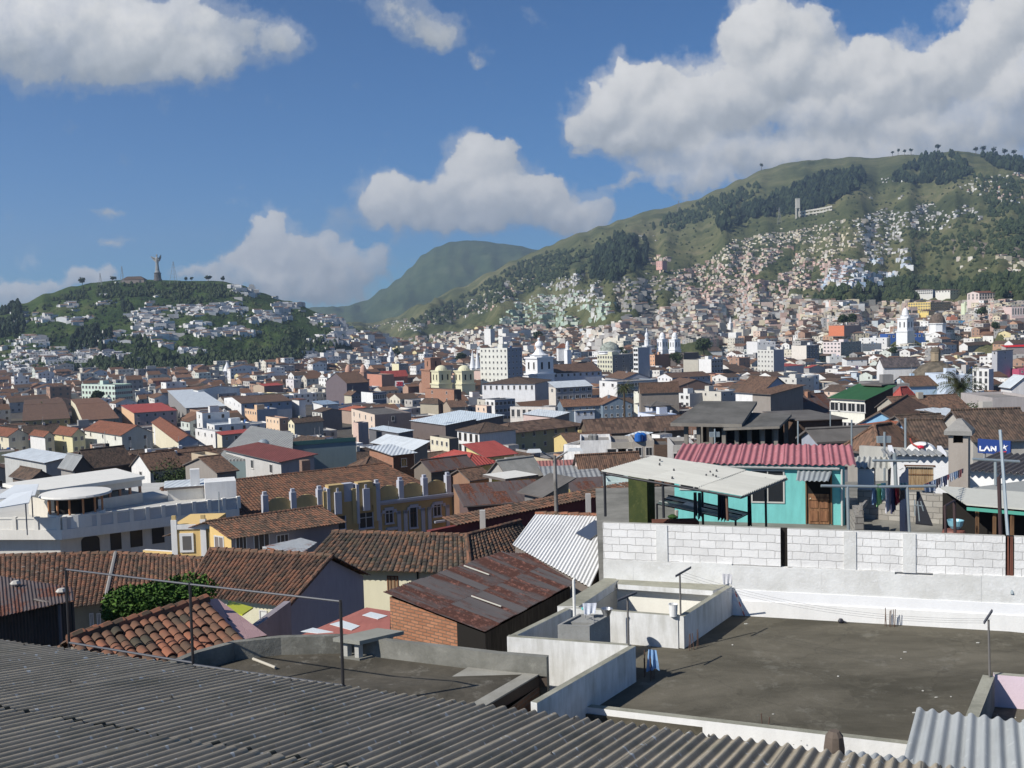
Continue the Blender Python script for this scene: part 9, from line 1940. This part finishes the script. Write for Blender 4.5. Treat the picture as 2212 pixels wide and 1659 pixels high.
CL = [
 (120, 50, 250, 95, .35, .5), (300, 80, 190, 95, .4, .5), (410, 130, 110, 60, .35, .6), (20, 110, 110, 60, .2, .4), (230, 150, 230, 40, .2, .8), (600, 100, 70, 40, .05, .3), (520, 70, 60, 40, .05, .3),
 (850, 10, 80, 40, .1, .3), (910, 55, 75, 45, .25, .3), (950, 75, 50, 25, .15, .4), (1042, 120, 22, 12, .05, .3),
 (1045, 350, 72, 52, 1, .1), (1000, 385, 50, 40, .9, .3), (860, 440, 82, 44, 1, .2), (950, 430, 70, 50, .9, .5), (1060, 430, 90, 55, 1, .3), (1150, 430, 90, 48, .9, .4), (980, 480, 190, 26, .6, .8), (820, 462, 45, 22, .9, .2), (1210, 460, 60, 40, .6, .5), (1290, 455, 46, 34, .4, .3), (1335, 402, 45, 12, .15, .3),
 (575, 525, 50, 50, 1, .05), (610, 545, 70, 45, 1, .2), (530, 560, 55, 32, .8, .3), (680, 560, 90, 48, .4, .9), (760, 580, 95, 45, .3, .9), (600, 610, 180, 40, .4, .9), (450, 590, 70, 22, .3, .5), (700, 640, 110, 25, .2, .9),
 (235, 458, 40, 9, .05, .3), (250, 520, 45, 10, .05, .3), (100, 615, 55, 18, .4, .3), (170, 598, 40, 20, .5, .3), (30, 630, 60, 22, .4, .3), (215, 600, 35, 20, .4, .3), (70, 655, 120, 22, .2, .7),
 (1310, 230, 80, 62, 1, .1), (1390, 195, 85, 66, 1, .15), (1270, 270, 60, 45, .9, .3), (1480, 245, 110, 72, 1, .3), (1590, 215, 90, 70, .9, .5), (1610, 90, 55, 75, 1, .1), (1660, 60, 70, 65, .6, .6), (1700, 150, 110, 80, .5, .8), (1740, 60, 60, 50, .4, .4),
 (1800, 165, 100, 70, .8, .5), (1880, 135, 75, 55, .8, .4), (1950, 190, 120, 75, .6, .6), (2060, 150, 90, 75, .8, .4), (2140, 90, 70, 80, .8, .3), (2200, 40, 70, 80, .8, .3), (2250, 200, 130, 110, .4, .8), (1820, 260, 220, 60, .5, .9), (2100, 280, 220, 70, .3, 1),
 (1340, 310, 90, 30, .5, .9), (1440, 300, 130, 35, .5, 1), (1600, 340, 170, 45, .3, .5), (1500, 400, 110, 40, .3, .2), (1750, 340, 160, 50, .4, .3), (2000, 350, 220, 50, .3, .6), (1420, 370, 70, 25, .2, .3), (1240, 330, 20, 12, .05, .2)]
CW, CH = 1700, 850; U0_, U1_, V0_, V1_ = -.85, .85, -.15, .70
KX = CW / (U1_ - U0_) / FPX
gz_, gx_ = np.mgrid[0:CH, 0:CW].astype(np.float32)
zb_ = np.full((CH, CW), -1e9, np.float32); shd = np.full((CH, CW), .6, np.float32); alp = np.zeros((CH, CW), np.float32)
cr = np.random.RandomState(4); SV = np.array([-.52, .66, .54]); SV = SV / np.linalg.norm(SV)
def blur(a, k):
 for ax in (0, 1):
  for _ in range(2):
   c = np.cumsum(np.concatenate([np.repeat(np.take(a, [0], ax), k + 1, ax), a, np.repeat(np.take(a, [-1], ax), k, ax)], ax), ax)
   n_ = a.shape[ax]; a = (np.take(c, range(2 * k + 1, 2 * k + 1 + n_), ax) - np.take(c, range(0, n_), ax)) / (2 * k + 1)
 return a
soft = np.zeros_like(alp); sg = np.full_like(alp, .5); hard = np.zeros_like(alp)
for (px, py, rx, ry, crp, gr) in CL:
 ux_, vz_ = skyp(px, py); X = (ux_ - U0_) * CW / (U1_ - U0_); Y = (vz_ - V0_) * CH / (V1_ - V0_); RX, RY = rx * KX, ry * KX
 d2_ = ((gx_ - X) / (RX * 1.25)) ** 2 + ((gz_ - Y) / (RY * 1.25)) ** 2; e_ = np.exp(-d2_ * 1.6); up_ = np.clip((gz_ - Y) / RY, -1, 1)
 wgt = e_ * (.55 + .5 * crp if crp > .1 else .5); sv = (.62 + .16 * up_) * (1 - .34 * gr * np.clip(.6 - up_, 0, 1.2)); m_ = wgt > soft; sg = np.where(m_, sg * .4 + sv * .6, sg); soft = 1 - (1 - soft) * (1 - np.clip(wgt, 0, .97))
 if crp < .3: continue
 for k in range(int(26 + RX * RY / 60)):
  t = cr.uniform(0, 6.283); q_ = cr.uniform(0, 1) ** .5; x = X + math.cos(t) * RX * q_ * .92; y = Y + math.sin(t) * RY * q_ * (.92 if math.sin(t) > 0 else .7)
  r_ = cr.uniform(.16, .42) * min(RX, RY) * (1.1 - .45 * q_) + 3; x0, x1, y0, y1 = int(max(0, x - r_)), int(min(CW, x + r_ + 1)), int(max(0, y - r_)), int(min(CH, y + r_ + 1))
  if x1 <= x0 or y1 <= y0: continue
  dx = (gx_[y0:y1, x0:x1] - x) / r_; dy = (gz_[y0:y1, x0:x1] - y) / r_; dd = dx * dx + dy * dy; ins_ = dd < 1; nz_ = np.sqrt(np.clip(1 - dd, 0, 1))
  zz = (1 - q_ * q_) * RY * .8 + nz_ * r_; v = ins_ & (zz > zb_[y0:y1, x0:x1]); L_ = .60 + .36 * (dx * SV[0] + dy * SV[1] + nz_ * SV[2]) ; yb = np.clip(.35 - (gz_[y0:y1, x0:x1] - Y) / RY, 0, 1.3); L_ = L_ * (1 - .30 * gr * yb)
  zb_[y0:y1, x0:x1] = np.where(v, zz, zb_[y0:y1, x0:x1]); shd[y0:y1, x0:x1] = np.where(v, L_, shd[y0:y1, x0:x1]); hard[y0:y1, x0:x1] = np.where(v, np.maximum(hard[y0:y1, x0:x1], min(1, .45 + crp * .6)), hard[y0:y1, x0:x1])
hb = blur(hard, 3); fm = hard > 0; sh2 = np.where(fm, shd, sg); sh2 = blur(sh2, 3) * .3 + blur(sh2, 9) * .45 + blur(np.where(fm, sh2, sg), 16) * .25
alp = np.clip(np.maximum(hb, soft * .95), 0, 1)
ci = bpy.data.images.new('cloud_cover', CW, CH, float_buffer=True, alpha=False); ci.colorspace_settings.name = 'Non-Color'
px4 = np.ones((CH, CW, 4), dtype=np.float32); px4[..., 0] = alp; px4[..., 1] = sh2; px4[..., 2] = hb; ci.pixels.foreach_set(px4.ravel()); ci.update(); ci.pack()
sx, sy, sz = n.sep(d)[0:3]
yy = n.m('MAXIMUM', sy, .05)
Pd = n.comb(n.m('DIVIDE', sx, yy), n.m('DIVIDE', sz, yy), 0)
def ntex(vec, scale, detail, rough):
 t_ = nt.nodes.new('ShaderNodeTexNoise'); t_.noise_dimensions = '2D'; t_.inputs['Scale'].default_value = scale
 t_.inputs['Detail'].default_value = detail; t_.inputs['Roughness'].default_value = rough; nt.links.new(vec, t_.inputs['Vector']); return t_.outputs
def warp(scale, det, amt):
 w_ = n.vm('SCALE', n.vm('SUBTRACT', ntex(Pd, scale, det, .62)['Color'], (.5, .5, .5))); w_.node.inputs['Scale'].default_value = amt; return w_
Pw = n.vm('ADD', n.vm('ADD', Pd, warp(9, 3, .035)), warp(45, 5, .020))
m_ = n.vm('MULTIPLY', n.vm('SUBTRACT', Pw, (U0_, V0_, 0)), (1 / (U1_ - U0_), 1 / (V1_ - V0_), 0))
t_ = nt.nodes.new('ShaderNodeTexImage'); t_.image = ci; t_.extension = 'CLIP'; t_.interpolation = 'Cubic'; nt.links.new(m_, t_.inputs[0])
ch = n.sep(t_.outputs[0]); nz1 = ntex(Pd, 20, 7, .62)['Fac']; nz2 = ntex(Pd, 70, 5, .6)['Fac']
er = n.m('MULTIPLY', n.m('SUBTRACT', nz1, .5), n.m('SUBTRACT', 1.15, n.m('MULTIPLY', ch[2], .75)))
alpha = n.ramp(n.m('ADD', ch[0], er), [(.16, 0), (.42, .35), (.62, .85), (.82, 1)], True)
alpha = n.m('MULTIPLY', alpha, n.ramp(sy, [(.05, 0), (.2, 1)]))
lit = n.m('ADD', ch[1], n.m('ADD', n.m('MULTIPLY', n.m('SUBTRACT', nz1, .5), .16), n.m('MULTIPLY', n.m('SUBTRACT', nz2, .5), .10)))
ccol = n.ramp(lit, [(.25, (.27, .31, .36)), (.45, (.42, .46, .50)), (.62, (.60, .63, .66)), (.80, (.86, .86, .85)), (.93, (1.0, .99, .97))])
cl = n.vm('SCALE', ccol); cl.node.inputs['Scale'].default_value = CLOUD_GAIN
skc = n.mix(1, sky.outputs[0], SKY_TINT, 'MULTIPLY')
n.put(bg.inputs[0], n.mix(alpha, skc, cl)); bg.inputs[1].default_value = .1
S.view_settings.view_transform = 'Standard'; S.view_settings.look = 'None'; S.view_settings.gamma = 1; S.view_settings.exposure = EXPO
w.cycles.sampling_method = 'MANUAL'; w.cycles.sample_map_resolution = 128
S.cycles.max_bounces = 5; S.cycles.diffuse_bounces = 3; S.cycles.glossy_bounces = 2; S.cycles.transparent_max_bounces = 6
S.cycles.sample_clamp_indirect = 4
